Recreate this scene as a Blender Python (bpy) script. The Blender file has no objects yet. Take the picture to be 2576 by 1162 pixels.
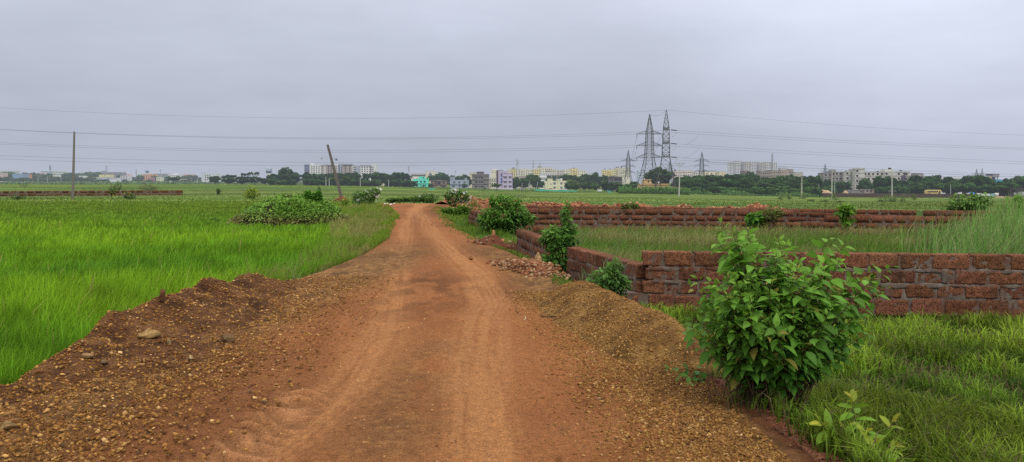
import bpy, math, random
import numpy as np
from mathutils import Vector
R_ = np.random.RandomState(7)
random.seed(7)
sc = bpy.context.scene
COL = sc.collection
PI = math.pi
# ------------------------------------------------------------------ camera model (used to set out the survey points on the ground)
F, CX, CY, HOR, CAMZ = 1950., 1288., 581., 458., 1.6
PITCH = math.atan((CY - HOR) / F)
CP, SP = math.cos(PITCH), math.sin(PITCH)
def ray(x, y):
    a, b = (x - CX) / F, (CY - y) / F
    return np.array([a, CP + b * SP, -SP + b * CP])
def at(x, y, Y):
    d = ray(x, y); t = Y / d[1]
    return np.array([d[0] * t, Y, CAMZ + d[2] * t])
# ------------------------------------------------------------------ noise
_T = np.random.RandomState(3).rand(512, 512)
def vnoise(x, y, seed=0):
    x = np.asarray(x, float) + seed * 17.31; y = np.asarray(y, float) + seed * 9.77
    xi = np.floor(x).astype(int); yi = np.floor(y).astype(int)
    fx = x - xi; fy = y - yi
    fx = fx * fx * (3 - 2 * fx); fy = fy * fy * (3 - 2 * fy)
    a = _T[xi % 512, yi % 512]; b = _T[(xi + 1) % 512, yi % 512]
    c = _T[xi % 512, (yi + 1) % 512]; d = _T[(xi + 1) % 512, (yi + 1) % 512]
    return (a * (1 - fx) + b * fx) * (1 - fy) + (c * (1 - fx) + d * fx) * fy
def fbm(x, y, o=4, seed=0):
    s = 0; a = .5; n = 0
    for k in range(o):
        s = s + a * vnoise(np.asarray(x) * 2 ** k, np.asarray(y) * 2 ** k, seed + k * 3); n += a; a *= .5
    return s / n
def sst(x, a, b):
    t = np.clip((np.asarray(x, float) - a) / (b - a), 0, 1)
    return t * t * (3 - 2 * t)
# ------------------------------------------------------------------ terrain
def field(x, y):
    x = np.asarray(x, float); y = np.asarray(y, float)
    u = x / np.maximum(y, 6)
    sl = np.interp(u, [-.3, -.2, -.12, 0, .18, .3, .45, .66], [0, .0013, .0032, .0069, .0097, .013, .0165, .0165])
    run = np.clip(y - 30, 0, 820); run = np.where(run < 40, run * run / 80, run - 20)
    z = -.35 - sl * run * 1.04
    z = z + .10 * (fbm(x * .25, y * .25, 3, 5) - .5) * np.clip(y / 10, .3, 1.2)
    return z
_RY = [-5, 4.4, 5.5, 7, 8, 10, 12, 15.4, 18.4, 22, 30, 38, 48, 54, 57, 59, 63, 66]
_RL = [-3.9, -3.9, -3.9, -3.9, -3.9, -3.8, -3.6, -3.35, -3.25, -3.55, -4.7, -5.6, -7.5, -8.7, -9.6, -10.4, -11, -11]
_RR = [1.98, 1.95, 1.88, 1.74, 1.6, 1.15, .85, .3, -.2, -1.1, -2.5, -3.55, -4.9, -5.2, -3.2, -2.4, -1.5, -1.5]
def road_lr(y):
    return np.interp(y, _RY, _RL), np.interp(y, _RY, _RR)
def road_level(y):
    return np.interp(y, [0, 12, 30, 66], [0, 0, -.08, -.1])
def road_z(x, y):
    l, r = road_lr(y)
    lv = road_level(y)
    soft = np.interp(y, [0, 10, 14, 66], [.25, .3, 1.1, 1.3])
    softl = np.interp(y, [0, 12, 16, 66], [.5, .5, 1.0, 1.2])
    k = sst(x, l - softl, l + .1) * (1 - sst(x, r - .05, r + soft))
    end = 1 - sst(y, 62, 65)
    f = field(x, y)
    return f - .12 + (lv - f + .12) * k * end, k * end
def ground(x, y):
    rz, k = road_z(x, y)
    return np.where((np.asarray(y) < 66), np.maximum(field(x, y), rz), field(x, y))
def hit(x, y):
    d = ray(x, y); lo = None
    ts = np.geomspace(2, 3000, 4000)
    X, Yv, Z = d[0] * ts, d[1] * ts, CAMZ + d[2] * ts
    g = ground(X, Yv)
    w = np.nonzero(Z < g)[0]
    i = w[0] if len(w) else len(ts) - 1
    return np.array([X[i], Yv[i], float(g[i])])
# ------------------------------------------------------------------ materials
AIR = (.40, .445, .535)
MATS = {}
def new_mat(name):
    m = bpy.data.materials.new(name); m.use_nodes = True
    nt = m.node_tree; nt.nodes.clear()
    MATS[name] = m
    return m, nt, nt.nodes.new, nt.links.new
def finish(m, nt, shader, haze=True):
    N, L = nt.nodes.new, nt.links.new
    out = N('ShaderNodeOutputMaterial')
    if haze:                                # aerial haze painted into the material as airlight glow: alpha of the object's colour = how much of the thing is left at its distance
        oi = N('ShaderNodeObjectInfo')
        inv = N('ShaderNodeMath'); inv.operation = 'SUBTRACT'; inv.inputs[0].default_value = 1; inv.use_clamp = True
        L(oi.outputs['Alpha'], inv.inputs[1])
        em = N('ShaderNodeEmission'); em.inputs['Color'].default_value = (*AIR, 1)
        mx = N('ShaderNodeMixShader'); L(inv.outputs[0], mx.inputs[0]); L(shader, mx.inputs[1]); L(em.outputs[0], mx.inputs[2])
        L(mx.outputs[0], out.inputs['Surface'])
        m.cycles.emission_sampling = 'NONE'
    else:
        L(shader, out.inputs['Surface'])
    return m
def mixc(nt, a, b, fac, blend='MIX'):
    n = nt.nodes.new('ShaderNodeMix'); n.data_type = 'RGBA'; n.blend_type = blend
    for s, v in ((n.inputs[0], fac), (n.inputs[6], a), (n.inputs[7], b)):
        if hasattr(v, 'is_linked'): nt.links.new(v, s)
        elif isinstance(v, (int, float)): s.default_value = v
        else: s.default_value = (*v, 1) if len(v) == 3 else v
    return n.outputs[2]
def noise(nt, scale, detail=3, rough=.6, vec=None, lo=.35, hi=.65):
    n = nt.nodes.new('ShaderNodeTexNoise'); n.inputs['Scale'].default_value = scale
    n.inputs['Detail'].default_value = detail; n.inputs['Roughness'].default_value = rough
    if vec: nt.links.new(vec, n.inputs['Vector'])
    r = nt.nodes.new('ShaderNodeMapRange'); r.inputs[1].default_value = lo; r.inputs[2].default_value = hi
    nt.links.new(n.outputs['Fac'], r.inputs[0])
    return r.outputs[0]
def attr(nt):
    a = nt.nodes.new('ShaderNodeAttribute'); a.attribute_name = 'Col'
    return a.outputs['Color']
def geo_pos(nt, scale=(1, 1, 1)):
    g = nt.nodes.new('ShaderNodeNewGeometry')
    mp = nt.nodes.new('ShaderNodeVectorMath'); mp.operation = 'MULTIPLY'; mp.inputs[1].default_value = scale
    nt.links.new(g.outputs['Position'], mp.inputs[0])
    return mp.outputs[0]
def foliage_mat(name, transl=.35, rough=.5, spec=.25):
    m, nt, N, L = new_mat(name)
    oi = N('ShaderNodeObjectInfo')
    c = mixc(nt, attr(nt), oi.outputs['Color'], 1., 'MULTIPLY')
    b = N('ShaderNodeBsdfPrincipled'); b.inputs['Roughness'].default_value = rough
    b.inputs['Specular IOR Level'].default_value = spec
    L(c, b.inputs['Base Color'])
    t = N('ShaderNodeBsdfTranslucent'); L(c, t.inputs['Color'])
    mx = N('ShaderNodeMixShader'); mx.inputs[0].default_value = transl
    L(b.outputs[0], mx.inputs[1]); L(t.outputs[0], mx.inputs[2])
    return finish(m, nt, mx.outputs[0])
def paint_mat(name, rough=.85, stain=.25, streak=True, spec=.2, metal=0.):
    """tinted by the object's own colour, with rain streaks and grime"""
    m, nt, N, L = new_mat(name)
    oi = N('ShaderNodeObjectInfo')
    dark = mixc(nt, oi.outputs['Color'], (.55, .52, .47), 1., 'MULTIPLY')
    f = noise(nt, 1., 5, .65, geo_pos(nt, (.35, .35, .12) if streak else (3, 3, 3)), .42, .7)
    mu = N('ShaderNodeMath'); mu.operation = 'MULTIPLY'; mu.inputs[1].default_value = stain; L(f, mu.inputs[0])
    c = mixc(nt, oi.outputs['Color'], dark, mu.outputs[0])
    b = N('ShaderNodeBsdfPrincipled'); b.inputs['Roughness'].default_value = rough
    b.inputs['Specular IOR Level'].default_value = spec; b.inputs['Metallic'].default_value = metal
    L(c, b.inputs['Base Color'])
    return finish(m, nt, b.outputs[0])
def attr_mat(name, rough=.95, n1=(30, .25), n2=(150, .2), bump=.3, bscale=60, haze=False):
    """vertex colours broken up by two noises, with bump"""
    m, nt, N, L = new_mat(name)
    c = attr(nt); p = geo_pos(nt)
    for s, a in (n1, n2):
        f = noise(nt, s, 4, .65, p, .3, .7)
        lo = mixc(nt, c, (1 - a * 1.5,) * 3, 1., 'MULTIPLY'); hi = mixc(nt, c, (1 + a,) * 3, 1., 'MULTIPLY')
        c = mixc(nt, lo, hi, f)
    b = N('ShaderNodeBsdfPrincipled'); b.inputs['Roughness'].default_value = rough; b.inputs['Specular IOR Level'].default_value = .12
    L(c, b.inputs['Base Color'])
    if bump:
        bp = N('ShaderNodeBump'); bp.inputs['Strength'].default_value = bump; bp.inputs['Distance'].default_value = .02
        L(noise(nt, bscale, 5, .7, p, 0, 1), bp.inputs['Height']); L(bp.outputs[0], b.inputs['Normal'])
    return finish(m, nt, b.outputs[0], haze)
M_LEAF = foliage_mat('leaf_green', .40, .55, .16)
M_TREE = foliage_mat('tree_foliage', .2, .7, .1)
M_GRASS = foliage_mat('grass_blades', .45, .6, .1)
M_PAINT = paint_mat('plaster_paint')
M_WORN = paint_mat('weathered_plaster', stain=.85)
M_PANE = paint_mat('window_glass', .25, .1, spec=.5)
M_STEEL = paint_mat('galvanised_steel', .8, .3, spec=.15)
M_CONC = paint_mat('pole_concrete', .9, .4)
M_ROAD = attr_mat('laterite_dirt', n1=(16, .16), n2=(75, .36), bump=.8, bscale=60)
M_STONE = attr_mat('stone', n1=(40, .25), n2=(200, .15), bump=.4, bscale=80)
M_BARK = attr_mat('bark', n1=(20, .2), n2=(80, .15), bump=.3, haze=True)
M_FIELD = attr_mat('field_soil_and_turf', n1=(.8, .22), n2=(9, .22), bump=.4, bscale=6, haze=True)
def laterite_mat():
    m, nt, N, L = new_mat('laterite_block')
    p = geo_pos(nt)
    c = mixc(nt, (.112, .045, .026), (.225, .096, .053), noise(nt, 18, 5, .7, p))
    c = mixc(nt, c, attr(nt), 1., 'MULTIPLY')
    v = N('ShaderNodeTexVoronoi'); v.inputs['Scale'].default_value = 55; L(p, v.inputs['Vector'])
    r = N('ShaderNodeMapRange'); r.inputs[1].default_value = .08; r.inputs[2].default_value = .4; L(v.outputs['Distance'], r.inputs[0])
    c = mixc(nt, (.05, .016, .009), c, r.outputs[0])
    c = mixc(nt, c, (.30, .13, .06), noise(nt, 70, 3, .6, p, .6, .8))
    c = mixc(nt, c, (.05, .035, .025), noise(nt, 2.2, 4, .6, p, .56, .78))
    b = N('ShaderNodeBsdfPrincipled'); b.inputs['Roughness'].default_value = .95; b.inputs['Specular IOR Level'].default_value = .1
    L(c, b.inputs['Base Color'])
    bp = N('ShaderNodeBump'); bp.inputs['Strength'].default_value = .9; bp.inputs['Distance'].default_value = .03
    L(r.outputs[0], bp.inputs['Height']); L(bp.outputs[0], b.inputs['Normal'])
    return finish(m, nt, b.outputs[0], False)
M_LAT = laterite_mat()
def mortar_mat():
    m, nt, N, L = new_mat('cement_mortar'); p = geo_pos(nt)
    c = mixc(nt, (.085, .062, .048), (.20, .162, .13), noise(nt, 9, 5, .7, p))
    c = mixc(nt, c, (.13, .05, .027), noise(nt, 5, 4, .6, p, .42, .66))
    b = N('ShaderNodeBsdfPrincipled'); b.inputs['Roughness'].default_value = .95; L(c, b.inputs['Base Color'])
    bp = N('ShaderNodeBump'); bp.inputs['Strength'].default_value = .6; bp.inputs['Distance'].default_value = .02
    L(noise(nt, 60, 5, .7, p, 0, 1), bp.inputs['Height']); L(bp.outputs[0], b.inputs['Normal'])
    return finish(m, nt, b.outputs[0], False)
M_MORTAR = mortar_mat()
# ------------------------------------------------------------------ object helpers
def link(name, data, parent=None, mat=None, col=None):
    o = bpy.data.objects.new(name, data); COL.objects.link(o)
    if parent is not None: o.parent = parent
    if mat and data is not None and not data.materials: data.materials.append(mat)
    if col is not None: o.color = col
    return o
def tag(o, label=None, cat=None, group=None, kind=None):
    if label: o['label'] = label
    if cat: o['category'] = cat
    if group: o['group'] = group
    if kind: o['kind'] = kind
    return o
def thing(name, label, cat, loc=(0, 0, 0), group=None):
    o = bpy.data.objects.new(name, None); COL.objects.link(o)
    o.empty_display_size = .2; o.location = loc
    return tag(o, label, cat, group)
def npmesh(name, V, faces, col=None, smooth=False):
    """faces: list of int arrays (m,3) or (m,4)"""
    me = bpy.data.meshes.new(name)
    V = np.asarray(V, np.float32)
    me.vertices.add(len(V)); me.vertices.foreach_set('co', V.ravel())
    fl = [np.asarray(f, np.int32) for f in faces if len(f)]
    idx = np.concatenate([f.ravel() for f in fl])
    tot = np.concatenate([np.full(len(f), f.shape[1], np.int32) for f in fl])
    st = np.concatenate([[0], np.cumsum(tot)[:-1]]).astype(np.int32)
    me.loops.add(len(idx)); me.loops.foreach_set('vertex_index', idx)
    me.polygons.add(len(tot)); me.polygons.foreach_set('loop_start', st)
    if smooth: me.polygons.foreach_set('use_smooth', np.ones(len(tot), bool))
    me.update(calc_edges=True)
    if col is not None:
        a = me.color_attributes.new('Col', 'FLOAT_COLOR', 'POINT')
        c = np.ones((len(V), 4), np.float32); c[:, :3] = col
        a.data.foreach_set('color', c.ravel())
    return me
class MB:
    def __init__(s): s.v = []; s.f = []
    def box(s, x0, x1, y0, y1, z0, z1):
        n = len(s.v)
        s.v += [(x0, y0, z0), (x1, y0, z0), (x1, y1, z0), (x0, y1, z0), (x0, y0, z1), (x1, y0, z1), (x1, y1, z1), (x0, y1, z1)]
        s.f += [tuple(n + i for i in q) for q in ((0, 3, 2, 1), (4, 5, 6, 7), (0, 1, 5, 4), (1, 2, 6, 5), (2, 3, 7, 6), (3, 0, 4, 7))]
        return s
    def bar(s, a, b, r0, r1=None, n=4, cap=True):
        r1 = r0 if r1 is None else r1
        a, b = Vector(a), Vector(b); d = (b - a).normalized()
        u = d.cross(Vector((0, 0, 1)))
        if u.length < .05: u = d.cross(Vector((1, 0, 0)))
        u.normalize(); w = d.cross(u)
        k = len(s.v)
        for c, r in ((a, r0), (b, r1)):
            for i in range(n):
                t = 2 * PI * (i + .5) / n
                s.v.append(tuple(c + (u * math.cos(t) + w * math.sin(t)) * r))
        for i in range(n):
            j = (i + 1) % n; s.f.append((k + i, k + j, k + n + j, k + n + i))
        if cap: s.f += [tuple(k + n - 1 - i for i in range(n)), tuple(k + n + i for i in range(n))]
        return s
    def tube(s, pts, r, n=5):
        k = len(s.v); m = len(pts)
        rs = r if hasattr(r, '__len__') else [r] * m
        for i, p in enumerate(pts):
            p = Vector(p); q = Vector(pts[min(i + 1, m - 1)]) - Vector(pts[max(i - 1, 0)]); q.normalize()
            u = q.cross(Vector((.13, .31, 1)) if abs(q.z) < .9 else Vector((1, .2, 0))).normalized(); w = q.cross(u)
            for j in range(n):
                t = 2 * PI * j / n; s.v.append(tuple(p + (u * math.cos(t) + w * math.sin(t)) * rs[i]))
        for i in range(m - 1):
            for j in range(n):
                a = k + i * n + j; b = k + i * n + (j + 1) % n; s.f.append((a, b, b + n, a + n))
        s.f += [tuple(k + n - 1 - i for i in range(n)), tuple(k + (m - 1) * n + i for i in range(n))]
        return s
    def lathe(s, c, prof, n=16):
        k = len(s.v)
        for r, z in prof:
            for j in range(n):
                t = 2 * PI * j / n; s.v.append((c[0] + r * math.cos(t), c[1] + r * math.sin(t), c[2] + z))
        for i in range(len(prof) - 1):
            for j in range(n):
                a = k + i * n + j; b = k + i * n + (j + 1) % n; s.f.append((a, b, b + n, a + n))
        s.f += [tuple(k + n - 1 - i for i in range(n)), tuple(k + (len(prof) - 1) * n + i for i in range(n))]
        return s
    def poly(s, pts):
        k = len(s.v); s.v += [tuple(p) for p in pts]; s.f.append(tuple(range(k, k + len(pts)))); return s
    def mesh(s, name, off=(0, 0, 0), rgb=None):
        me = bpy.data.meshes.new(name)
        me.from_pydata([(p[0] - off[0], p[1] - off[1], p[2] - off[2]) for p in s.v], [], s.f); me.update()
        if rgb is not None:
            a = me.color_attributes.new('Col', 'FLOAT_COLOR', 'POINT')
            a.data.foreach_set('color', np.tile(np.array([*rgb, 1.], np.float32), len(s.v)))
        return me
    def build(s, name, mat, parent=None, col=None, rgb=None):
        off = parent_loc(parent)
        return link(name, s.mesh(name, off, rgb), parent, mat, col)
def parent_loc(p):
    o = np.zeros(3)
    while p is not None:
        o += np.array(p.location); p = p.parent
    return o
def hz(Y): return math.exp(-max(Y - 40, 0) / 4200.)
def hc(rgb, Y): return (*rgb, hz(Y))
def srgb(r, g, b, k=.95):
    f = lambda c: ((c / 255 + .055) / 1.055) ** 2.4 if c > 10 else c / 255 / 12.92
    return tuple(min(.85, f(c) * k) for c in (r, g, b))
# ================================================================== SETTING: ground sheet and dirt road
def build_ground():
    ys = np.concatenate([np.arange(-14, 3, .5), np.geomspace(3, 9000, 420)])
    us = np.linspace(-1.5, 1.5, 300); us = np.sign(us) * np.abs(us) ** 1.25
    Yg, Ug = np.meshgrid(ys, us, indexing='ij')
    X = Ug * (np.maximum(Yg, 0) + 9)
    Z = field(X, np.maximum(Yg, 3))
    n = (fbm(X * .05, Yg * .05, 4, 2) - .5)
    far = sst(Yg, 30, 75)[..., None]
    # far turf: olive, in long soft bands parallel to the bunds
    band = fbm(X * .006 + 3, Yg * .03, 4, 9)
    c_far = np.array([.128, .185, .036]) * (1 + 1.0 * (band - .5)[..., None]) * (1 + .5 * n[..., None])
    c_far = c_far * (1 - sst(band, .56, .66)[..., None] * np.array([.45, .36, .4]))
    b2 = fbm(X * .010 + 7, np.log(np.maximum(Yg, 5)) * 13, 4, 19); b3 = fbm(X * .03, np.log(np.maximum(Yg, 5)) * 30, 3, 23)
    c_far = c_far * (1 - sst(b2, .53, .63)[..., None] * np.array([.50, .38, .45])) * (.8 + .4 * b3)[..., None]
    c_far = c_far * (1 + .35 * sst(fbm(X * .012, np.log(np.maximum(Yg, 5)) * 9, 3, 29), .5, .7)[..., None] * np.array([1, .7, .6]))
    left = (X < 0)[..., None]
    c_left = np.array([.05, .105, .010]) * (1 + n[..., None])
    pat = sst(fbm(X * .9, Yg * .9, 4, 21), .42, .62)[..., None]
    c_right = np.array([.035, .050, .012]) * pat + np.array([.040, .026, .013]) * (1 - pat)
    c = np.where(left, c_left, c_right) * (1 - far) + c_far * far
    nr, ncol = Z.shape
    i = np.arange(nr * ncol).reshape(nr, ncol)
    q = np.stack([i[:-1, :-1], i[:-1, 1:], i[1:, 1:], i[1:, :-1]], -1).reshape(-1, 4)
    V = np.stack([X, Yg, Z], -1).reshape(-1, 3)
    o = link('ground', npmesh('ground', V, [q], c.reshape(-1, 3), True), None, M_FIELD, (1, 1, 1, 1))
    tag(o, kind='structure')
build_ground()

TRK_L = ([-5, 4.4, 6.1, 8, 13, 22, 30, 40, 66], [-1.5, -1.5, -1.3, -1.34, -1.97, -3.05, -4.1, -5.3, -8.])
TRK_R = ([-5, 4.4, 7, 9, 10.3, 13.4, 17, 25.6, 38, 50, 66], [-.1, -.13, -.32, -.34, -.25, -.6, -1.2, -2.65, -4.4, -6.2, -7])
def road_detail(x, y):
    """height detail and colour of the dirt surface"""
    l, r = road_lr(y)
    tl, tr = np.interp(y, *TRK_L), np.interp(y, *TRK_R)
    wob = .12 * (fbm(y * .35, y * 0 + 3, 2, 4) - .5)
    gl = np.exp(-((x - tl + wob) / .26) ** 2); gr = np.exp(-((x - tr + wob) / .30) ** 2)
    st = fbm((x - tl) * 9, y * .45, 4, 31)               # streaks along the wheel lines
    st2 = fbm((x - tr) * 22, y * .8, 3, 37)
    big = fbm(x * .55, y * .32, 4, 12)
    mid = fbm(x * 2.2, y * 1.5, 4, 14)
    fine = fbm(x * 14, y * 14, 3, 15)
    sl_ = fbm((x - tl) * 30, y * .35, 3, 33); sr_ = fbm((x - tr) * 26, y * .35, 3, 34)
    light = 1.0 * gl * (.45 + 1.1 * sst(sl_, .25, .7)) + 1.15 * gr * (.45 + 1.1 * sst(sr_, .25, .7)) + .35 * (st - .5)
    light = np.clip(.85 * light + .55 * (mid - .5), 0, 1.0)[..., None]
    dark = np.array([.195, .075, .026]); base = np.array([.275, .104, .035]); pale = np.array([.37, .163, .060])
    c = dark + (base - dark) * sst(big, .3, .58)[..., None]
    c = c + (pale - c) * light
    # damp dark red patch between the wheel lines, 10-14 m out
    dmp = np.exp(-((x + 1.0 + .02 * y) / .75) ** 2 - ((y - 11.4) / 2.6) ** 2) * sst(fbm(x * 4, y * 2.2, 4, 17), .36, .62)
    c = c * (1 - .42 * dmp[..., None])
    dm2 = np.exp(-((x - np.interp(y, [5, 20, 40], [-.9, -2.3, -5.])) / .5) ** 2) * sst(y, 12, 18)
    c = c * (1 - .15 * dm2[..., None])
    # gravelly shoulders
    gv = np.maximum(1 - sst(x, l + .9 + .5 * (big - .5), l + 1.75 + .6 * (big - .5)), sst(x, r - 1.05 + .5 * (big - .5), r - .35)) * (1 - sst(y, 15, 24))
    gcol = np.array([.175, .088, .032]) * (.65 + .8 * fine)[..., None] + np.array([.10, .055, .02]) * sst(fine, .55, .7)[..., None]
    gcol = gcol * (1 - .35 * sst(mid, .45, .6)[..., None])
    c = c * (1 - gv[..., None]) + gcol * gv[..., None]
    gm = np.exp(-((x + .75) / .33) ** 2) * (1 - sst(y, 6.5, 9)) * sst(mid, .3, .6) * .55
    c = c * (1 - gm[..., None]) + gcol * 1.25 * gm[..., None]
    ed = sst(x, r - .42 + .3 * (mid - .5), r - .12) * (1 - sst(y, 9, 13))
    c = c * (1 - ed[..., None]) + np.array([.105, .036, .019]) * (.6 + .8 * fine)[..., None] * ed[..., None]
    h = .030 * (mid - .5) + .012 * (fine - .5) - .028 * gl - .024 * gr + .05 * (big - .5) + gv * .02 * (fine - .5) + .012 * (st2 - .5)
    # churned tyre-tread mud, near left
    a = np.exp(-(np.clip(np.abs(x + 1.62 - .06 * (y - 5)) - .12, 0, 9) / .11) ** 2) * sst(y, 4.0, 4.5) * (1 - sst(y, 5.8, 6.2))
    w = 2 * PI * (y * 5.2 + (x + 1.6) * 1.3 + 4.5 * (fbm(x * 2.2, y * 1.6, 3, 44) - .5))
    rid = np.clip(np.sin(w) * .5 + .5, 0, 1) ** 2
    h = h + a * (rid * .040 * (.4 + fbm(x * 5, y * 3, 2, 48)) - .02)
    mud = np.array([.37, .172, .075]) * (.58 + .6 * rid)[..., None]
    c = c * (1 - .6 * a[..., None]) + mud * .6 * a[..., None]
    # straight scored grooves on the left lane
    g2 = np.exp(-((x + 2.05 + .05 * (y - 8)) / .22) ** 2 - ((y - 8.3) / 1.1) ** 2) * sst(np.sin((x + .05 * y) * 95), .2, .9)
    h = h - .014 * g2; c = c * (1 - .35 * g2[..., None])
    return h, c
def build_road():
    ys = np.concatenate([np.arange(-10, 3.2, .25), np.geomspace(3.2, 66, 780)])
    ts = np.linspace(0, 1, 260)
    Yg, T = np.meshgrid(ys, ts, indexing='ij')
    l, r = road_lr(Yg)
    X = (l - 1.25) * (1 - T) + (r + 1.4) * T
    Z, k = road_z(X, Yg)
    h, c = road_detail(X, Yg)
    Z = Z + h * k
    gz = sst(k, .35, .8)[..., None]
    verge = np.array([.07, .085, .022]) * (.7 + .6 * fbm(X * 3, Yg * 3, 3, 61))[..., None]
    soil = np.array([.13, .055, .025]) * (.7 + .6 * fbm(X * 6, Yg * 6, 3, 62))[..., None]
    nearw = (1 - sst(Yg, 11, 16))[..., None]
    c = c * gz + (soil * nearw + verge * (1 - nearw)) * (1 - gz)
    nr, ncol = Z.shape
    i = np.arange(nr * ncol).reshape(nr, ncol)
    q = np.stack([i[:-1, :-1], i[:-1, 1:], i[1:, 1:], i[1:, :-1]], -1).reshape(-1, 4)
    o = link('dirt_road', npmesh('dirt_road', np.stack([X, Yg, Z], -1).reshape(-1, 3), [q], c.reshape(-1, 3), True), None, M_ROAD)
    tag(o, kind='structure')
build_road()
def road_top(x, y):
    z, k = road_z(x, y); h, _ = road_detail(np.asarray(x, float), np.asarray(y, float))
    return z + h * k
# ------------------------------------------------------------------ heaps of spoil along the road
_CY = [2.0, 4.0, 5.0, 5.9, 6.6, 7.25, 7.6, 8.0, 8.56, 9.0, 9.4, 10.2, 10.55, 11.0, 11.5, 12.1, 12.8, 13.4]
_CZ = [-.1, -.03, 0, .02, .1, .235, .33, .27, .34, .28, .31, .345, .23, .17, .21, .10, -.03, -.2]
def bank_h(x, y):
    cx = -3.9 + .12 * (fbm(y * .8, y * 0, 2, 71) - .5)
    cz = np.interp(y, _CY, _CZ) + .13 * (fbm(y * 3.2, y * 0 + 1, 4, 72) - .5)
    d = x - cx
    wr = np.interp(y, [3, 6, 9, 12], [2.0, 1.75, 1.35, .9])
    prof = np.where(d < 0, 1 - sst(-d, 0, .62), (1 - np.clip(d / wr, 0, 1)) ** 1.25)
    base = np.where(d < 0, -.5, -.05)
    h = base + (cz - base) * prof
    h = np.where(d > 0, np.maximum(h, -9) * prof ** .3 + (road_top(x, y) - .03) * (1 - prof ** .3), h)
    return h + (.13 * (fbm(x * 2.6, y * 2.6, 4, 73) - .5) + .09 * (fbm(x * 6.5, y * 6.5, 4, 74) - .5)) * sst(prof, .02, .3)
def heap_h(x, y):
    t = np.clip((y - 7.05) / 3.5, -.35, 1.3)
    cx = 1.52 - .72 * t
    wl = np.interp(t, [-.35, 0, .5, 1.3], [.5, .85, .95, .6]); wr = .42
    d = x - cx
    prof = np.where(d < 0, 1 - sst(-d, 0, wl), 1 - sst(d, .05, wr))
    along = sst(t, -.33, .12) * (1 - sst(t, .82, 1.25))
    hgt = .36 * prof * along
    return road_z(x, y)[0] - .05 + hgt + .06 * (fbm(x * 3, y * 3, 4, 75) - .5) * sst(prof * along, .02, .4) + .02 * (fbm(x * 14, y * 14, 2, 76) - .5)
def patch(name, fn, x0, x1, y0, y1, step, cols, label, cat, log=False):
    ys = np.geomspace(y0, y1, int(math.log(y1 / y0) / step)) if log else np.arange(y0, y1, step)
    xs = np.linspace(x0, x1, int((x1 - x0) / (.03 if log else step)))
    Yg, X = np.meshgrid(ys, xs, indexing='ij')
    Z = fn(X, Yg)
    f = fbm(X * 7, Yg * 7, 4, 81); g = fbm(X * 1.4, Yg * 1.4, 3, 82)
    c = np.array(cols[0]) + (np.array(cols[1]) - np.array(cols[0])) * sst(f, .35, .65)[..., None]
    c = c + (np.array(cols[2]) - c) * sst(g, .4, .65)[..., None] * .8
    c = c * (1 - .45 * sst(fbm(X * 3.3, Yg * 3.3, 4, 83), .5, .66)[..., None])
    i = np.arange(Z.size).reshape(Z.shape)
    q = np.stack([i[:-1, :-1], i[:-1, 1:], i[1:, 1:], i[1:, :-1]], -1).reshape(-1, 4)
    Vv = np.stack([X, Yg, Z], -1).reshape(-1, 3)
    org = np.array([(x0 + x1) / 2, (y0 + y1) / 2, 0])
    o = link(name, npmesh(name, Vv - org, [q], c.reshape(-1, 3), True), None, M_ROAD)
    o.location = org
    return tag(o, label, cat)
patch('spoil_bank', bank_h, -4.75, -1.75, 2.0, 13.4, .0062, ((.085, .036, .017), (.165, .078, .032), (.125, .056, .023)),
      'long low bank of brown stony spoil along the left edge of the dirt road', 'earth bank', True)
patch('gravel_heap', heap_h, -.2, 2.1, 5.7, 11.9, .006, ((.15, .078, .024), (.27, .155, .05), (.21, .11, .034)),
      'heap of ochre gravel tipped on the right edge of the road below the laterite wall', 'gravel heap', True)
def surf(x, y):
    z = np.where(y < 66, np.maximum(ground(x, y), road_top(x, y)), ground(x, y))
    z = np.where((x > -4.75) & (x < -1.75) & (y > 2) & (y < 13.4), np.maximum(z, bank_h(x, y)), z)
    return np.where((x > -.2) & (x < 2.1) & (y > 5.7) & (y < 11.9), np.maximum(z, heap_h(x, y)), z)
# ------------------------------------------------------------------ loose stones
_ico = None
def rocks(P, S, C, seed=0, flat=.6):
    """many angular stones in one mesh"""
    rs = np.random.RandomState(seed); n = len(P)
    base = np.array([(0, 0, 1), (.9, 0, .35), (.28, .86, .4), (-.75, .5, .3), (-.7, -.55, .4), (.3, -.85, .3), (.6, .55, -.5), (-.2, .8, -.6), (-.85, 0, -.5), (0, -.8, -.55), (.7, -.4, -.6)])
    fc = np.array([(0, 1, 2), (0, 2, 3), (0, 3, 4), (0, 4, 5), (0, 5, 1), (1, 6, 2), (2, 6, 7), (2, 7, 3), (3, 7, 8), (3, 8, 4), (4, 8, 9), (4, 9, 5), (5, 9, 10), (5, 10, 1), (1, 10, 6)])
    k = len(base)
    V = base[None] * (1 + .8 * (rs.rand(n, k, 3) - .5))
    V = V * np.stack([.7 + .6 * rs.rand(n), .7 + .6 * rs.rand(n), flat * (.6 + .7 * rs.rand(n))], -1)[:, None]
    a = rs.rand(n) * 6.28; ca, sa = np.cos(a)[:, None], np.sin(a)[:, None]
    tl = (rs.rand(n) - .5)[:, None] * .9
    x = V[..., 0] * ca - V[..., 1] * sa; y = V[..., 0] * sa + V[..., 1] * ca; z = V[..., 2] + x * tl
    V = np.stack([x, y, z], -1) * S[:, None, None] + P[:, None]
    Fc = (fc[None] + (np.arange(n) * k)[:, None, None]).reshape(-1, 3)
    return V.reshape(-1, 3), Fc, np.repeat(C, k, 0)
PAL = np.array([(.15, .075, .028), (.24, .145, .055), (.10, .048, .023), (.33, .22, .10), (.18, .10, .035), (.09, .06, .045), (.42, .31, .19)])
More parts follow.
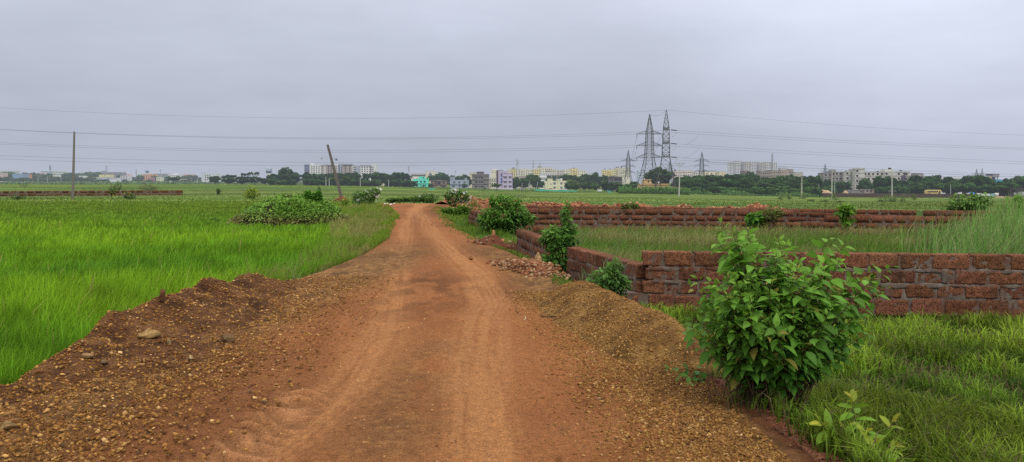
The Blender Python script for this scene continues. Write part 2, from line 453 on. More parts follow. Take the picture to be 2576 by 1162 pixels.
def stones(name, x, y, smin, smax, seed, pal, p, label=None, sink=.1):
    rs = np.random.RandomState(seed); n = len(x)
    S = smin * (smax / smin) ** (rs.rand(n) ** 2.2)
    P = np.stack([x, y, surf(x, y) + S * (.35 - sink)], -1)
    C = pal[rs.choice(len(pal), n, p=p)] * (.75 + .5 * rs.rand(n))[:, None]
    V, Fc, Cc = rocks(P, S, C, seed)
    o = link(name, npmesh(name, V, [Fc], Cc), None, M_STONE)
    return tag(o, label, None, None, 'stuff')
def logY(n, y0, y1, rs, pw=1.): return y0 * (y1 / y0) ** rs.rand(n)
rs = np.random.RandomState(11)
PAL = PAL * [1.08, 1.0, .85]
n = 62000; y = logY(n, 3.6, 13.2, rs); x = -4.35 + 2.9 * rs.rand(n) ** 1.15
keep = rs.rand(n) < np.interp(x, [-4.3, -2.6, -2.1, -1.5], [1, .9, .3, .0]); x, y = x[keep], y[keep]
stones('bank_stones', x, y, .0035, .019, 1, PAL * [1.3, 1.2, 1.0], [.28, .22, .22, .09, .12, .05, .02], 'small brown and ochre stones strewn over the spoil bank')
n = 42000; y = logY(n, 4.0, 11.4, rs); x = np.interp(y, [4, 7, 11], [1.3, 1.05, .5]) + (rs.randn(n) * .42)
keep = (x < np.interp(y, [4, 5.5, 7, 8, 11.5], [1.6, 1.6, 1.62, 1.7, 1.1])) & (rs.rand(n) < sst(x, np.interp(y, [4, 7, 11], [.1, .1, -.3]), np.interp(y, [4, 7, 11], [.9, .6, .2]))); x, y = x[keep], y[keep]
stones('heap_gravel', x, y, .0035, .014, 2, PAL * [1.15, 1.08, .95], [.2, .38, .06, .12, .2, .02, .02], 'loose ochre gravel over the heap and the right shoulder')
n = 14000; y = logY(n, 3.6, 20, rs); l, r = road_lr(y); x = l + .8 + (r - l - .9) * rs.rand(n)
keep = rs.rand(n) < np.clip(.18 + np.exp(-((x + .75) / .35) ** 2) * (y < 9) + .9 * (fbm(x * .8, y * .6, 3, 5) > .54), 0, 1); x, y = x[keep], y[keep]
stones('road_grit', x, y, .002, .009, 3, PAL * 1.6, [.3, .25, .12, .1, .15, .03, .05], 'scattered grit on the dirt road', sink=.25)
# single stones large enough to point at
def boulder(x, y, s, rgb, label, seed, name='stone', squash=(1, 1, .7), cat='stone', group=None, sub=3, sink=.25, taper=0.):
    """x, y in survey pixels of the stone's foot"""
    p = at(x, y, 1); d = ray(x, y)
    ts = np.linspace(2.5, 90, 6000); X, Yy, Z = d[0] * ts, d[1] * ts, CAMZ + d[2] * ts
    w = np.nonzero(Z < surf(X, Yy))[0]; i = w[0] if len(w) else -1
    px, py = X[i], Yy[i]; pz = float(surf(np.array([px]), np.array([py]))[0])
    import bmesh
    bm = bmesh.new(); bmesh.ops.create_icosphere(bm, subdivisions=sub, radius=1)
    V = np.array([v.co[:] for v in bm.verts]); Fc = np.array([[v.index for v in f.verts] for f in bm.faces]); bm.free()
    r = np.random.RandomState(seed)
    for k in range(16):                       # chip flat facets
        nrm = r.randn(3); nrm /= np.linalg.norm(nrm); dd = V @ nrm; lim = .42 + .35 * r.rand()
        V = V - np.clip(dd - lim, 0, 9)[:, None] * nrm * 1.0
    V *= 1 + .5 * (fbm(V[:, 0] * 3 + seed, V[:, 1] * 3 + V[:, 2] * 2, 4, seed)[:, None] - .5)
    V[:, :2] *= (1 - taper * (V[:, 2:] + 1) / 2)
    V = V * np.array(squash) * s; a = r.rand() * 6.28
    V = np.stack([V[:, 0] * math.cos(a) - V[:, 1] * math.sin(a), V[:, 0] * math.sin(a) + V[:, 1] * math.cos(a), V[:, 2]], -1)
    lay = fbm(V[:, 0] / s * 1.5, V[:, 2] / s * 6, 3, seed + 2)
    C = np.array(rgb) * (.25 + 1.4 * lay)[:, None]
    o = link(name, npmesh(name, V, [Fc], C), None, M_STONE)
    o.location = (px, py, pz + s * squash[2] * (1 - 2 * sink))
    return tag(o, label, cat, group)
boulder(372, 848, .125, (.34, .21, .085), 'large flaky ochre stone lying on the slope of the spoil bank', 3, squash=(1.2, .9, .55), sink=.35)
boulder(568, 860, .075, (.17, .105, .05), 'rounded brown stone at the foot of the spoil bank beside the road', 5, squash=(1.1, .9, .8))
boulder(408, 764, .075, (.13, .062, .03), 'dark upright clod standing on the crest of the spoil bank', 8, squash=(.7, .7, 1.15), sink=.1)
boulder(220, 902, .05, (.26, .155, .07), 'small tan stone on the grassy side of the spoil bank', 9)
boulder(262, 918, .045, (.2, .13, .07), 'small grey-brown stone just below the tan one on the spoil bank', 10)
boulder(425, 868, .05, (.30, .20, .09), 'thin pale stone standing right of the large flaky ochre stone', 12, squash=(.6, .5, 1.1))
boulder(24, 1080, .06, (.27, .17, .07), 'ochre stone in the bottom left corner of the gravel shoulder', 13)
boulder(480, 905, .04, (.33, .23, .12), 'pale stone low on the bank between the ochre and the rounded stones', 15)
boulder(1242, 603, .20, (.40, .19, .085), 'pointed orange rock standing in front of the roadside bush', 21, 'rock', (.85, .7, 1.3), 'rock', sink=.15, taper=.75)
boulder(1266, 614, .18, (.33, .15, .07), 'rounded orange rock right of the pointed one', 22, 'rock', (1.1, .9, .8), 'rock')
boulder(1297, 636, .16, (.36, .21, .10), 'tan slab of rock on the small rubble pile by the side wall', 23, 'rock', (1.5, .9, .5), 'rock')
boulder(1322, 646, .13, (.36, .27, .2), 'grey-pink rock on top of the small rubble pile', 24, 'rock', (1.2, .9, .8), 'rock')
boulder(1355, 672, .13, (.40, .25, .12), 'pale orange rock at the near end of the small rubble pile', 25, 'rock', (.8, .8, 1.2), 'rock', sink=.1)
boulder(1184, 653, .07, (.34, .15, .06), 'small brown stone alone at the right edge of the road', 26, 'rock', cat='rock')
boulder(1268, 494 + 30, .3, (.40, .17, .085), 'flat reddish slab lying on the broken wall behind the bush', 27, 'rock', (1.7, .8, .45), 'rock', sink=0)
for k, (bx, by, s) in enumerate(((968, 514, .10), (974, 514, .12), (983, 515, .13), (991, 514, .11))):
    boulder(bx, by, s, (.75, .73, .70), 'small white lump of rubbish in a row beside the end of the road', 30 + k, 'white_lump', (1.4, .8, .6), 'rubbish', 'white lumps left of the road end', 2)
# twig and worm-shaped root on the road
def lie(pts, r, name, rgb, label, cat):
    P = []
    for (px, py) in pts:
        h = hit(px, py); P.append((h[0], h[1], float(surf(np.array([h[0]]), np.array([h[1]]))[0]) + r * .8))
    o0 = np.array(P[0]); m = MB().tube([tuple(np.array(p) - o0) for p in P], [r * (1 - .5 * i / len(P)) for i in range(len(P))], 6)
    o = link(name, m.mesh(name, rgb=rgb), None, M_BARK); o.location = o0
    return tag(o, label, cat)
lie([(1360, 800), (1374, 803), (1388, 803), (1396, 805)], .010, 'twig', (.09, .05, .03), 'short dark twig lying on the right side of the road', 'twig')
lie([(1318, 811), (1322, 808), (1322, 803), (1319, 801)], .010, 'curled_root', (.45, .3, .17), 'pale curled bit of root on the road left of the dark twig', 'root')
lie([(1395, 690), (1410, 692), (1430, 694), (1440, 695)], .016, 'charred_stick', (.03, .025, .02), 'charred black stick lying on the verge near the side wall', 'stick')
# ================================================================== LATERITE WALLS
def block_grid(nx, ny, nz):
    """surface grid of a unit box"""
    V = []; Fc = []; idx = {}
    def vid(i, j, k):
        key = (i, j, k)
        if key not in idx: idx[key] = len(V); V.append((i / nx, j / ny, k / nz))
        return idx[key]
    for i in range(nx):
        for k in range(nz):
            Fc.append((vid(i, 0, k), vid(i + 1, 0, k), vid(i + 1, 0, k + 1), vid(i, 0, k + 1)))
            Fc.append((vid(i + 1, ny, k), vid(i, ny, k), vid(i, ny, k + 1), vid(i + 1, ny, k + 1)))
    for j in range(ny):
        for k in range(nz):
            Fc.append((vid(0, j + 1, k), vid(0, j, k), vid(0, j, k + 1), vid(0, j + 1, k + 1)))
            Fc.append((vid(nx, j, k), vid(nx, j + 1, k), vid(nx, j + 1, k + 1), vid(nx, j, k + 1)))
    for i in range(nx):
        for j in range(ny):
            Fc.append((vid(i, j, nz), vid(i + 1, j, nz), vid(i + 1, j + 1, nz), vid(i, j + 1, nz)))
            Fc.append((vid(i, j + 1, 0), vid(i + 1, j + 1, 0), vid(i + 1, j, 0), vid(i, j, 0)))
    return np.array(V), np.array(Fc)
GRIDS = {0: block_grid(18, 4, 8), 1: block_grid(4, 2, 2), 2: block_grid(1, 1, 1)}
def wall(name, label, p0, p1, courses, seed, lod=1, holes=None, blk=.46, joint=.05, group=None, tint=1.):
    """p0, p1: plan ends of the front face line.  courses: list of (z0, z1, thickness, start, end) with start/end in metres along the wall"""
    r = np.random.RandomState(seed)
    a, b = np.array(p0, float), np.array(p1, float); Lg = np.linalg.norm(b - a); t = (b - a) / Lg
    nrm = np.array([t[1], -t[0]])                                    # front side
    if nrm @ ((a + b) / 2) > 0: nrm = -nrm                           # the dressed face looks towards the road
    root = thing(name, label, 'wall', (a[0], a[1], 0), group)
    GV, GF = GRIDS[lod]; Vs = []; Fs = []; Cs = []; n = 0; mort = MB()
    def place(lx, ly, lz): return np.stack([t[0] * lx - nrm[0] * ly, t[1] * lx - nrm[1] * ly, lz], -1)
    for ci, (z0, z1, th, s0, s1) in enumerate(courses):
        s1 = Lg if s1 is None else s1
        s = s0 + (0 if ci % 2 == 0 else -blk * .5) + r.rand() * .05
        while s < s1 - .05:
            w = blk * (.85 + .35 * r.rand()); e = min(s + w, s1); st = max(s, s0)
            if e - st > .1 and not (holes and any(h0 < (st + e) / 2 < h1 and ci in hc_ for h0, h1, hc_ in holes)):
                gap = joint * (.35 + 1.1 * r.rand()); gz = joint * (.25 + .8 * r.rand()) if ci < len(courses) - 1 else 0.0
                V = GV.copy()
                lx = st + gap / 2 + V[:, 0] * (e - st - gap); ly = V[:, 1] * th + (r.rand() - .5) * .012; lz = z0 + V[:, 2] * (z1 - z0 - gz)
                if lod < 2:
                    d = .015 if lod == 0 else .018
                    k = seed * 3.1 + ci * 7.7
                    ly = ly + d * (fbm(lx * 20 + k, lz * 20, 4, 91) - .5) * 2 * (V[:, 1] == 0)
                    lz = lz + d * (fbm(lx * 15 + k, ly * 15, 3, 92) - .55) * 1.6 * (V[:, 2] == 1)
                    edge = ((V[:, 0] == 0) | (V[:, 0] == 1)).astype(float)
                    lx = lx + edge * d * 3.2 * (fbm(lz * 17 + k, ly * 9 + st * 3, 3, 93) - .5)
                    low = (V[:, 2] == 0) * (lod == 0); lz = lz + low * d * 3 * (fbm(lx * 13 + k, ly * 5, 3, 94) - .4)
                    cor = edge * ((V[:, 2] == 1) | (V[:, 2] == 0)); ly = ly + cor * .008 * (V[:, 1] == 0)
                Vs.append(place(lx, ly, lz)); Fs.append(GF + n); n += len(V)
                Cs.append(np.tile((.8 + .45 * r.rand()) * tint * np.array([1, .94 + .12 * r.rand(), .9 + .2 * r.rand()]), (len(V), 1)))
                # mortar smeared over the upright joint
            s += w
        # mortar bed behind the faces
        k = len(mort.v); dz = .012 if ci == len(courses) - 1 else 0
        q = [(s0 + .09, .006), (s1 - .09, .006), (s1 - .09, th - .02), (s0 + .09, th - .02)]
        pts = [place(np.array(x), np.array(y), np.array(z)) for z in (z0, z1 - (.035 if dz else .002)) for x, y in q] if not holes else None
        if pts is not None:
            mort.v += [tuple(p) for p in pts]
            mort.f += [tuple(k + i for i in f) for f in ((0, 3, 2, 1), (4, 5, 6, 7), (0, 1, 5, 4), (1, 2, 6, 5), (2, 3, 7, 6), (3, 0, 4, 7))]
    V = np.concatenate(Vs); Fc = np.concatenate(Fs); C = np.concatenate(Cs)
    link('laterite_blocks', npmesh('laterite_blocks', V, [Fc], C, False), root, M_LAT)
    # mortar lumps standing in the joints of the front face
    if mort.v: link('mortar', mort.mesh('mortar'), root, M_MORTAR)
    if lod == 0:
        lump = MB(); rr = np.random.RandomState(seed + 5); VV = []; FF = []; nn = 0
        gv, gf = block_grid(6, 1, 3)
        for ci, (z0, z1, th, s0, s1) in enumerate(courses[:-1]):
            s1 = Lg if s1 is None else s1; s = s0 + .1
            front = 0 if ci else .0
            while s < s1 - .3:
                w = .18 + .4 * rr.rand()
                if rr.rand() < .8 and ci > 0:
                    hh = .045 + .06 * rr.rand(); zc = z1 - hh * (.3 + .4 * rr.rand())
                    lx = s + gv[:, 0] * w; prof = np.sin(np.clip(gv[:, 0], 0, 1) * PI) ** .4
                    lz = zc + (gv[:, 2] - .5) * hh * (.35 + .65 * prof) + .03 * (fbm(lx * 9, lx * 0 + ci, 3, 17) - .5)
                    ly = -.004 * prof * (1 - np.abs(gv[:, 2] - .5) * 1.5) + gv[:, 1] * .04 + .012 * (fbm(lx * 16, lz * 16, 3, 18) - .5)
                    VV.append(place(lx, ly, lz)); FF.append(gf + nn); nn += len(gv)
                s += w * (.85 + .5 * rr.rand())
            for j in range(int(Lg / .42)):
                if rr.rand() < .55 and ci > 0:
                    s = s0 + rr.rand() * (s1 - s0 - .2); w = .04 + .06 * rr.rand()
                    lz = z0 + gv[:, 0] * (z1 - z0) * 1.02; lx = s + (gv[:, 2] - .5) * w * (.6 + .8 * fbm(lz * 11 + s, lz * 0, 2, 19)) + .03 * (fbm(lz * 8, lz * 0 + s, 2, 20) - .5)
                    ly = -.004 * (1 - np.abs(gv[:, 2] - .5) * 1.5) + gv[:, 1] * .04 + .012 * (fbm(lx * 16, lz * 16, 3, 18) - .5)
                    VV.append(place(lx, ly, lz)); FF.append(gf[:, ::-1] + nn); nn += len(gv)
        if VV: link('mortar_smears', npmesh('mortar_smears', np.concatenate(VV), [np.concatenate(FF)]), root, M_MORTAR)
    return root
Z0 = -.62
def std(top=3, ft=.42, th=.26, s0=0., zf=-.06):
    hgt = .2067
    c = [(-.36, zf, ft, 0., None), ]
    for k in range(top): c.append((zf + k * hgt, zf + (k + 1) * hgt, th, s0, None))
    return c
# the near plot: wall facing the camera with a stepped footing
r_ = wall('laterite_wall', 'near laterite wall with a stepped footing behind the large leafy bush', (1.95, 11.55), (11.5, 10.5),
     [(-.34, -.065, .62, -.45, None), (-.065, .14, .27, 0, None), (.14, .35, .27, 0, None), (.35, .56, .27, 0, None)], 3, 0)
wall('laterite_wall', 'laterite side wall running away from the near corner, its near half before the bushy gap', (1.90, 11.62), (1.06, 15.0),
     [(-.36, -.07, .30, 0, None), (-.07, .14, .26, 0, None), (.14, .345, .26, 0, None)], 5, 0)
wall('laterite_wall', 'short laterite side wall beyond the bush that fills the gap', (.74, 16.5), (.12, 20.6),
     [(-.4, -.07, .30, 0, None), (-.07, .14, .26, 0, None), (.14, .345, .26, 0, None)], 7, 1)
wall('laterite_wall', 'broken laterite side wall half hidden behind the round roadside bush', (-.95, 30.), (-2.0, 35.5),
     [(-.42, -.07, .30, 0, None), (-.07, .14, .26, 0, None), (.14, .345, .26, 1.2, 5.)], 9, 1)
wall('laterite_wall', 'long laterite wall closing the tall grass plot, of the middle distance, with a ledge footing', (.35, 30.6), (10.6, 28.6),
     [(-.42, -.06, .55, 0, None), (-.06, .14, .27, 0, None), (.14, .35, .27, 0, None), (.35, .56, .27, 0, None)], 11, 1)
wall('laterite_wall', 'lower overgrown continuation of the middle laterite wall, past the leafy sapling', (11.45, 28.4), (19.5, 26.6),
     [(-.5, -.08, .55, -.8, None), (-.08, .14, .27, -.8, 5), (.14, .37, .27, 0, None)], 13, 1)
wall('laterite_wall', 'farthest laterite wall under the long rubble ridge', (-1.0, 42.5), (18.3, 35.),
     [(-.75, -.1, .4, 0, None), (-.1, .12, .27, 0, None), (.12, .33, .27, 0, None)], 15, 1)
wall('laterite_wall', 'laterite wall running diagonally between the middle and the farthest walls', (9.6, 38.), (15.7, 28.8),
     [(-.6, -.1, .3, 0, None), (-.1, .12, .26, 0, None), (.12, .30, .26, 0, None)], 17, 1)
wall('laterite_wall', 'short laterite wall behind the opening at the far right of the plots', (17.3, 32.6), (22.5, 31.5),
     [(-.9, -.05, .3, 0, None), (-.05, .18, .26, 0, None), (.18, .41, .26, 0, None)], 19, 1)
wall('laterite_wall', 'laterite wall tucked between the middle and farthest walls behind the grassy strip', (2.5, 35.2), (9.9, 33.6),
     [(-.5, -.1, .3, 0, None), (-.1, .12, .26, 0, None), (.12, .36, .26, 0, None)], 21, 1)
wall('retaining_wall', 'half buried laterite kerb wall holding up the right edge of the road', (1.86, 2.6), (1.45, 9.4),
     [(-.45, -.20, .26, 0, None), (-.20, .012, .24, 0, 5.2)], 23, 0, tint=.85)
# far left compound wall, two courses with wide pale joints
h0, h1 = hit(-40, 494), hit(462, 491)
wall('laterite_wall', 'far laterite wall with wide pale joints across the left field', (h0[0], h0[1]), (h1[0], h1[1]),
     [(-1.0, -.28, .3, 0, None), (-.28, .06, .26, 0, None), (.06, .38, .26, 0, None)], 25, 1, blk=1.0, joint=.30, tint=.7)
# low rubble ridge on the far wall
def ridge(name, label, P, w, h, seed, pal, nst, smax, cat='rubble', cols=((.20, .075, .035), (.34, .15, .075), (.26, .10, .05))):
    P = np.array(P, float); r = np.random.RandomState(seed)
    L = np.concatenate([[0], np.cumsum(np.linalg.norm(np.diff(P[:, :2], axis=0), axis=1))])
    m = max(12, int(L[-1] / (w * .12))); s = np.linspace(0, L[-1], m); k = 15
    cx, cy, hh = np.interp(s, L, P[:, 0]), np.interp(s, L, P[:, 1]), np.interp(s, L, P[:, 2])
    tx, ty = np.gradient(cx), np.gradient(cy); ln = np.hypot(tx, ty); nx, ny = -ty / ln, tx / ln
    q = np.linspace(-1, 1, k)
    X = cx[:, None] + nx[:, None] * q * w; Y = cy[:, None] + ny[:, None] * q * w
    prof = (1 - np.abs(q) ** 1.6)
    Z = ground(X, Y) - .06 + h * hh[:, None] * prof * (.55 + .9 * fbm(X * 1.1, Y * 1.1, 4, seed)) + .05 * prof * fbm(X * 5, Y * 5, 2, seed + 1)
    f = fbm(X * 2, Y * 2, 4, seed + 2)[..., None]
    C = np.array(cols[0]) + (np.array(cols[1]) - np.array(cols[0])) * sst(f, .35, .65)
    i = np.arange(X.size).reshape(X.shape); Q = np.stack([i[:-1, :-1], i[:-1, 1:], i[1:, 1:], i[1:, :-1]], -1).reshape(-1, 4)
    V = np.stack([X, Y, Z], -1).reshape(-1, 3); C = C.reshape(-1, 3); faces = [Q]
    org = np.array([cx[m // 2], cy[m // 2], Z.min()])
    o = link(name, npmesh(name, V - org, faces, C, True), None, M_ROAD); o.location = org; tag(o, label, cat)
    if nst:
        ii = r.randint(0, m, nst); jj = r.randint(2, k - 2, nst)
        S = .04 * (smax / .04) ** (r.rand(nst) ** 1.6)
        P3 = np.stack([X[ii, jj] + r.randn(nst) * .1, Y[ii, jj] + r.randn(nst) * .1, Z[ii, jj] + S * .2], -1)
        Cc = pal[r.choice(len(pal), nst)] * (.8 + .5 * r.rand(nst))[:, None]
        V2, F2, C2 = rocks(P3, S, Cc, seed)
        s_ = link('rubble_stones', npmesh('rubble_stones', V2 - org, [F2], C2), o, M_STONE); tag(s_, kind='stuff')
    return o
RED = np.array([(.34, .13, .065), (.45, .22, .12), (.26, .09, .045), (.55, .36, .22), (.40, .17, .08)])
ridge('rubble_ridge', 'long ridge of orange rubble heaped behind the farthest laterite wall', [(-1.5, 45, .8), (3, 44.2, .6), (7, 43, .7), (10, 42, .6), (13, 41, .66), (16, 40.3, .35), (19, 39.6, .1)], 1.3, 1.1, 41, RED * .8, 2600, .13)
ridge('rubble_pile', 'small pile of pale orange rubble on the verge beside the side wall', [(-.1, 15.6, .2), (.15, 14.7, 1), (.45, 13.9, .9), (.62, 13.3, .2)], .42, .20, 43, RED * [.66, .70, .66], 1800, .02)
ridge('soil_heap', 'low heap of dark red soil in front of the round roadside bush', [(-.9, 20.6, .2), (-.4, 21.0, 1), (.1, 21.2, .8), (.4, 21.3, .3)], .6, .33, 45, RED * .5, 120, .05, cols=((.07, .025, .015), (.13, .045, .024), (.1, .03, .02)))
ridge('soil_heap', 'heap of red earth around the foot of the leaning pole', [(hit(846, 505)[0], hit(846, 505)[1] - .5, .3), (hit(858, 505)[0], hit(858, 505)[1], 1), (hit(872, 505)[0], hit(872, 505)[1], .5)], 1.2, .55, 46, RED * .6, 60, .15, cols=((.12, .05, .025), (.2, .08, .04), (.1, .03, .02)))
ridge('soil_heap', 'low heap of red soil at the road end, left of the white flowers', [(-5.4, 59.5, .3), (-4.4, 60.5, 1), (-3.0, 60.5, .8), (-2.2, 60, .3)], 1.1, .75, 47, RED * .8, 160, .14)
ridge('soil_heap', 'broken red soil heap on the right verge under the white flowers', [(-3.6, 52.5, .4), (-2.6, 51.5, 1), (-1.8, 50, .8), (-1.4, 48, .3)], .9, .7, 48, RED, 220, .16)
# ================================================================== GRASS
def blades(name, x, y, z, h, w, col, label, seed, lean=.35, wind=(.5, .1), kind='stuff', droop=.25, root=.42):
    r = np.random.RandomState(seed); n = len(x)
    a = r.rand(n) * PI; wx, wy = np.cos(a) * w * .5, np.sin(a) * w * .5
    la = r.rand(n) * 2 * PI; lm = lean * h * (.3 + r.rand(n))
    lx = np.cos(la) * lm + wind[0] * h * .45 * (.5 + r.rand(n)); ly = np.sin(la) * lm + wind[1] * h * .45
    V = np.zeros((n, 5, 3), np.float32)
    hz_ = h * (1 - droop * np.clip(np.hypot(lx, ly) / np.maximum(h, 1e-3), 0, 1.5))
    V[:, 0] = np.stack([x - wx, y - wy, z - .04], -1); V[:, 1] = np.stack([x + wx, y + wy, z - .04], -1)
    mx, my, mz = x + lx * .36, y + ly * .36, z + h * .58
    V[:, 2] = np.stack([mx + wx * .8, my + wy * .8, mz], -1); V[:, 3] = np.stack([mx - wx * .8, my - wy * .8, mz], -1)
    V[:, 4] = np.stack([x + lx, y + ly, z + hz_], -1)
    C = np.zeros((n, 5, 3), np.float32)
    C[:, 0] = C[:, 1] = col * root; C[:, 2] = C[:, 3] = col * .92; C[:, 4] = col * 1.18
    b = (np.arange(n) * 5)[:, None]
    Q = b + np.array([[0, 1, 2, 3]]); T = b + np.array([[3, 2, 4]])
    o = link(name, npmesh(name, V.reshape(-1, 3), [Q, T], C.reshape(-1, 3)), None, M_GRASS, (1, 1, 1, 1))
    return tag(o, label, None, None, kind)
def scat(n, u0, u1, y0, y1, rs):
    y = logY(n, y0, y1, rs); return (u0 + (u1 - u0) * rs.rand(n)) * y, y
MOUND = (-9.8, 34.3, 2.85, 1.8)                    # vine covered mound: x, y, radii
def in_mound(x, y, g=.9): return ((x - MOUND[0]) / (MOUND[2] * g)) ** 2 + ((y - MOUND[1]) / (MOUND[3] * g)) ** 2 < 1
G_LUSH, G_DEEP, G_LIME, G_OLIVE = np.array([.170, .350, .020]), np.array([.130, .300, .022]), np.array([.25, .43, .022]), np.array([.205, .265, .040])
rs = np.random.RandomState(101)
x, y = scat(210000, -.76, -.02, 4.2, 100, rs)
l, r = road_lr(y)
edge = np.interp(y, [4, 12, 13.5, 16, 20, 34, 62, 100], [-4.42, -4.36, -4.0, -3.9, -4.2, -7.3, -13., -16.])
k = (rs.rand(len(x)) > sst(y, 42, 100)) & (x < edge + .25 * (fbm(y * 1.7, x * 1.7, 2, 3) - .5)) & ~in_mound(x, y)
x, y = x[k], y[k]; n = len(x)
pa = fbm(x * .16, y * .22, 4, 51); pb = fbm(x * .5 + 9, y * .6, 4, 52); pc = fbm(x * 2.2, y * 2.2, 3, 53)
farf = sst(y, 16, 55)[:, None]
c = G_DEEP + (G_LUSH - G_DEEP) * sst(pb, .28, .52)[:, None]
c = c + (G_LIME - c) * (sst(pa, .46, .68) * .75)[:, None]
c = c * (1 - farf * .8) + (G_OLIVE * [.8, .92, .9] * (.75 + .6 * pb)[:, None]) * farf * .8
hum = sst(fbm(x * .11 + 5, y * .3, 3, 56), .56, .68)[:, None]
c = c * (1 - .12 * hum * (y < 30)[:, None])
c = c * (.72 + .45 * sst(pc, .25, .7))[:, None] * (.70 + .75 * rs.rand(n) ** 1.5)[:, None]
dry = rs.rand(n) < .003; c[dry] = np.array([.42, .36, .12]) * (.8 + .4 * rs.rand(dry.sum()))[:, None]
h = (.28 + .22 * pa + .30 * (pc - .5)) * (.65 + .6 * rs.rand(n)) * np.interp(y, [0, 16, 30, 50, 100], [1, 1, .75, .5, .28])
h[dry] *= 1.3
w = np.maximum(.009, .0012 * y) * (.7 + .6 * rs.rand(n))
blades('paddy_grass', x, y, ground(x, y), h, w, c, 'bright green paddy grass of the left field', 1, .30, (.42, .05))
# dry olive verge between paddy and road
x, y = scat(52000, -.42, -.08, 12.5, 58, rs); l, r = road_lr(y)
edge = np.interp(y, [4, 12, 13.5, 16, 20, 34, 62], [-4.42, -4.36, -4.0, -3.9, -4.2, -7.3, -13.])
side = np.interp(y, [12, 16, 22, 34, 60], [-.45, -.35, 0, .1, .15])
k = (x > edge - .6) & (x < l + side + .5 * (fbm(x * 1.3, y * .9, 3, 6) - .5)) & ~in_mound(x, y)
x, y = x[k], y[k]; n = len(x); l, r = road_lr(y)
pb = fbm(x * .8, y * .5, 4, 58)
c = np.array([.30, .29, .09]) + (np.array([.18, .29, .03]) - np.array([.30, .29, .09])) * sst(pb + .35 * sst(x, l - .5, l + .2), .42, .68)[:, None]
c = c * (.65 + .6 * rs.rand(n))[:, None]
h = np.interp(x - l, [-3, -1.0, -.3, .2], [.55, .55, .28, .10]) * (.5 + .7 * rs.rand(n)) * (.6 + .8 * pb)
blades('verge_grass', x, y, ground(x, y), h, np.maximum(.006, .0008 * y) * (.6 + .5 * rs.rand(n)), c, 'taller olive and straw coloured grass on the left verge', 2, .5, (.3, 0))
# foreground field right of the kerb wall
x, y = scat(92000, .14, 1.05, 3.6, 11.9, rs)
pa = fbm(x * 1.25, y * 1.25, 4, 64); pb = fbm(x * .5, y * .5, 3, 65)
k = (x > np.interp(y, [3, 7.5, 9.5, 11.5], [2.1, 1.75, 1.6, 1.5]) - .25 * rs.rand(len(x)) ** 2) & ((y < 11.2 - .105 * (x - 1.95)) ) & (rs.rand(len(x)) < .72 + .5 * sst(pa, .30, .55))
x, y, pa, pb = x[k], y[k], pa[k], pb[k]; n = len(x)
c = np.array([.06, .135, .018]) + (np.array([.245, .35, .035]) - np.array([.06, .135, .018])) * sst(pa, .36, .66)[:, None]
c = c + (np.array([.20, .33, .03]) - c) * (sst(pb, .48, .66) * .55)[:, None]
c = c * (.40 + 1.1 * rs.rand(n))[:, None] * (.55 + .75 * sst(fbm(x * .9 + 3, y * 1.1, 3, 66), .3, .6))[:, None]
st = rs.rand(n) < .10 + .4 * (pa < .40); c[st] = np.array([.20, .17, .075]) * (.5 + .6 * rs.rand(st.sum()))[:, None]
h = (.12 + .13 * sst(pa, .3, .75)) * (.5 + .9 * rs.rand(n)) * np.interp(y, [4, 9, 10.3, 11.3, 12], [1, 1.05, .9, .62, .62])
z = ground(x, y) + .06 * sst(pa, .35, .7)
blades('field_grass', x, y, z, h, np.maximum(.011, .0013 * y) * (.7 + .7 * rs.rand(n)), c, 'tufted mid green grass with dark gaps in the right foreground', 3, .8, (.1, 0), droop=.4)
# right verge between road and side walls
x, y = scat(60000, -.16, .22, 9.0, 60, rs); l, r = road_lr(y)
wx_ = np.interp(y, [9, 11.5, 15, 20.6, 28, 38, 52, 60], [1.9, 1.9, 1.1, .15, -.75, -2.4, -1.5, -1.2])
pa = fbm(x * .9, y * .6, 4, 67)
st = np.interp(y, [8, 11, 12, 14, 16, 19, 22, 60], [.25, .12, .0, .35, .25, .35, .05, .0])
k = (x > r + st - .15 + .9 * (pa - .5)) & (x < wx_ + np.where(y > 18.5, .6, .1)) & (rs.rand(len(x)) < .35 + sst(pa, .35, .6))
x, y, pa = x[k], y[k], pa[k]; n = len(x); l, r = road_lr(y)
c = np.array([.105, .20, .025]) + (np.array([.21, .32, .045]) - np.array([.105, .20, .025])) * sst(pa, .38, .62)[:, None]
c = c * (.6 + .7 * rs.rand(n))[:, None]
h = np.interp(x - r, [0, .6, 1.4], [.07, .14, .26]) * (.5 + .9 * rs.rand(n)) * np.interp(y, [9, 14, 30], [1.25, 1, .9])
blades('verge_grass', x, y, ground(x, y), h, np.maximum(.005, .0008 * y) * (.7 + .6 * rs.rand(n)), c, 'short green grass of the right verge in front of the side walls', 4, .6, (.15, 0))
# tall grass inside the plot behind the near wall
x, y = scat(84000, .04, .95, 11.9, 29, rs)
side = np.interp(y, [11, 15, 20.6, 28], [2.05, 1.25, .35, .0])
pa = fbm(x * .42, y * .5, 4, 70); pb = fbm(x * 1.5, y * 1.5, 3, 71)
k = (x > side + .1) & (y > 11.95 - .11 * (x - 1.95)) & (y < 30 - .19 * x)
x, y, pa, pb = x[k], y[k], pa[k], pb[k]; n = len(x)
c = np.array([.125, .225, .032]) + (np.array([.29, .29, .10]) - np.array([.125, .225, .032])) * sst(pa, .4, .66)[:, None]
c = c * (.62 + .7 * rs.rand(n))[:, None]
pink = (rs.rand(n) < .05); c[pink] = np.array([.34, .24, .15])
h = (.26 + .34 * pa + .12 * (pb - .5)) * (.55 + .7 * rs.rand(n)) * np.interp(y, [11.9, 14, 29], [.85, 1, 1.0])
w = np.maximum(.006, .0008 * y) * (.6 + .6 * rs.rand(n))
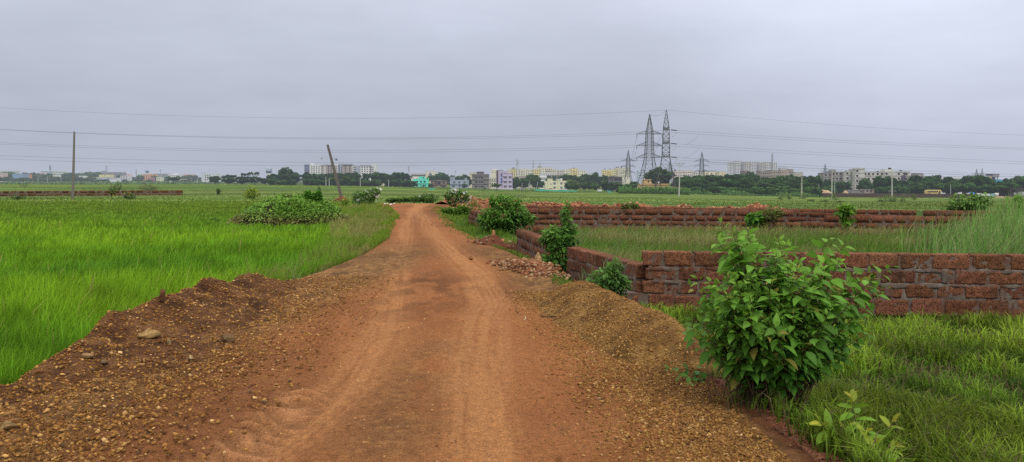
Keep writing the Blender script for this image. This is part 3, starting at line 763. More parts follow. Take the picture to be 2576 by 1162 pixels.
blades('plot_grass', x, y, ground(x, y), h, w, c, 'tall mixed straw and green grass inside the walled plot', 5, .55, (.45, 0))
# wispy taller reed grass at the right edge
x, y = scat(17000, .50, .80, 12.5, 27, rs); pa = fbm(x * .6, y * .6, 3, 73)
k = rs.rand(len(x)) < sst(x / y, .47, .66) * (.15 + sst(pa + .3 * sst(x / y, .52, .72), .42, .8)); x, y = x[k], y[k]; n = len(x)
c = np.array([.18, .34, .075]) * (.3 + 1.2 * rs.rand(n))[:, None]; sd_ = rs.rand(n) < .2; c[sd_] = np.array([.34, .33, .16]) * (.5 + .8 * rs.rand(sd_.sum()))[:, None]
h = (.8 + .9 * rs.rand(n)) * (.7 + .5 * sst(x / y, .55, .7))
blades('reed_grass', x, y, ground(x, y), h, np.maximum(.008, .00085 * y) * (.5 + .9 * rs.rand(n)), c, 'tall wispy green reed grass leaning at the right edge', 6, .35, (.55, .05), droop=.3, root=.8)
# plots and open field beyond
x, y = scat(40000, -.72, .80, 29, 130, rs)
k = (np.where(x < np.interp(y, [28, 60], [-4, -9.5]), y > 60, np.where(y < 66, x > np.interp(y, [28, 42, 66], [.6, -.5, -1.5]), True))) 
x, y = x[k], y[k]; n = len(x); pa = fbm(x * .08, y * .05, 4, 77); pb = fbm(x * .02, y * .09, 4, 78)
c = np.array([.135, .21, .036]) + (np.array([.185, .225, .055]) - np.array([.135, .21, .036])) * sst(pa, .4, .65)[:, None]
c = c * (1 - .45 * sst(pb, .55, .68))[:, None] * (.8 + .35 * rs.rand(n))[:, None]
h = (.06 + .12 * pa) * (.5 + .8 * rs.rand(n)) * np.interp(y, [29, 60], [1.5, 1])
blades('meadow_grass', x, y, ground(x, y), h, .0011 * np.minimum(y, 120) * (.6 + .6 * rs.rand(n)), c, 'low olive grass of the open field behind the walls', 7, .5, (.3, 0), root=.75)
# ================================================================== LEAVES
def leaves(P, D, Nn, Ln, Wd, C, seed=0, fold=.25, droop=.35, rows=(0, .18, .45, .75, 1), prof=(.06, .78, 1., .55, .02), serr=0):
    """P base points, D directions, Nn up normals; returns V, quads, colours (3 columns x rows vertices per leaf)"""
    n = len(P); D = D / np.linalg.norm(D, axis=1)[:, None]
    S = np.cross(D, Nn); S /= np.maximum(np.linalg.norm(S, axis=1), 1e-6)[:, None]; U = np.cross(S, D)
    m = len(rows); V = np.zeros((n, m, 3, 3), np.float32); CC = np.zeros((n, m, 3, 3), np.float32)
    for i, (t, p) in enumerate(zip(rows, prof)):
        ctr = P + D * (Ln * t)[:, None] - U * (droop * Ln * t * t)[:, None]
        hw = (Wd * .5 * p)[:, None]
        V[:, i, 0] = ctr - S * hw + U * hw * fold; V[:, i, 1] = ctr; V[:, i, 2] = ctr + S * hw + U * hw * fold
        CC[:, i, 0] = CC[:, i, 2] = C * (1.0 + .06 * (t - .5)); CC[:, i, 1] = C * 1.16
    b = (np.arange(n) * m * 3)[:, None]
    q = [[i * 3 + j, i * 3 + j + 1, (i + 1) * 3 + j + 1, (i + 1) * 3 + j] for i in range(m - 1) for j in (0, 1)]
    Q = (b[:, None] + np.array(q)[None]).reshape(-1, 4)
    return V.reshape(-1, 3), Q, CC.reshape(-1, 3)
def unit(v): return v / np.maximum(np.linalg.norm(v, axis=-1, keepdims=True), 1e-9)
def px2(Y): return Y / F
# ------------------------------------------------------------------ the big leafy bush on the road edge
def big_bush():
    r = np.random.RandomState(5); Y0 = 5.55
    def W(x, y, dy=0.): p = at(x, y, Y0 + dy); return p
    base = W(1945, 1035); base[2] = float(surf(np.array([base[0]]), np.array([base[1]]))[0]) - .03
    root = thing('leafy_bush', 'large leafy green bush with pointed leaves on the right edge of the road', 'bush', tuple(base))
    tips = [(1815, 560, 0), (1850, 585, .05), (1800, 600, -.1), (1872, 600, .05), (1845, 640, 0), (1960, 605, 0), (1945, 640, -.1), (2085, 600, .1), (2070, 645, 0), (2115, 655, .1),
            (2010, 655, 0), (2040, 680, -.1), (1985, 660, .1), (2150, 690, .1), (2130, 720, 0), (2245, 668, .15), (2200, 700, .12), (2160, 760, .1), (1752, 700, -.05), (1735, 720, .05), (1780, 740, -.1), (1760, 770, 0),
            (1725, 815, .05), (1745, 800, -.1), (2185, 770, .2), (2150, 800, .05), (2120, 830, .1), (2195, 835, .15), (1720, 830, .2), (1890, 600, .1), (1905, 650, 0), (2150, 850, -.1), (2130, 880, 0), (2180, 820, .1), (2100, 905, -.2), (1760, 875, -.1), (1790, 900, -.2), (2165, 880, .2), (1830, 620, -.05), (1860, 660, 0), (1825, 690, 0)]
    for _ in range(135):
        th = r.rand() * 2 * PI; q = math.sqrt(r.rand())
        ex, ey = 1942 + 195 * q * math.cos(th), 792 + 142 * q * math.sin(th)
        dd = (.5 * math.sqrt(max(0, 1 - q * q)) + .05) * (1 if r.rand() < .28 else -1) * (.5 + .5 * r.rand())
        tips.append((ex, ey, dd))
    for cx_, cy_, sx_, sy_, k_ in ((1838, 625, 26, 42, 9), (1960, 640, 22, 28, 6), (2085, 640, 26, 32, 7), (2215, 705, 28, 26, 5)):
        for _ in range(k_): tips.append((cx_ + sx_ * r.randn() * .8, cy_ + sy_ * r.randn() * .8, .15 * r.randn()))
    for _ in range(26):
        tips.append((1760 + 380 * r.rand(), 860 + 70 * r.rand(), -.45 * r.rand() + .1))
    st = MB(); LP, LD, LN, LL, LC = [], [], [], [], []; DP, DD = [], []
    for (tx, ty, dy) in tips:
        tip = W(tx, ty, dy); b = base + np.array([(r.rand() - .5) * .34, (r.rand() - .5) * .2, 0])
        hgt = tip[2] - b[2]
        mid = b * .5 + tip * .5 + np.array([(b[0] - tip[0]) * .16, 0, hgt * .10]) + r.randn(3) * .02
        pts = []
        for k in range(9):
            t = k / 8; pts.append((1 - t) ** 2 * b + 2 * t * (1 - t) * mid + t * t * tip)
        st.tube([tuple(p) for p in pts], [.0065 * (1 - .75 * k / 8) for k in range(9)], 4)
        pts = np.array(pts); L = np.linalg.norm(np.diff(pts, axis=0), axis=1).sum()
        start = max(.30, 1 - .62 / max(L, .3)) if ty < 850 else .5
        s = 1.0; ph = r.rand() * PI; node = 0
        while s > start:
            t = s; p = (1 - t) ** 2 * b + 2 * t * (1 - t) * mid + t * t * tip
            ax = unit(2 * (1 - t) * (mid - b) + 2 * t * (tip - mid))
            side = unit(np.cross(ax, [0, .3, 1.])); fw = np.cross(side, ax)
            size = np.interp(node, [0, 1, 2, 3, 12], [.042, .072, .096, .104, .09]) * (.6 + .7 * r.rand())
            for sg in (0, PI):
                if r.rand() < .07: continue
                a = ph + sg + (r.rand() - .5) * .5
                out = side * math.cos(a) + fw * math.sin(a)
                d = unit(out * (.75 + .25 * min(node, 3) / 3) + ax * np.interp(node, [0, 1, 3], [1.1, .6, .22]) + np.array([0, 0, .02]) + np.array([0, 0, .06 - .34 * r.rand()]) * min(node, 3) / 3)
                LP.append(p + out * .012); LD.append(d); LN.append(unit(np.array([0, -.15, 1.]) + .35 * r.randn(3))); LL.append(size)
                young = max(0, 1 - node / 2.5) * (.55 if ty < 760 else .3)
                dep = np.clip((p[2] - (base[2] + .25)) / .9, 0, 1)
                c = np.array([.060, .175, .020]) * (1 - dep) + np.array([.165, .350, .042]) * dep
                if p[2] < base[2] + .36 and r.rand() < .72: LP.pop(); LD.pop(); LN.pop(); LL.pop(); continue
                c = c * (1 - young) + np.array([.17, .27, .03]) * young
                q_ = r.rand()
                if q_ < .04: c = np.array([.26, .24, .05])
                elif q_ < .16: c = c * .55
                LC.append(c * (.75 + .5 * r.rand()))
            ph += PI / 2 + .25 * (r.rand() - .5); node += 1
            s -= (.030 + .013 * min(node, 3)) / L * (.8 + .4 * r.rand())
        for k in range(3):                                      # withered leaves hanging inside the lower bush
            if r.rand() < .75:
                t = .22 + .3 * r.rand(); p = (1 - t) ** 2 * b + 2 * t * (1 - t) * mid + t * t * tip
                DP.append(p); DD.append(unit(np.array([r.randn() * .3, r.randn() * .3, -1])))
    off = base
    link('stems', MB_mesh(st, 'stems', off, (.115, .085, .04)), root, M_BARK)
    P, D, N_, Ln, C = map(np.array, (LP, LD, LN, LL, LC))
    V, Q, CC = leaves(P, D, N_, Ln, Ln * (.52 + .14 * r.rand(len(P))), C, 1)
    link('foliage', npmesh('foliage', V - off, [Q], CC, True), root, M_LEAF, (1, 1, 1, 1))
    P, D = np.array(DP), np.array(DD); n = len(P)
    V, Q, CC = leaves(P, D, unit(r.randn(n, 3)), .05 + .05 * r.rand(n), .02 + .012 * r.rand(n), np.tile(np.array([.05, .034, .018]), (n, 1)) * (.6 + .8 * r.rand(n))[:, None], 2, .9)
    link('withered_leaves', npmesh('withered_leaves', V - off, [Q], CC, True), root, M_LEAF, (1, 1, 1, 1))
    # straw around its foot
    n = 520; x = base[0] + r.randn(n) * .16; y = base[1] + r.randn(n) * .13 - .05
    c = np.where(r.rand(n, 1) < .65, np.array([[.17, .125, .06]]), np.array([[.10, .14, .03]])) * (.6 + .7 * r.rand(n))[:, None]
    blades('dry_grass_clump', x, y, surf(x, y), .10 + .22 * r.rand(n), .006 + .004 * r.rand(n), c, 'straw coloured grass clump around the foot of the large leafy bush', 8, .8, (0, 0), droop=.5, root=.7)
def MB_mesh(m, name, off, rgb): return m.mesh(name, off, rgb)
big_bush()
# ------------------------------------------------------------------ guava-like sapling in the bottom right corner, and creeping sprig
def stem_plant(name, label, cat, stems, base, leaf_l, leaf_w, cols, seed, rad=.006, gap=.05, start=.15, droop=.25, up=.55, pairs=True, flowers=None):
    """stems: list of tip points (3-D)"""
    r = np.random.RandomState(seed); base = np.array(base, float)
    root = thing(name, label, cat, tuple(base)); st = MB(); LP, LD, LN, LL, LC = [], [], [], [], []
    for tip in stems:
        tip = np.array(tip, float); b = base + np.array([(r.rand() - .5), (r.rand() - .5), 0]) * rad * 6
        mid = (b + tip) / 2 + np.array([(b[0] - tip[0]) * .2, (b[1] - tip[1]) * .2, abs(tip[2] - b[2]) * .12])
        f = lambda t: (1 - t) ** 2 * b + 2 * t * (1 - t) * mid + t * t * tip
        st.tube([tuple(f(k / 7)) for k in range(8)], [rad * (1 - .7 * k / 7) for k in range(8)], 5)
        L = np.linalg.norm(tip - b); s = 1.; node = 0; ph = r.rand() * 3
        while s > start:
            p = f(s); ax = unit(2 * (1 - s) * (mid - b) + 2 * s * (tip - mid))
            side = unit(np.cross(ax, [.1, .4, 1.])); fw = np.cross(side, ax)
            for sg in (0, PI):
                a = ph + sg + (r.rand() - .5) * .4; out = side * math.cos(a) + fw * math.sin(a)
                d = unit(out + ax * np.interp(node, [0, 1, 3], [1.4, .8, up]) - np.array([0, 0, .12 * min(node, 3)]))
                LP.append(p); LD.append(d); LN.append(unit(np.array([0, -.2, 1.]) + .25 * r.randn(3)))
                LL.append(leaf_l * np.interp(node, [0, 1, 2], [.55, .85, 1]) * (.8 + .4 * r.rand()))
                k = max(0, 1 - node / 2.2); LC.append((np.array(cols[0]) * (1 - k) + np.array(cols[1]) * k) * (.75 + .5 * r.rand()))
            ph += PI / 2; node += 1; s -= gap / L * (.8 + .4 * r.rand())
    link('stems', st.mesh('stems', base, (.12, .10, .045)), root, M_BARK)
    P, D, N_, Ln, C = map(np.array, (LP, LD, LN, LL, LC))
    V, Q, CC = leaves(P, D, N_, Ln, Ln * leaf_w, C, seed, .3, droop, prof=(.08, .7, 1., .82, .1))
    link('foliage', npmesh('foliage', V - base, [Q], CC, True), root, M_LEAF, (1, 1, 1, 1))
    return root
A = lambda x, y, Y: at(x, y, Y)
g0 = A(2165, 1180, 4.6); g0[2] = float(surf(np.array([g0[0]]), np.array([g0[1]]))[0]) - .02
stem_plant('sapling', 'small sapling with paired oval yellowish leaves in the bottom right corner beside the road edge', 'sapling',
           [A(2142, 1000, 4.6), A(2062, 1062, 4.5), A(2245, 1062, 4.7), A(2178, 1090, 4.35), A(2255, 1125, 4.5), A(2120, 1075, 4.8), A(2205, 1120, 4.6)],
           g0, .115, .42, ((.135, .26, .024), (.32, .32, .035)), 15, .005, .042, .12)
s0 = A(1795, 935, 6.3); s0[2] = float(surf(np.array([s0[0]]), np.array([s0[1]]))[0])
stem_plant('creeping_sprig', 'leafy sprig creeping over the gravel left of the large bush', 'plant', [A(1682, 925, 6.2), A(1712, 950, 6.1), A(1765, 925, 6.3), A(1740, 965, 6.0)], s0, .085, .5,
           ((.06, .16, .03), (.13, .24, .04)), 16, .004, .07, .35)
# ------------------------------------------------------------------ weeds and shrubs further off
def shrub(name, label, cat, x, ybase, blobs, n, leaf, cols, seed, group=None, stems=8, Y=None, flowers=0, flower_col=(.85, .83, .82), fsize=.09, flat=.5, dryb=0., loc=None, hollow=.35):
    """blobs: (x, y, rx, ry) ellipses in survey pixels at the shrub's own distance"""
    r = np.random.RandomState(seed)
    if loc is None:
        b = hit(x, ybase)
        if Y: b = at(x, ybase, Y); b[2] = float(ground(b[0], b[1]))
    else: b = np.array(loc, float)
    Yb = b[1]; k = Yb / F
    root = thing(name, label, cat, tuple(b), group)
    area = np.array([q[2] * q[3] for q in blobs]); pk = r.choice(len(blobs), n, p=area / area.sum())
    B = np.array([at(q[0], q[1], Yb) for q in blobs]); RR = np.array([(q[2] * k, min(q[2], q[3]) * k * .9, q[3] * k) for q in blobs])
    v = unit(r.randn(n, 3)) * (hollow + (1 - hollow) * r.rand(n, 1) ** .5)
    P = B[pk] + v * RR[pk] * (.45 + 1.05 * fbm(v[:, 0] * 2.4 + seed, v[:, 2] * 2.2 + v[:, 1], 3, seed))[:, None]
    gz = ground(P[:, 0], P[:, 1]); P[:, 2] = np.maximum(P[:, 2], gz + .03)
    D = unit(v * np.array([1, 1, .6]) + r.randn(n, 3) * .6 - np.array([0, 0, .25])); N_ = unit(np.array([0, -.1, 1.]) + r.randn(n, 3) * flat)
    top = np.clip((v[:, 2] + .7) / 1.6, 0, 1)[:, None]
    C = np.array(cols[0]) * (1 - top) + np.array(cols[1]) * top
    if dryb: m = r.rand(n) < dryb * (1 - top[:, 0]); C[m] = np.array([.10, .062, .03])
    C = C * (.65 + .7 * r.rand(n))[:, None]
    Ln = leaf * (.7 + .6 * r.rand(n))
    V, Q, CC = leaves(P, D, N_, Ln, Ln * .55, C, seed, .25, .3, rows=(0, .4, 1), prof=(.1, 1, .03))
    st = MB()
    for i in range(stems):
        t = P[r.randint(n)]; bb = b + np.array([r.randn() * .1, r.randn() * .05, -.05])
        st.tube([tuple(bb), tuple((bb * .45 + t * .55) + np.array([0, 0, .05])), tuple(t)], [.018, .012, .004], 4)
    if stems: link('stems', st.mesh('stems', b, (.10, .08, .045)), root, M_BARK, (1, 1, 1, hz(Yb)))
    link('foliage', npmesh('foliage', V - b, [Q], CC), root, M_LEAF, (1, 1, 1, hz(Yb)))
    if flowers:
        fm = MB(); 
        for j in range(5):
            a = 2 * PI * j / 5
            fm.poly([(0, 0, 0), (math.cos(a - .5) * .7, math.sin(a - .5) * .7, .25), (math.cos(a), math.sin(a), .35), (math.cos(a + .5) * .7, math.sin(a + .5) * .7, .25)])
        me = fm.mesh('flower', rgb=(1, 1, 1)); me.materials.append(M_LEAF)
        for i in range(flowers):
            q = r.randint(len(blobs)); vv = unit(r.randn(3)); vv[1] = -abs(vv[1]) * .7
            p = B[q] + vv * RR[q] * (.9 + .25 * r.rand())
            if p[2] < b[2] + .3 * (B[q][2] - b[2]): p[2] = B[q][2] + abs(vv[2]) * RR[q][2]
            o = link('flower', me, root, None, (*flower_col, hz(Yb))); o.location = p - b
            o.scale = (fsize * (.7 + .6 * r.rand()),) * 3; o.rotation_euler = (1.0 + r.randn() * .3, r.randn() * .3, r.rand() * 6)
    return root
GD, GM, GB = (.028, .070, .014), (.075, .165, .026), (.12, .235, .03)
shrub('roadside_bush', 'dense round green bush on the right verge covering the end of the middle wall', 'bush', 1262, 588,
      [(1262, 548, 50, 38), (1262, 514, 36, 20), (1300, 535, 28, 32), (1228, 562, 24, 26), (1275, 572, 48, 22), (1320, 552, 20, 20), (1240, 503, 10, 12), (1280, 500, 12, 13), (1258, 497, 7, 10), (1303, 508, 8, 12), (1225, 535, 14, 14), (1335, 545, 12, 8), (1212, 552, 12, 12)], 4200, .135, ((.040, .11, .020), (.17, .33, .055)), 61, stems=14)
shrub('weed_bush', 'leafy green bush filling the gap between the two side walls', 'bush', 1408, 690,
      [(1408, 640, 34, 42), (1405, 600, 36, 28), (1425, 562, 9, 26), (1422, 530, 4, 22), (1380, 598, 16, 16), (1434, 598, 20, 16), (1390, 665, 26, 24), (1440, 575, 10, 12), (1395, 580, 10, 10)], 1900, .095, ((.034, .095, .018), (.15, .31, .05)), 62, Y=15.6, stems=10)
shrub('weed_bush', 'green leafy weeds at the foot of the side wall left of the near corner', 'weeds', 1530, 742,
      [(1530, 700, 42, 34), (1500, 715, 24, 22), (1560, 715, 24, 26), (1545, 670, 22, 18)], 700, .075, ((.04, .10, .022), (.13, .27, .05)), 63, Y=11.0, stems=8)
shrub('weed_bush', 'sparse yellowish weeds growing on the broken side wall at the far bend', 'weeds', 1196, 552,
      [(1196, 525, 16, 20), (1205, 545, 22, 12), (1190, 508, 9, 10)], 500, .10, ((.07, .08, .02), (.17, .22, .04)), 64)
shrub('ground_creeper', 'low bright green creeper on the right verge beside the road bend', 'creeper', 1150, 545,
      [(1150, 530, 32, 10), (1185, 545, 30, 12), (1125, 527, 18, 5), (1170, 522, 20, 8)], 1500, .12, ((.05, .12, .015), (.13, .27, .03)), 65, Y=42, stems=0)
shrub('leafy_sapling', 'small bright leafed sapling in front of the middle wall right of the large bush', 'sapling', 2128, 572,
      [(2128, 530, 18, 12), (2128, 555, 8, 16), (2120, 525, 12, 8)], 150, .24, ((.05, .13, .015), (.17, .31, .03)), 66, Y=27.5, stems=4)
shrub('leafy_sapling', 'broad leafed green plant against the middle wall behind the top of the large bush', 'sapling', 1900, 572, [(1898, 548, 16, 12), (1900, 562, 10, 8)], 90, .26, ((.03, .10, .012), (.10, .25, .02)), 67, Y=27.8, stems=3)
shrub('scrubby_weed', 'thin reddish green weed climbing the middle wall beside the broad leafed plant', 'weeds', 1940, 572, [(1940, 540, 18, 20), (1925, 560, 10, 10), (1960, 535, 12, 10)], 330, .12, ((.06, .07, .02), (.16, .21, .045)), 68, Y=27.8, stems=6)
shrub('scrubby_weed', 'small weed growing from the middle wall right of the round roadside bush', 'weeds', 1420, 560, [(1420, 540, 12, 22), (1430, 520, 8, 12)], 240, .11, ((.06, .08, .02), (.15, .22, .04)), 69, Y=28.5, stems=4)
shrub('scrubby_weed', 'dark low weed on top of the farthest wall', 'weeds', 1585, 524, [(1585, 522, 22, 9)], 240, .15, ((.04, .06, .015), (.10, .15, .03)), 70, Y=36, stems=3)
shrub('flowering_bush', 'tall bush dotted with white flowers left of the road end, by the leaning pole', 'bush', 920, 522,
      [(920, 500, 30, 22), (935, 488, 22, 14), (905, 512, 22, 12), (945, 480, 14, 8), (900, 490, 14, 12)], 1500, .16, ((.05, .105, .025), (.13, .23, .05)), 71, stems=10, flowers=32, fsize=.12)
shrub('flowering_bush', 'white flowered bush on the right of the road end above the red heap', 'bush', 1148, 517,
      [(1142, 500, 20, 18), (1165, 494, 20, 13), (1130, 490, 14, 10), (1170, 505, 12, 10), (1150, 484, 22, 7)], 1100, .16, ((.05, .105, .025), (.13, .23, .05)), 72, stems=10, flowers=42, fsize=.115, Y=53)
shrub('flowering_bush', 'loose hedge plant with few white flowers beyond the road end', 'bush', 1070, 507, [(1075, 496, 20, 9), (1060, 500, 16, 6), (1090, 499, 14, 7)], 500, .17, ((.035, .08, .02), (.09, .16, .035)), 73, stems=6, flowers=9, fsize=.09, Y=68)
shrub('low_hedge', 'low green hedge along the far side of the road end', 'hedge', 1040, 508, [(1010, 502, 22, 5), (1045, 501, 26, 6), (985, 503, 16, 5), (1078, 502, 18, 6)], 1500, .17, ((.05, .10, .018), (.11, .20, .03)), 74, stems=0, Y=66)
shrub('yellow_sapling', 'yellow-green feathery sapling standing alone in the left field above the vine mound', 'sapling', 633, 507, [(633, 482, 13, 8), (640, 488, 16, 7), (628, 490, 14, 8), (634, 474, 7, 6)], 190, .30, ((.12, .20, .02), (.30, .36, .03)), 75, stems=3)
shrub('yellow_sapling', 'small yellow tipped shoot beside the vine mound next to the flowering bush', 'sapling', 868, 527, [(868, 505, 10, 6), (866, 516, 6, 10)], 110, .2, ((.08, .17, .02), (.28, .34, .03)), 76, stems=2, Y=52)
for i, (px, py, yb, w_, h_, lab) in enumerate(((283, 478, 500, 9, 14, 'thin yellow flowered weed standing right of the left utility pole'), (298, 468, 486, 9, 12, 'dark leafy weed above the far wall right of the left utility pole'),
        (325, 492, 503, 14, 7, 'straggling weed with yellow blooms below the middle of the far wall'), (372, 472, 482, 26, 8, 'grey-brown thorny scrub behind the far wall'), (45, 497, 502, 16, 4, 'low dark tussock left of the utility pole, in front of the far wall'),
        (803, 475, 481, 4, 6, 'slender weed rising from the field right of the yellow-green sapling'), (550, 480, 492, 4, 6, 'thin shoot between the far wall and the yellow-green sapling'),
        (835, 520 + 28, 560, 10, 6, 'olive weed at the right foot of the vine mound'), (60, 466, 472, 14, 4, 'dark round bush in the far left field'))):
    shrub('field_weed', lab, 'weeds', px, yb, [(px, py, w_, h_)], 150 if w_ < 20 else 420, .22, ((.045, .07, .02), (.10, .15, .035)) if i != 3 else ((.10, .095, .05), (.14, .14, .07)), 80 + i, stems=3, flowers=4 if i in (0, 2) else 0, flower_col=(.8, .6, .02), fsize=.12)
for i, (px, py, yb, w_, h_, lab) in enumerate(((540, 556, 566, 12, 9, 'small dark weed standing in the paddy left of the vine mound'), (610, 575 - 8, 574, 8, 5, 'tiny weed in the paddy at the left foot of the vine mound'), (905, 610, 622, 16, 14, 'reddish grass weed on the left verge near the road'))):
    shrub('field_weed', lab, 'weeds', px, yb, [(px, py, w_, h_)], 130, .09, ((.035, .09, .02), (.09, .17, .03)), 95 + i, stems=3)
shrub('weed_bush', 'large dark green shrub at the right edge behind the far opening of the plots', 'bush', 2440, 531, [(2430, 514, 40, 15), (2465, 510, 30, 16), (2400, 518, 20, 11), (2410, 497, 14, 8), (2450, 494, 18, 7), (2440, 525, 46, 9), (2480, 496, 8, 9)], 950, .21, ((.075, .14, .032), (.19, .33, .07)), 98, stems=10, flowers=3, fsize=.1, Y=44)
shrub('weed_bush', 'bright green leafy bush cut by the right picture edge above the reeds', 'bush', 2560, 560, [(2560, 535, 26, 22), (2535, 520, 14, 10), (2575, 505, 20, 14), (2600, 530, 30, 30)], 700, .20, ((.05, .11, .02), (.14, .27, .035)), 99, stems=8, Y=27)
for i, (px, yb, w_, h_) in enumerate(((1250, 800, 30, 10),)): pass
# the vine-covered mound in the paddy
def vine_mound():
    r = np.random.RandomState(33); mx, my, rx, ry = MOUND
    g0 = float(ground(mx, my)); b = np.array([mx, my, g0])
    root = thing('vine_mound', 'mound smothered in small-leaved vines in the left paddy, with a taller tuft on top', 'vine mound', tuple(b))
    def top(X, Y):
        q = np.clip(1 - ((X - mx) / rx) ** 2 - ((Y - my) / ry) ** 2, 0, 1)
        h = q ** .55 * np.interp(X - mx, [-2.8, -1.8, -.7, .6, 1.7, 2.7], [.62, 1.12, 1.45, 1.5, 1.32, .95])
        return ground(X, Y) - .03 + h * (.9 + .35 * (fbm(X * 1.6, Y * 1.6, 3, 5) - .3))
    a = np.linspace(0, 2 * PI, 72, endpoint=False); rad = np.linspace(0, 1.02, 26)
    Rr, Aa = np.meshgrid(rad, a, indexing='ij'); X, Y = mx + rx * Rr * np.cos(Aa), my + ry * Rr * np.sin(Aa); Z = top(X, Y) - .10
    i = np.arange(X.size).reshape(X.shape); j = np.roll(i, -1, 1)
    Q = np.stack([i[:-1], i[1:], j[1:], j[:-1]], -1).reshape(-1, 4)
    C = np.tile(np.array([.035, .030, .014]), (X.size, 1))
    link('earth_core', npmesh('earth_core', np.stack([X, Y, Z], -1).reshape(-1, 3) - b, [Q], C, True), root, M_ROAD)
    n = 15000; rr = np.sqrt(r.rand(n)) ** .8; aa = r.rand(n) * 2 * PI; front = r.rand(n) < .7; aa = np.where(front, -np.abs(aa - PI), aa)
    X, Y = mx + rx * rr * np.cos(aa), my + ry * rr * np.sin(aa); Z = top(X, Y)
    hgt = (Z - ground(X, Y)); P = np.stack([X, Y, Z - .06 * r.rand(n)], -1)
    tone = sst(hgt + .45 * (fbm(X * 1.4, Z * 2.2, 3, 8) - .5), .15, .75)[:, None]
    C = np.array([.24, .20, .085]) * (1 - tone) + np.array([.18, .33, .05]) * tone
    C = C * (.25 + 1.25 * r.rand(n))[:, None]
    thin = fbm(X * 1.3, Z * 2.5, 3, 12); keep = (r.rand(n) < .18 + 1.2 * sst(thin, .34, .54)); P, C = P[keep], C[keep]; n = len(P)
    D = unit(r.randn(n, 3) * .7 + np.array([0, -.4, -.25])); N_ = unit(np.array([0, -.5, .8]) + r.randn(n, 3) * .5); Ln = .075 + .05 * r.rand(n)
    V, Q, CC = leaves(P, D, N_, Ln, Ln * .75, C, 4, .2, .2, rows=(0, .4, 1), prof=(.15, 1, .05))
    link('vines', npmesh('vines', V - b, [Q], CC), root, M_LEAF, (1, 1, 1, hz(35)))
    n = 1500; cs = np.array([at(776, 500, my), at(797, 500, my), at(786, 512, my), at(800, 492, my), at(775, 490, my)]); rd = np.array([(.16, .15, .30), (.18, .15, .28), (.55, .35, .32), (.10, .1, .16), (.07, .07, .13)])
    q = r.randint(0, 5, n); v = unit(r.randn(n, 3)); P = cs[q] + v * rd[q] * (.45 + 1.1 * fbm(v[:, 0] * 2.5 + q, v[:, 2] * 2.5 + v[:, 1], 3, 6))[:, None]; C = np.array([.12, .29, .035]) * (.4 + .9 * r.rand(n))[:, None] * (.7 + .5 * np.clip(v[:, 2:], -.5, 1))
    Ln = .075 + .05 * r.rand(n)
    V, Q, CC = leaves(P, unit(v + r.randn(n, 3) * .5), unit(np.array([0, -.4, .8]) + r.randn(n, 3) * .4), Ln, Ln * .75, C, 5, .2, .2, rows=(0, .4, 1), prof=(.15, 1, .05))
    link('top_tuft', npmesh('top_tuft', V - b, [Q], CC), root, M_LEAF, (1, 1, 1, hz(35)))
vine_mound()
# reed stalks leaning over the near corner of the wall
def reed(x, yb, tips, label, seed, Y, rgb, wid=.010):
    r = np.random.RandomState(seed); b = at(x, yb, Y); b[2] = float(surf(np.array([b[0]]), np.array([b[1]]))[0])
    root = thing('reed_clump', label, 'reeds', tuple(b)); Vs, Qs, Cs = [], [], []; n = 0
    for (tx, ty) in tips:
        tip = at(tx, ty, Y + r.randn() * .15); bb = b + np.array([r.randn() * .07, r.randn() * .07, 0])
        mid = np.array([bb[0] * .75 + tip[0] * .25, (bb[1] + tip[1]) / 2, bb[2] + (tip[2] - bb[2]) * .8])
        for k in range(8):
            t = k / 7; p = (1 - t) ** 2 * bb + 2 * t * (1 - t) * mid + t * t * tip; w = wid * (1 - t) ** .6 * .5 + .0012
            Vs += [p - [w, 0, w * .4], p + [w, 0, w * .4]]; Cs += [np.array(rgb) * (.65 + .5 * t)] * 2
            if k < 7: Qs.append((n, n + 1, n + 3, n + 2))
            n += 2
    link('blades', npmesh('blades', np.array(Vs) - b, [np.array(Qs)], np.array(Cs)), root, M_GRASS, (1, 1, 1, 1))
rr = np.random.RandomState(9)
reed(1505, 735, [(1560 + 40 * rr.rand(), 640 + 30 * rr.rand()) for _ in range(8)] + [(1640, 600), (1700, 560), (1720, 590), (1600, 560), (1640, 535), (1530, 640), (1515, 650)], 'clump of reeds leaning right over the corner of the near wall', 1, 11.2, (.20, .27, .12))
reed(1480, 730, [(1470 + 60 * (rr.rand() - .5), 650 + 40 * rr.rand()) for _ in range(12)], 'clump of upright reeds at the foot of the side wall', 2, 11.4, (.14, .22, .07))
reed(1335, 610, [(1310 + 50 * (rr.rand() - .5), 560 + 25 * rr.rand()) for _ in range(8)], 'dry reed clump by the far end of the short side wall', 3, 20.8, (.25, .25, .12), .018)
reed(1425, 600, [(1450 + 80 * rr.rand(), 560 + 25 * rr.rand()) for _ in range(10)] + [(1480, 552), (1510, 560)], 'arching dry reeds rising behind the bush in the wall gap', 4, 17.5, (.28, .27, .14), .014)
reed(750, 722, [(690, 690), (705, 672), (735, 690), (755, 655), (765, 680), (800, 705), (790, 722)], 'pale grass stalks leaning over the edge of the road beyond the spoil bank', 5, 12.6, (.28, .38, .16), .010)
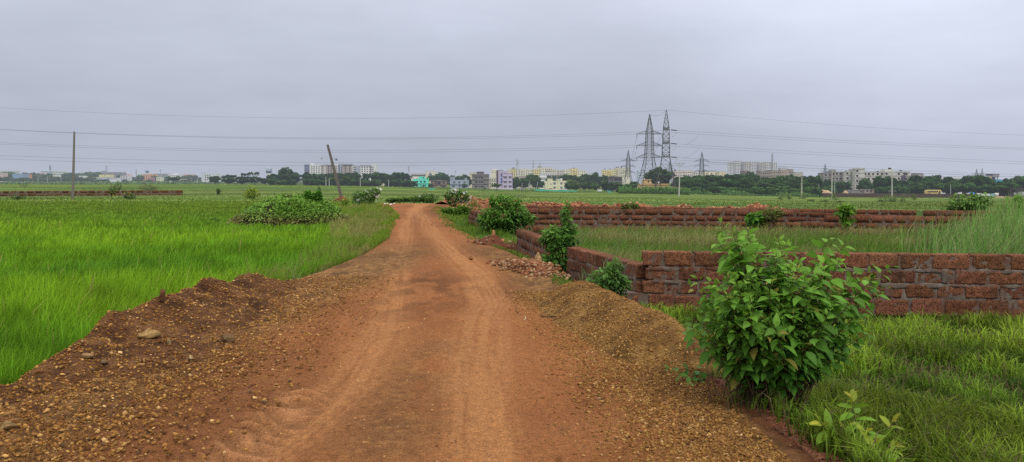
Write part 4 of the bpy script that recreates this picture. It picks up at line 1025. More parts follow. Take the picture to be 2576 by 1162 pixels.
# ================================================================== TREES
def crown_proto(name, seed, nclump, nleaf, shape, leaf=.055, dark=(.018, .045, .014), light=(.085, .155, .038), gap=.0):
    """unit tree: height 1, spread 1 (x,y in +-.5); crown made of leaf clumps set along limbs"""
    r = np.random.RandomState(seed); P, Cc, S = [], [], []
    for i in range(nclump):
        v = unit(r.randn(3)); q = .45 + .55 * r.rand() ** .5
        if shape == 'round': c = np.array([v[0] * .40 * q, v[1] * .40 * q, .60 + v[2] * .33 * q])
        elif shape == 'tall': c = np.array([v[0] * .36 * q, v[1] * .36 * q, .56 + v[2] * .40 * q])
        elif shape == 'flat': c = np.array([v[0] * .44 * q, v[1] * .44 * q, .72 + v[2] * .2 * q])
        elif shape == 'bush': c = np.array([v[0] * .42 * q, v[1] * .42 * q, .42 + v[2] * .44 * q])
        rad = (.085 + .09 * r.rand()) * (1.15 if shape == 'bush' else 1)
        tone = .65 + .6 * r.rand()
        n = int(nleaf * (rad / .13) ** 2)
        w = unit(r.randn(n, 3)) * (.35 + .65 * r.rand(n, 1) ** .6); w[:, 2] *= .72
        p = c + w * rad
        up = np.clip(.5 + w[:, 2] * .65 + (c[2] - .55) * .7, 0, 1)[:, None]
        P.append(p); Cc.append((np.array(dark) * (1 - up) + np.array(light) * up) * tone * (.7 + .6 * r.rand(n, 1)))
        S.append(leaf * (.6 + .8 * r.rand(n)))
    P, C, S = np.concatenate(P), np.concatenate(Cc), np.concatenate(S); P[:, 2] = np.clip(P[:, 2], .03, 1)
    n = len(P); D = unit(r.randn(n, 3)); N_ = unit(np.array([0, 0, .8]) + r.randn(n, 3) * .8); Sx = unit(np.cross(D, N_)); D = unit(np.cross(N_, Sx))
    V = np.stack([P - D * S[:, None], P + Sx * S[:, None] * .55, P + D * S[:, None], P - Sx * S[:, None] * .55], 1)
    Q = (np.arange(n) * 4)[:, None] + np.array([[0, 1, 2, 3]])
    me = npmesh(name, V.reshape(-1, 3), [Q], np.repeat(C, 4, 0)); me.materials.append(M_TREE)
    return me
def trunk_proto(name, seed, top, r0=.022):
    r = np.random.RandomState(seed); m = MB(); pts = [(0, 0, -.04), (.01, .0, top * .35), (r.randn() * .02, r.randn() * .02, top * .7), (r.randn() * .03, 0, top)]
    m.tube(pts, [r0 * 1.3, r0, r0 * .8, r0 * .4], 6)
    for i in range(6):
        a = r.rand() * 6.28; z = top * (.5 + .4 * r.rand()); k = .2 + .12 * r.rand()
        m.tube([(0, 0, z), (math.cos(a) * k * .5, math.sin(a) * k * .5, z + .1), (math.cos(a) * k, math.sin(a) * k, z + .22)], [r0 * .5, r0 * .35, r0 * .12], 4)
    me = m.mesh(name, rgb=(.10, .085, .06)); me.materials.append(M_BARK); return me
PROTO = [(crown_proto('crown', 201, 34, 62, 'round'), trunk_proto('trunk', 1, .62)), (crown_proto('crown', 202, 40, 55, 'tall'), trunk_proto('trunk', 2, .6)),
         (crown_proto('crown', 203, 30, 60, 'flat', .05), trunk_proto('trunk', 3, .72)), (crown_proto('crown', 204, 42, 58, 'round', .05), trunk_proto('trunk', 4, .6)),
         (crown_proto('crown', 205, 38, 60, 'tall', .05, (.02, .05, .016), (.07, .135, .04)), trunk_proto('trunk', 5, .6)), (crown_proto('crown', 206, 40, 60, 'bush', .06, (.022, .058, .016), (.095, .18, .042)), trunk_proto('trunk', 6, .4, .015))]
def palm_proto(seed):
    r = np.random.RandomState(seed); m = MB(); lean = r.randn() * .04
    m.tube([(0, 0, -.03), (lean * .3, 0, .3), (lean, 0, .60), (lean * 1.5, 0, .80)], [.024, .018, .016, .015], 6)
    t = m.mesh('trunk', rgb=(.12, .105, .085)); t.materials.append(M_BARK)
    Vs, Fs, Cs = [], [], []; n = 0; c = np.array([lean * 1.5, 0, .80])
    for i in range(22):
        a = i * 2.4 + r.rand() * .5; el = .9 - 1.5 * (i / 22) + .15 * r.randn(); Lf = .225 * (.8 + .35 * r.rand()); out = np.array([math.cos(a), math.sin(a), 0]); sd = np.array([-math.sin(a), math.cos(a), 0])
        col = (np.array([.045, .085, .025]) if i < 14 else np.array([.05, .07, .028])) * (.7 + .6 * r.rand())
        for k in range(12):
            t0 = k / 11; p = c + out * Lf * t0 * math.cos(el) * (1 - .12 * t0) + np.array([0, 0, Lf * (math.sin(el) * t0 - .62 * t0 * t0)])
            w = .11 * math.sin(PI * min(1, .15 + .85 * t0)) ** .7 + .004
            for sg in (-1, 1):
                q = p + sd * sg * w + out * .04 - np.array([0, 0, w * .55])
                Vs += [p - out * .016, p + out * .016, q]; Fs.append((n, n + 1, n + 2)); n += 3; Cs += [col, col, col * 1.15]
            if k < 11:
                t1 = (k + 1) / 11; p1 = c + out * Lf * t1 * math.cos(el) * (1 - .12 * t1) + np.array([0, 0, Lf * (math.sin(el) * t1 - .62 * t1 * t1)])
                Vs += [p - sd * .010, p + sd * .010, p1]; Fs.append((n, n + 1, n + 2)); n += 3; Cs += [col * 1.3] * 3
    me = npmesh('fronds', np.array(Vs), [np.array(Fs)], np.array(Cs)); me.materials.append(M_TREE)
    return me, t
PALM = [palm_proto(s) for s in (301, 302, 303)]
def tree(px, ptop, wpx, Y, label, group=None, kind=None, proto=None, tint=(1, 1, 1), name='tree', palm=False, seed=[0], base=None):
    seed[0] += 1; r = np.random.RandomState(seed[0] * 7 + 1)
    top = at(px, ptop, Y); z0 = float(ground(top[0], Y)) if base is None else at(px, base, Y)[2]
    H = max(1.0, top[2] - z0)
    root = thing('coconut_palm' if palm else name, label, 'palm' if palm else 'tree', (top[0], Y, z0), group)
    cr, tr = PALM[seed[0] % 3] if palm else PROTO[r.randint(5) if proto is None else proto]
    if palm: root.scale = (H * .95,) * 2 + (H,); root.scale = (H, H, H)
    else: root.scale = (wpx * Y / F * 1.08, wpx * Y / F * .9, H)
    root.rotation_euler = (0, 0, r.rand() * 6.28)
    k = .8 + .4 * r.rand(); tt = np.array(tint) * k * np.array([.92 + .2 * r.rand(), 1, .9 + .2 * r.rand()])
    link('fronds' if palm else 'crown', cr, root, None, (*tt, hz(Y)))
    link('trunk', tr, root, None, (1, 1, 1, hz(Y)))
    return root
rt = np.random.RandomState(77)
# far hazy belt on the left horizon
def belt(x0, x1, step, y0, y1, Y0, Y1, w0, w1, label, group, tint=(1, 1, 1), proto=None, skip=None, name='tree'):
    x = x0
    while x < x1:
        xx = x + rt.randn() * step * .25
        if not (skip and any(a < xx < b for a, b in skip)):
            tree(xx, y0 + (y1 - y0) * rt.rand(), w0 + (w1 - w0) * rt.rand(), Y0 + (Y1 - Y0) * rt.rand(), label, group, tint=tint, proto=proto, name=name)
        x += step * (.7 + .6 * rt.rand())
HZT = (.95, 1.0, 1.05)
belt(-30, 250, 10, 431, 440, 1350, 1450, 24, 40, 'hazy blue-green tree in the distant belt at the left horizon', 'hazy trees of the left horizon', HZT)
belt(-30, 235, 12, 443, 450, 1200, 1290, 22, 36, 'hazy rounded tree along the front of the distant left belt', 'hazy trees along the front of the left belt', HZT)
belt(250, 560, 12, 438, 448, 1380, 1480, 16, 30, 'hazy tree standing among the far town houses on the left', 'hazy trees among the far left houses', HZT)
belt(238, 560, 20, 449, 455, 1150, 1250, 16, 30, 'low hazy tree in front of the far town houses on the left', 'low hazy trees before the far left houses', HZT)
tree(437, 444, 34, 700, 'dark spreading flat-topped tree standing alone before the far town left of the palms', proto=2, tint=(.7, .8, .75))
tree(540, 442, 32, 620, 'rounded tree at the left end of the coconut grove, beside the white block', tint=(.75, .85, .85))
tree(575, 439, 42, 600, 'broad dark tree at the left foot of the five tall palms', tint=(.7, .85, .8))
# coconut grove
for (px, py, w) in ((592, 436, 20), (610, 430, 24), (620, 430, 22), (632, 427, 24), (647, 426.5, 22)):
    tree(px, py, w, 590, 'coconut palm of the tall row standing above the grove left of the water tower', 'tall palms left of the water tower', palm=True, tint=(.9, 1, .95))
tree(722, 420, 42, 575, 'big dark spreading tree rising above the grove right of the water tower', proto=3, tint=(.6, .75, .75), base=468)
tree(712, 438, 26, 560, 'dark lower tree leaning against the big tree right of the water tower', tint=(.6, .75, .75))
tree(668, 448, 36, 560, 'wide low tree under the white water tower', tint=(.65, .8, .8))
tree(640, 442, 46, 560, 'wide low tree under the row of tall palms', tint=(.65, .8, .8))
tree(610, 443, 42, 565, 'low tree below the left of the tall palms', tint=(.65, .8, .8))
for px in (687, 757, 768, 786, 802, 820, 842, 858, 872, 884, 896, 915, 932, 944, 956, 968, 985, 1000, 1014, 1026):
    tree(px + rt.randn() * 3, 425 + 9 * rt.rand() + (4 if px > 880 else 0), 20, 560 + 50 * rt.rand(), 'coconut palm in the dense grove below the white multi-storey blocks', 'palms of the dense grove', palm=True, tint=(.8, .95, .95))
belt(690, 1040, 13, 431, 441, 545, 600, 26, 42, 'dark leafy tree of the grove below the white multi-storey blocks', 'dark trees of the grove', (.55, .72, .75))
belt(690, 1035, 20, 446, 454, 520, 545, 24, 40, 'low bushy tree along the front of the grove', 'low bushy trees before the grove', (.7, .88, .8), 5)
for px, py, w in ((872, 442, 26), (836, 445, 24), (700, 455, 20), (950, 458, 18), (920, 456, 16)):
    tree(px, py, w, 515, 'lighter feathery tree in front of the dark grove', 'lighter trees before the grove', tint=(1.25, 1.25, .95))
# between the centre houses
tree(1106, 433, 40, 720, 'large dark round tree behind the brown brick house', proto=3, tint=(.6, .75, .7))
tree(1121, 437, 24, 700, 'dark tree touching the right side of the large round one behind the brick house', tint=(.6, .75, .7))
belt(1085, 1190, 12, 437, 445, 680, 740, 20, 32, 'dark tree in the row behind the brick and pale blue houses', 'trees behind the brick and pale blue houses', (.6, .78, .75))
for px, py in ((1136, 435), (1158, 438), (1030, 436), (1020, 440)): tree(px, py, 18, 700, 'coconut palm behind the small centre houses', 'palms behind the centre houses', palm=True, tint=(.8, .95, .95))
tree(1083, 459, 14, 610, 'small palm-like tree between the turquoise and brick houses', proto=5, tint=(.9, 1, .9))
tree(1168, 462, 20, 560, 'small tree in front of the right end of the pale blue house', tint=(.9, 1, .9))
tree(1249, 461, 25, 440, 'small round topped tree standing in front of the lilac house', proto=2, tint=(1.15, 1.2, .9))
belt(1288, 1370, 11, 442, 455, 520, 600, 22, 34, 'tree of the thicket between the lilac and the cream house', 'trees between the lilac and cream houses', (.7, .85, .75))
for px, py, w in ((1341, 436, 36), (1350, 444, 30), (1330, 446, 26)): tree(px, py, w, 640, 'dark tall tree of the clump behind the thicket left of the cream house', 'dark clump left of the cream house', tint=(.55, .72, .7))
for px, py in ((1296, 447), (1312, 449)): tree(px, py, 18, 560, 'palm beside the right wall of the lilac house', 'palms right of the lilac house', palm=True)
belt(1378, 1420, 12, 441, 447, 680, 760, 22, 30, 'dark tree behind the roof of the cream house', 'trees behind the cream house', (.55, .72, .7))
belt(1425, 1535, 12, 434, 444, 560, 640, 26, 40, 'dark tree of the wood between the cream house and the pylons', 'dark trees right of the cream house', (.6, .78, .72))
belt(1430, 1620, 13, 453, 464, 430, 500, 24, 38, 'bushy mid green tree in front of the wood right of the cream house', 'bushy trees right of the cream house', (.85, 1, .8))
tree(1497, 432, 26, 600, 'tallest dark tree in the wood between the cream house and the pylons', proto=1, tint=(.55, .7, .7))
for px, py, w in ((1437, 450, 24), (1447, 455, 20)): tree(px, py, w, 470, 'pale flowering grey-green tree by the right wall of the cream house', 'pale trees by the cream house', tint=(1.6, 1.35, 1.3))
tree(1663, 419, 62, 420, 'big dark spreading tree behind the bases of the two large pylons', proto=3, tint=(.55, .7, .68))
tree(1640, 428, 36, 430, 'dark tree at the left of the big spreading one behind the pylons', tint=(.6, .75, .7))
for px, py, w in ((1632, 471, 20), (1668, 466, 30), (1690, 474, 22), (1582, 466, 26), (1600, 474, 24), (1560, 470, 20)): tree(px, py, w, 300, 'green bushy tree at the feet of the large pylons', 'bushy trees at the pylon feet', proto=5, tint=(1, 1.08, .85))
# the right hand wood
belt(1712, 2060, 17, 436, 446, 430, 480, 40, 62, 'dark tall tree at the back of the wood right of the pylons', 'tall trees of the wood right of the pylons', (.55, .72, .66))
belt(1715, 2050, 15, 447, 460, 385, 420, 36, 54, 'green leafy tree in the middle of the wood right of the pylons', 'middle trees of the wood right of the pylons', (.72, .9, .74))
belt(1715, 2050, 15, 464, 473, 350, 375, 26, 44, 'low bushy tree along the front of the wood right of the pylons', 'low bushy trees before the wood right of the pylons', (1.0, 1.12, .85), 5)
tree(1885, 431, 44, 500, 'dark tree rising highest above the wood in front of the old rooftops', proto=3, tint=(.5, .66, .64))
tree(1790, 436, 34, 560, 'dark blue-green round tree left of the small yellowish block', proto=0, tint=(.5, .66, .7))
for px, py in ((1880, 438), (1990, 441)): tree(px, py, 28, 410, 'fan crowned palm in the wood right of the pylons', 'fan palms of the wood', palm=True, tint=(1.3, 1.2, .9))
belt(2050, 2330, 17, 447, 462, 470, 500, 34, 52, 'leafy tree in front of the weathered white apartments', 'trees before the weathered apartments', (.72, .9, .75), skip=((2135, 2150),))
belt(2060, 2330, 17, 461, 470, 440, 462, 24, 40, 'low tree behind the long compound wall', 'low trees behind the compound wall', (.85, 1.0, .8), 5, skip=((2112, 2205), (2322, 2352)))
for px, py, w in ((2215, 441, 34), (2238, 441, 34), (2226, 447, 30)): tree(px, py, w, 465, 'dark dense tree before the middle of the weathered apartments', 'dark trees before the apartments', tint=(.5, .66, .62))
belt(2300, 2620, 17, 439, 450, 475, 520, 40, 60, 'dense tree of the right hand belt behind the yard of parked vehicles', 'dense trees of the right belt', (.6, .78, .68), skip=((2478, 2525),))
belt(2310, 2550, 16, 453, 466, 440, 470, 32, 50, 'bushy front tree of the right hand belt behind the yard', 'bushy trees of the right belt', (.8, .98, .78), skip=((2322, 2350),))
for px, py, w in ((2457, 437, 40), (2478, 441, 34), (2490, 452, 44), (2515, 455, 40)): tree(px, py, w, 455, 'green tree hiding the lower floors of the bright blue building', 'trees before the blue building', tint=(.7, .88, .72))
# ------------------------------------------------------------------ scrub at the far edge of the fields, bund weeds (uncountable)
def scrub(name, label, x0, x1, ybase, Y0, Y1, hmin, hmax, n, leaf, seed, dark=(.03, .06, .018), light=(.09, .15, .04), clump=.12, tint=1., samples=None):
    r = np.random.RandomState(seed); X = x0 + (x1 - x0) * r.rand(n); Y = Y0 + (Y1 - Y0) * r.rand(n)
    if samples is not None: X, Y = samples(r, n)
    xx = (X - CX) / F * Y; g = fbm(xx * clump, Y * .04, 4, seed); h = hmin + (hmax - hmin) * sst(g, .35, .72)
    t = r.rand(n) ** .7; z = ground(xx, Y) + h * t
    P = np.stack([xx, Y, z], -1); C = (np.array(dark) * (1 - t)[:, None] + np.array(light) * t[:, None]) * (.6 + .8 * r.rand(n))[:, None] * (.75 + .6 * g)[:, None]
    lf = leaf * (.6 + .8 * r.rand(n)) * Y / 300.
    D = unit(r.randn(n, 3)); N_ = unit(np.array([0, -.2, .8]) + r.randn(n, 3) * .7); Sx = unit(np.cross(D, N_)); D = unit(np.cross(N_, Sx))
    V = np.stack([P - D * lf[:, None], P + Sx * lf[:, None] * .6, P + D * lf[:, None], P - Sx * lf[:, None] * .6], 1)
    Q = (np.arange(n) * 4)[:, None] + np.array([[0, 1, 2, 3]])
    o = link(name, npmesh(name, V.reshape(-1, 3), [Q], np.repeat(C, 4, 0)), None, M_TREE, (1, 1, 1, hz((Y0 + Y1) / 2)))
    return tag(o, label, None, None, 'stuff')
scrub('scrub', 'green scrub along the far edge of the left field', -60, 1040, 465, 620, 1100, .5, 2.6, 9000, .42, 1, light=(.11, .18, .05))
scrub('scrub', 'weedy scrub in front of the centre houses', 1000, 1560, 480, 400, 475, .12, .55, 5000, .2, 2, light=(.10, .18, .045))
scrub('scrub', 'undergrowth at the foot of the pylons', 1555, 1735, 485, 262, 300, .6, 2.6, 4200, .34, 3, light=(.09, .18, .04))
scrub('scrub', 'undergrowth along the front of the right hand wood', 1720, 2060, 488, 325, 352, .4, 2.2, 5200, .34, 4, light=(.09, .18, .04))
scrub('scrub', 'undergrowth on top of the bank behind the compound wall', 2050, 2480, 490, 436, 462, .3, 1.6, 4500, .32, 5, light=(.10, .19, .04))
def bunds(r, n):
    k = 46; cx = -80 + 2750 * r.rand(k); cy = 95 + 330 * r.rand(k) ** 1.3; w = 40 + 170 * r.rand(k); q = r.randint(0, k, n)
    return cx[q] + w[q] * (r.rand(n) - .5) * 2, cy[q] + r.randn(n) * .6 + (r.rand(n) - .5) * 2
scrub('bund_weeds', 'dark weedy strips along the low bunds of the open fields', 0, 0, 0, 100, 350, .05, .45, 12000, .15, 6, dark=(.03, .055, .014), light=(.075, .12, .028), clump=.3, samples=bunds)
def tuft(r, n):
    k = 14; cx = 1950 + 420 * r.rand(k); cy = 110 + 70 * r.rand(k); q = r.randint(0, k, n); return cx[q] + r.randn(n) * 5, cy[q] + r.randn(n) * .8
scrub('tall_tufts', 'scattered upright grass tufts in the right field', 0, 0, 0, 100, 200, .3, 1.5, 3500, .20, 7, dark=(.05, .08, .02), light=(.12, .17, .05), clump=.5, samples=tuft)
# ================================================================== BUILDINGS
_boxes = {}
def unit_box(name):
    if name not in _boxes:
        m = MB().box(-.5, .5, 0, 1, 0, 1); _boxes[name] = m.mesh(name)
    return _boxes[name].copy() if False else _boxes[name]
WHITE, GLASS = srgb(225, 225, 225), (.02, .022, .026)
class Building:
    """front face at distance Y; all rectangles are given in survey pixels (x0, x1, ytop, ybottom)"""
    def __init__(s, name, label, x0, x1, Y, group=None, cat='building'):
        s.Y = Y; s.k = Y / F; s.wk = 1.12 if Y < 700 else 1.3
        a = at((x0 + x1) / 2, HOR, Y); s.ox = a[0]; s.z0 = float(ground(a[0], Y)) - .4
        s.root = thing(name, label, cat, (s.ox, Y, s.z0), group)
    def rect(s, x0, x1, y0, y1):
        a, b = at(x0, y1, s.Y), at(x1, y0, s.Y)
        return a[0] - s.ox, b[0] - s.ox, a[2] - s.z0, b[2] - s.z0
    def part(s, name, x0, x1, y0, y1, d0, d1, rgb, mat=None, parent=None):
        """box from depth d0 to d1 behind the front face; y1 None = down to the ground"""
        X0, X1, Z0_, Z1 = s.rect(x0, x1, y0, HOR if y1 is None else y1)
        if y1 is None: Z0_ = 0
        m = MB().box(X0, X1, d0, d1, Z0_, Z1)
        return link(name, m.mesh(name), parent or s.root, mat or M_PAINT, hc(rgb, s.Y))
    def wall(s, x0, x1, y0, rgb, d0=0., d1=10., mat=None, y1=None, parapet=True):
        w = s.part('wall', x0, x1, y0, y1, d0, d1, rgb, mat)
        if parapet: s.part('parapet', x0 - .25, x1 + .25, y0 - .1, y0 + .55 * .6 / s.k * .5, d0 - .12, d1 + .1, tuple(c * .72 for c in rgb))
        return w
    def windows(s, xs, rows, w, h, d=0., rgb=GLASS, shade=None, frame=None):
        """window panes sit in a proud frame; shade = colour of the sunshade slab above"""
        for y in rows:
            for x in xs:
                x_, w_ = (x if not isinstance(x, tuple) else x[0]), (w if not isinstance(x, tuple) else x[1]); w_ = w_ * s.wk; h_ = h * s.wk
                X0, X1, Z0_, Z1 = s.rect(x_ - w_ / 2, x_ + w_ / 2, y - h_ / 2, y + h_ / 2)
                o = bpy.data.objects.new('window', unit_box('window')); COL.objects.link(o); o.parent = s.root
                if not o.data.materials: o.data.materials.append(M_PANE)
                o.location = ((X0 + X1) / 2, d - .06, Z0_); o.scale = (X1 - X0, .12, Z1 - Z0_); o.color = hc(rgb, s.Y)
                if shade:
                    q = link('sunshade', unit_box('sunshade'), o, M_PAINT, hc(shade, s.Y)); q.location = (0, -4.5, 1.02); q.scale = (1.25, 4.4, .14)
                if frame:
                    q = link('frame', unit_box('frame'), o, M_PAINT, hc(frame, s.Y)); q.location = (0, -.35, 0); q.scale = (.12, .3, 1.)
        return s
    def band(s, x0, x1, y, t, rgb, d=-.25, name='floor_slab'):
        s.part(name, x0, x1, y - t / 2, y + t / 2, d, .02, rgb); return s
    def tank(s, x, ytop, w, h, rgb=(.02, .02, .022), d=4.):
        X0, X1, Z0_, Z1 = s.rect(x - w / 2, x + w / 2, ytop, ytop + h)
        m = MB().lathe(((X0 + X1) / 2, d, Z0_), [((X1 - X0) / 2, 0), ((X1 - X0) / 2, (Z1 - Z0_) * .8), ((X1 - X0) / 3, Z1 - Z0_)], 10)
        link('water_tank', m.mesh('water_tank'), s.root, M_PAINT, hc(rgb, s.Y)); return s
def zA(zx): return 1006.3 + zx * .1461
def zAy(zy): return 377.4 + zy * .1461
def zB(zx): return 1257.9 + zx * .1461
def zC(zx): return 1496.9 + zx * .2219
def zCy(zy): return 264.2 + zy * .2219
def zD(zx): return 1761 + zx * .1709
def zDy(zy): return 352.2 + zy * .1709
def zE(zx): return 2135.8 + zx * .1709
def zG(zx): return 188.7 + zx * .1465
def zGy(zy): return 415.1 + zy * .1465
def zJ(zx): return 754.7 + zx * .08787
def zJy(zy): return 377.4 + zy * .08787
# --- turquoise house
TEAL = srgb(105, 225, 205)
b = Building('turquoise_house', 'bright turquoise two-storey house at the far side of the field', zA(220), zA(465), 640)
b.wall(zA(220), zA(465), zAy(497), TEAL); b.band(zA(214), zA(470), zAy(577), 1.1, srgb(60, 150, 140), -.5)
b.part('stair_tower', zA(315), zA(420), zAy(455), zAy(497), 2, 6, TEAL); b.part('tower_roof', zA(310), zA(425), zAy(452), zAy(458), 1.6, 6.4, srgb(140, 230, 215))
b.windows([(zA(232), 1.6), (zA(291), 4.4), (zA(362), 3.2), (zA(424), 4)], [zAy(545)], 4, 4, shade=TEAL); b.windows([(zA(291), 4.4), (zA(360), 1.8), (zA(432), 3.)], [zAy(614)], 4, 3.6, shade=TEAL); b.windows([zA(399)], [zAy(619)], 3.2, 5)
b.windows([zA(400)], [zAy(478)], 2.2, 3, d=2.); b.tank(zA(248), zAy(474), 3, 3, WHITE)
b = Building('green_hut', 'tiny bright green rooftop hut between the turquoise and the brick house', zA(452), zA(492), 660); b.wall(zA(455), zA(490), zAy(475), srgb(60, 215, 60), d1=4); b.windows([zA(472)], [zAy(492)], 2, 2)
# --- brown brick shell
BRICK = srgb(135, 115, 105)
b = Building('brick_house', 'unfinished brown brick two-storey house right of the turquoise one', zA(520), zA(795), 610)
b.wall(zA(525), zA(795), zAy(527), BRICK, mat=M_WORN); b.band(zA(518), zA(800), zAy(600), 1.2, srgb(100, 85, 80), -.6); b.band(zA(515), zA(800), zAy(527), .9, srgb(150, 135, 125), -.5, 'roof_slab')
b.windows([(zA(612), 3.4), (zA(670), 7.4)], [zAy(568)], 4, 6.5); b.windows([(zA(754), 4)], [zAy(563)], 4, 4); b.windows([(zA(750), 3.6)], [zAy(628)], 4, 4)
b.part('porch', zA(630), zA(692), zAy(612), None, -.5, -.05, srgb(150, 135, 100)); b.tank(zA(650), zAy(518), 2.4, 1.4, srgb(200, 195, 190)); b.tank(zA(685), zAy(519), 2.4, 1.3, srgb(200, 195, 190))
# --- pale blue-grey house
PB = srgb(160, 172, 190)
b = Building('pale_blue_house', 'pale blue-grey two-storey house with flat roof left of the raw concrete one', zA(862), zA(1175), 590)
b.wall(zA(862), zA(1172), zAy(512), PB); b.band(zA(858), zA(1178), zAy(592), 1.0, srgb(95, 100, 115), -.5); b.part('stair_tower', zA(862), zA(938), zAy(460), zAy(512), 0.3, 5, srgb(150, 158, 172)); b.part('roof_cabin', zA(1112), zA(1146), zAy(480), zAy(510), 1, 4, srgb(170, 172, 178))
b.windows([zA(935), zA(1021), zA(1112)], [zAy(558)], 3.8, 4.2, shade=PB, frame=WHITE); b.windows([(zA(920), 6), (zA(1026), 3.8)], [zAy(622)], 4, 2.8); b.part('drain_pipe', zA(1172), zA(1180), zAy(515), None, -.3, -.02, srgb(110, 118, 135))
# --- grey three-storey concrete building
GREY = srgb(138, 134, 132)
b = Building('concrete_building', 'raw grey three-storey concrete building with three rows of openings', zA(1240), zA(1527), 520)
b.wall(zA(1240), zA(1527), zAy(412), GREY, mat=M_WORN)
for y in (437, 507, 582): b.band(zA(1236), zA(1531), zAy(y), .9, srgb(112, 108, 106), -.45)
b.part('roof_room', zA(1318), zA(1438), zAy(376), zAy(412), 1.5, 7, srgb(120, 118, 122)); b.part('roof_slab', zA(1310), zA(1446), zAy(368), zAy(377), 1, 7.5, srgb(165, 162, 160))
b.windows([(zA(1313), 4.6), (zA(1368), 2.4), (zA(1401), 2.4), (zA(1421), 2.4)], [zAy(474), zAy(549), zAy(627)], 4, 3.6, shade=srgb(160, 156, 154))
# --- small cream row
b = Building('cream_house', 'narrow cream house squeezed between the concrete building and the lilac one', zA(1530), zA(1655), 560)
b.wall(zA(1532), zA(1655), zAy(480), srgb(215, 210, 195)); b.band(zA(1530), zA(1657), zAy(535), .8, srgb(170, 165, 150)); b.band(zA(1530), zA(1657), zAy(595), .8, srgb(170, 165, 150))
b.windows([zA(1552), zA(1590), zA(1632)], [zAy(515), zAy(573), zAy(628)], 3, 3.4, rgb=(.07, .065, .06)); b.part('side_wing', zA(1508), zA(1545), zAy(590), None, -3, 0, srgb(205, 195, 160))
# --- lilac house
LIL = srgb(190, 178, 202)
b = Building('lilac_house', 'lilac three-storey house with dark side stripes and a glazed stair strip', zA(1660), zA(1940), 500)
b.wall(zA(1668), zA(1775), zAy(345), LIL, d0=.6, d1=10); b.wall(zA(1765), zA(1936), zAy(402), LIL)
b.part('dark_side_strip', zA(1658), zA(1690), zAy(350), None, .3, 9, srgb(90, 72, 88)); b.part('dark_side_strip', zA(1930), zA(1944), zAy(402), None, .2, 9, srgb(75, 62, 75))
for k in range(7): b.part('stair_pane', zA(1733), zA(1756), zAy(378 + k * 28), zAy(378 + k * 28 + 22), .48, .58, (srgb(70, 60, 75), srgb(150, 165, 200), srgb(45, 85, 170))[min(k // 2, 2) if k % 2 else 1 if k < 2 else 2], M_PANE)
b.windows([(zA(1815), 5.4), (zA(1898), 5)], [zAy(470), zAy(550), zAy(627)], 5, 4.6, shade=srgb(205, 196, 215), frame=WHITE, rgb=(.05, .05, .06)); b.windows([(zA(1778), 1.6)], [zAy(458), zAy(537)], 1.6, 2.2)
b.part('roof_room', zA(1775), zA(1850), zAy(365), zAy(402), 3, 9, srgb(175, 165, 180)); b.part('garden_wall', zA(1640), zA(1945), zAy(652), None, -9, -8.6, srgb(205, 195, 210)); b.part('lean_to', zA(1836), zA(1888), zAy(655), None, -8, -3, (.05, .04, .04))
b = Building('black_shed', 'small black tarpaulin shed under the round tree left of the lilac house', zA(1592), zA(1665), 445, cat='shed'); b.part('cover', zA(1592), zA(1665), zAy(682), None, 0, 4, (.02, .02, .022)); b.part('ridge_cap', zA(1590), zA(1667), zAy(679), zAy(683), -.3, 4.3, (.04, .04, .045))
b = Building('grey_gabled_hut', 'small dark gabled hut at the foot of the concrete building', zA(1425), zA(1490), 500, cat='hut'); X0, X1, Zb, Zt = b.rect(zA(1425), zA(1490), zAy(640), zAy(668))
m = MB(); m.box(X0, X1, 0, 4, 0, Zb); link('wall', m.mesh('wall'), b.root, M_PAINT, hc(srgb(100, 95, 98), 500)); m = MB(); m.poly([(X0 - .3, -.2, Zb), ((X0 + X1) / 2, -.2, Zt), ((X0 + X1) / 2, 4.2, Zt), (X0 - .3, 4.2, Zb)]); m.poly([(X1 + .3, -.2, Zb), ((X0 + X1) / 2, -.2, Zt), ((X0 + X1) / 2, 4.2, Zt), (X1 + .3, 4.2, Zb)]); m.poly([(X0, -.05, Zb), (X1, -.05, Zb), ((X0 + X1) / 2, -.05, Zt)]); link('roof', m.mesh('roof'), b.root, M_PAINT, hc(srgb(70, 70, 80), 500))
# --- cream house with blue windows
CR = srgb(228, 224, 190)
b = Building('cream_house', 'cream two-storey house with bright blue window frames and a stair tower on the left', zB(770), zB(1158), 560)
b.wall(zB(780), zB(1158), zAy(527), CR); b.part('stair_tower', zB(818), zB(905), zAy(482), None, -.4, 5, CR); b.part('tower_roof', zB(812), zB(912), zAy(477), zAy(484), -.8, 5.4, srgb(170, 165, 140)); b.part('side_wing', zB(750), zB(782), zAy(612), None, 1, 7, srgb(215, 210, 180))
b.windows([(zB(940), 4.2), (zB(1057), 4.2), (zB(1128), 4)], [zAy(578), zAy(650)], 4, 5, rgb=srgb(60, 95, 160), shade=srgb(190, 185, 155), frame=WHITE); b.windows([zB(993)], [zAy(562), zAy(640)], 1.4, 1.8); b.windows([zB(876)], [zAy(588)], 1.6, 3.4, d=-.4); b.part('ledge', zB(840), zB(900), zAy(652), zAy(657), -.9, -.4, srgb(190, 185, 155)); b.tank(zB(1064), zAy(488), 4.4, 5, WHITE)
for x in (1012, 1032): b.part('pilaster', zB(x), zB(x + 8), zAy(530), None, -.2, 0, srgb(240, 236, 205))
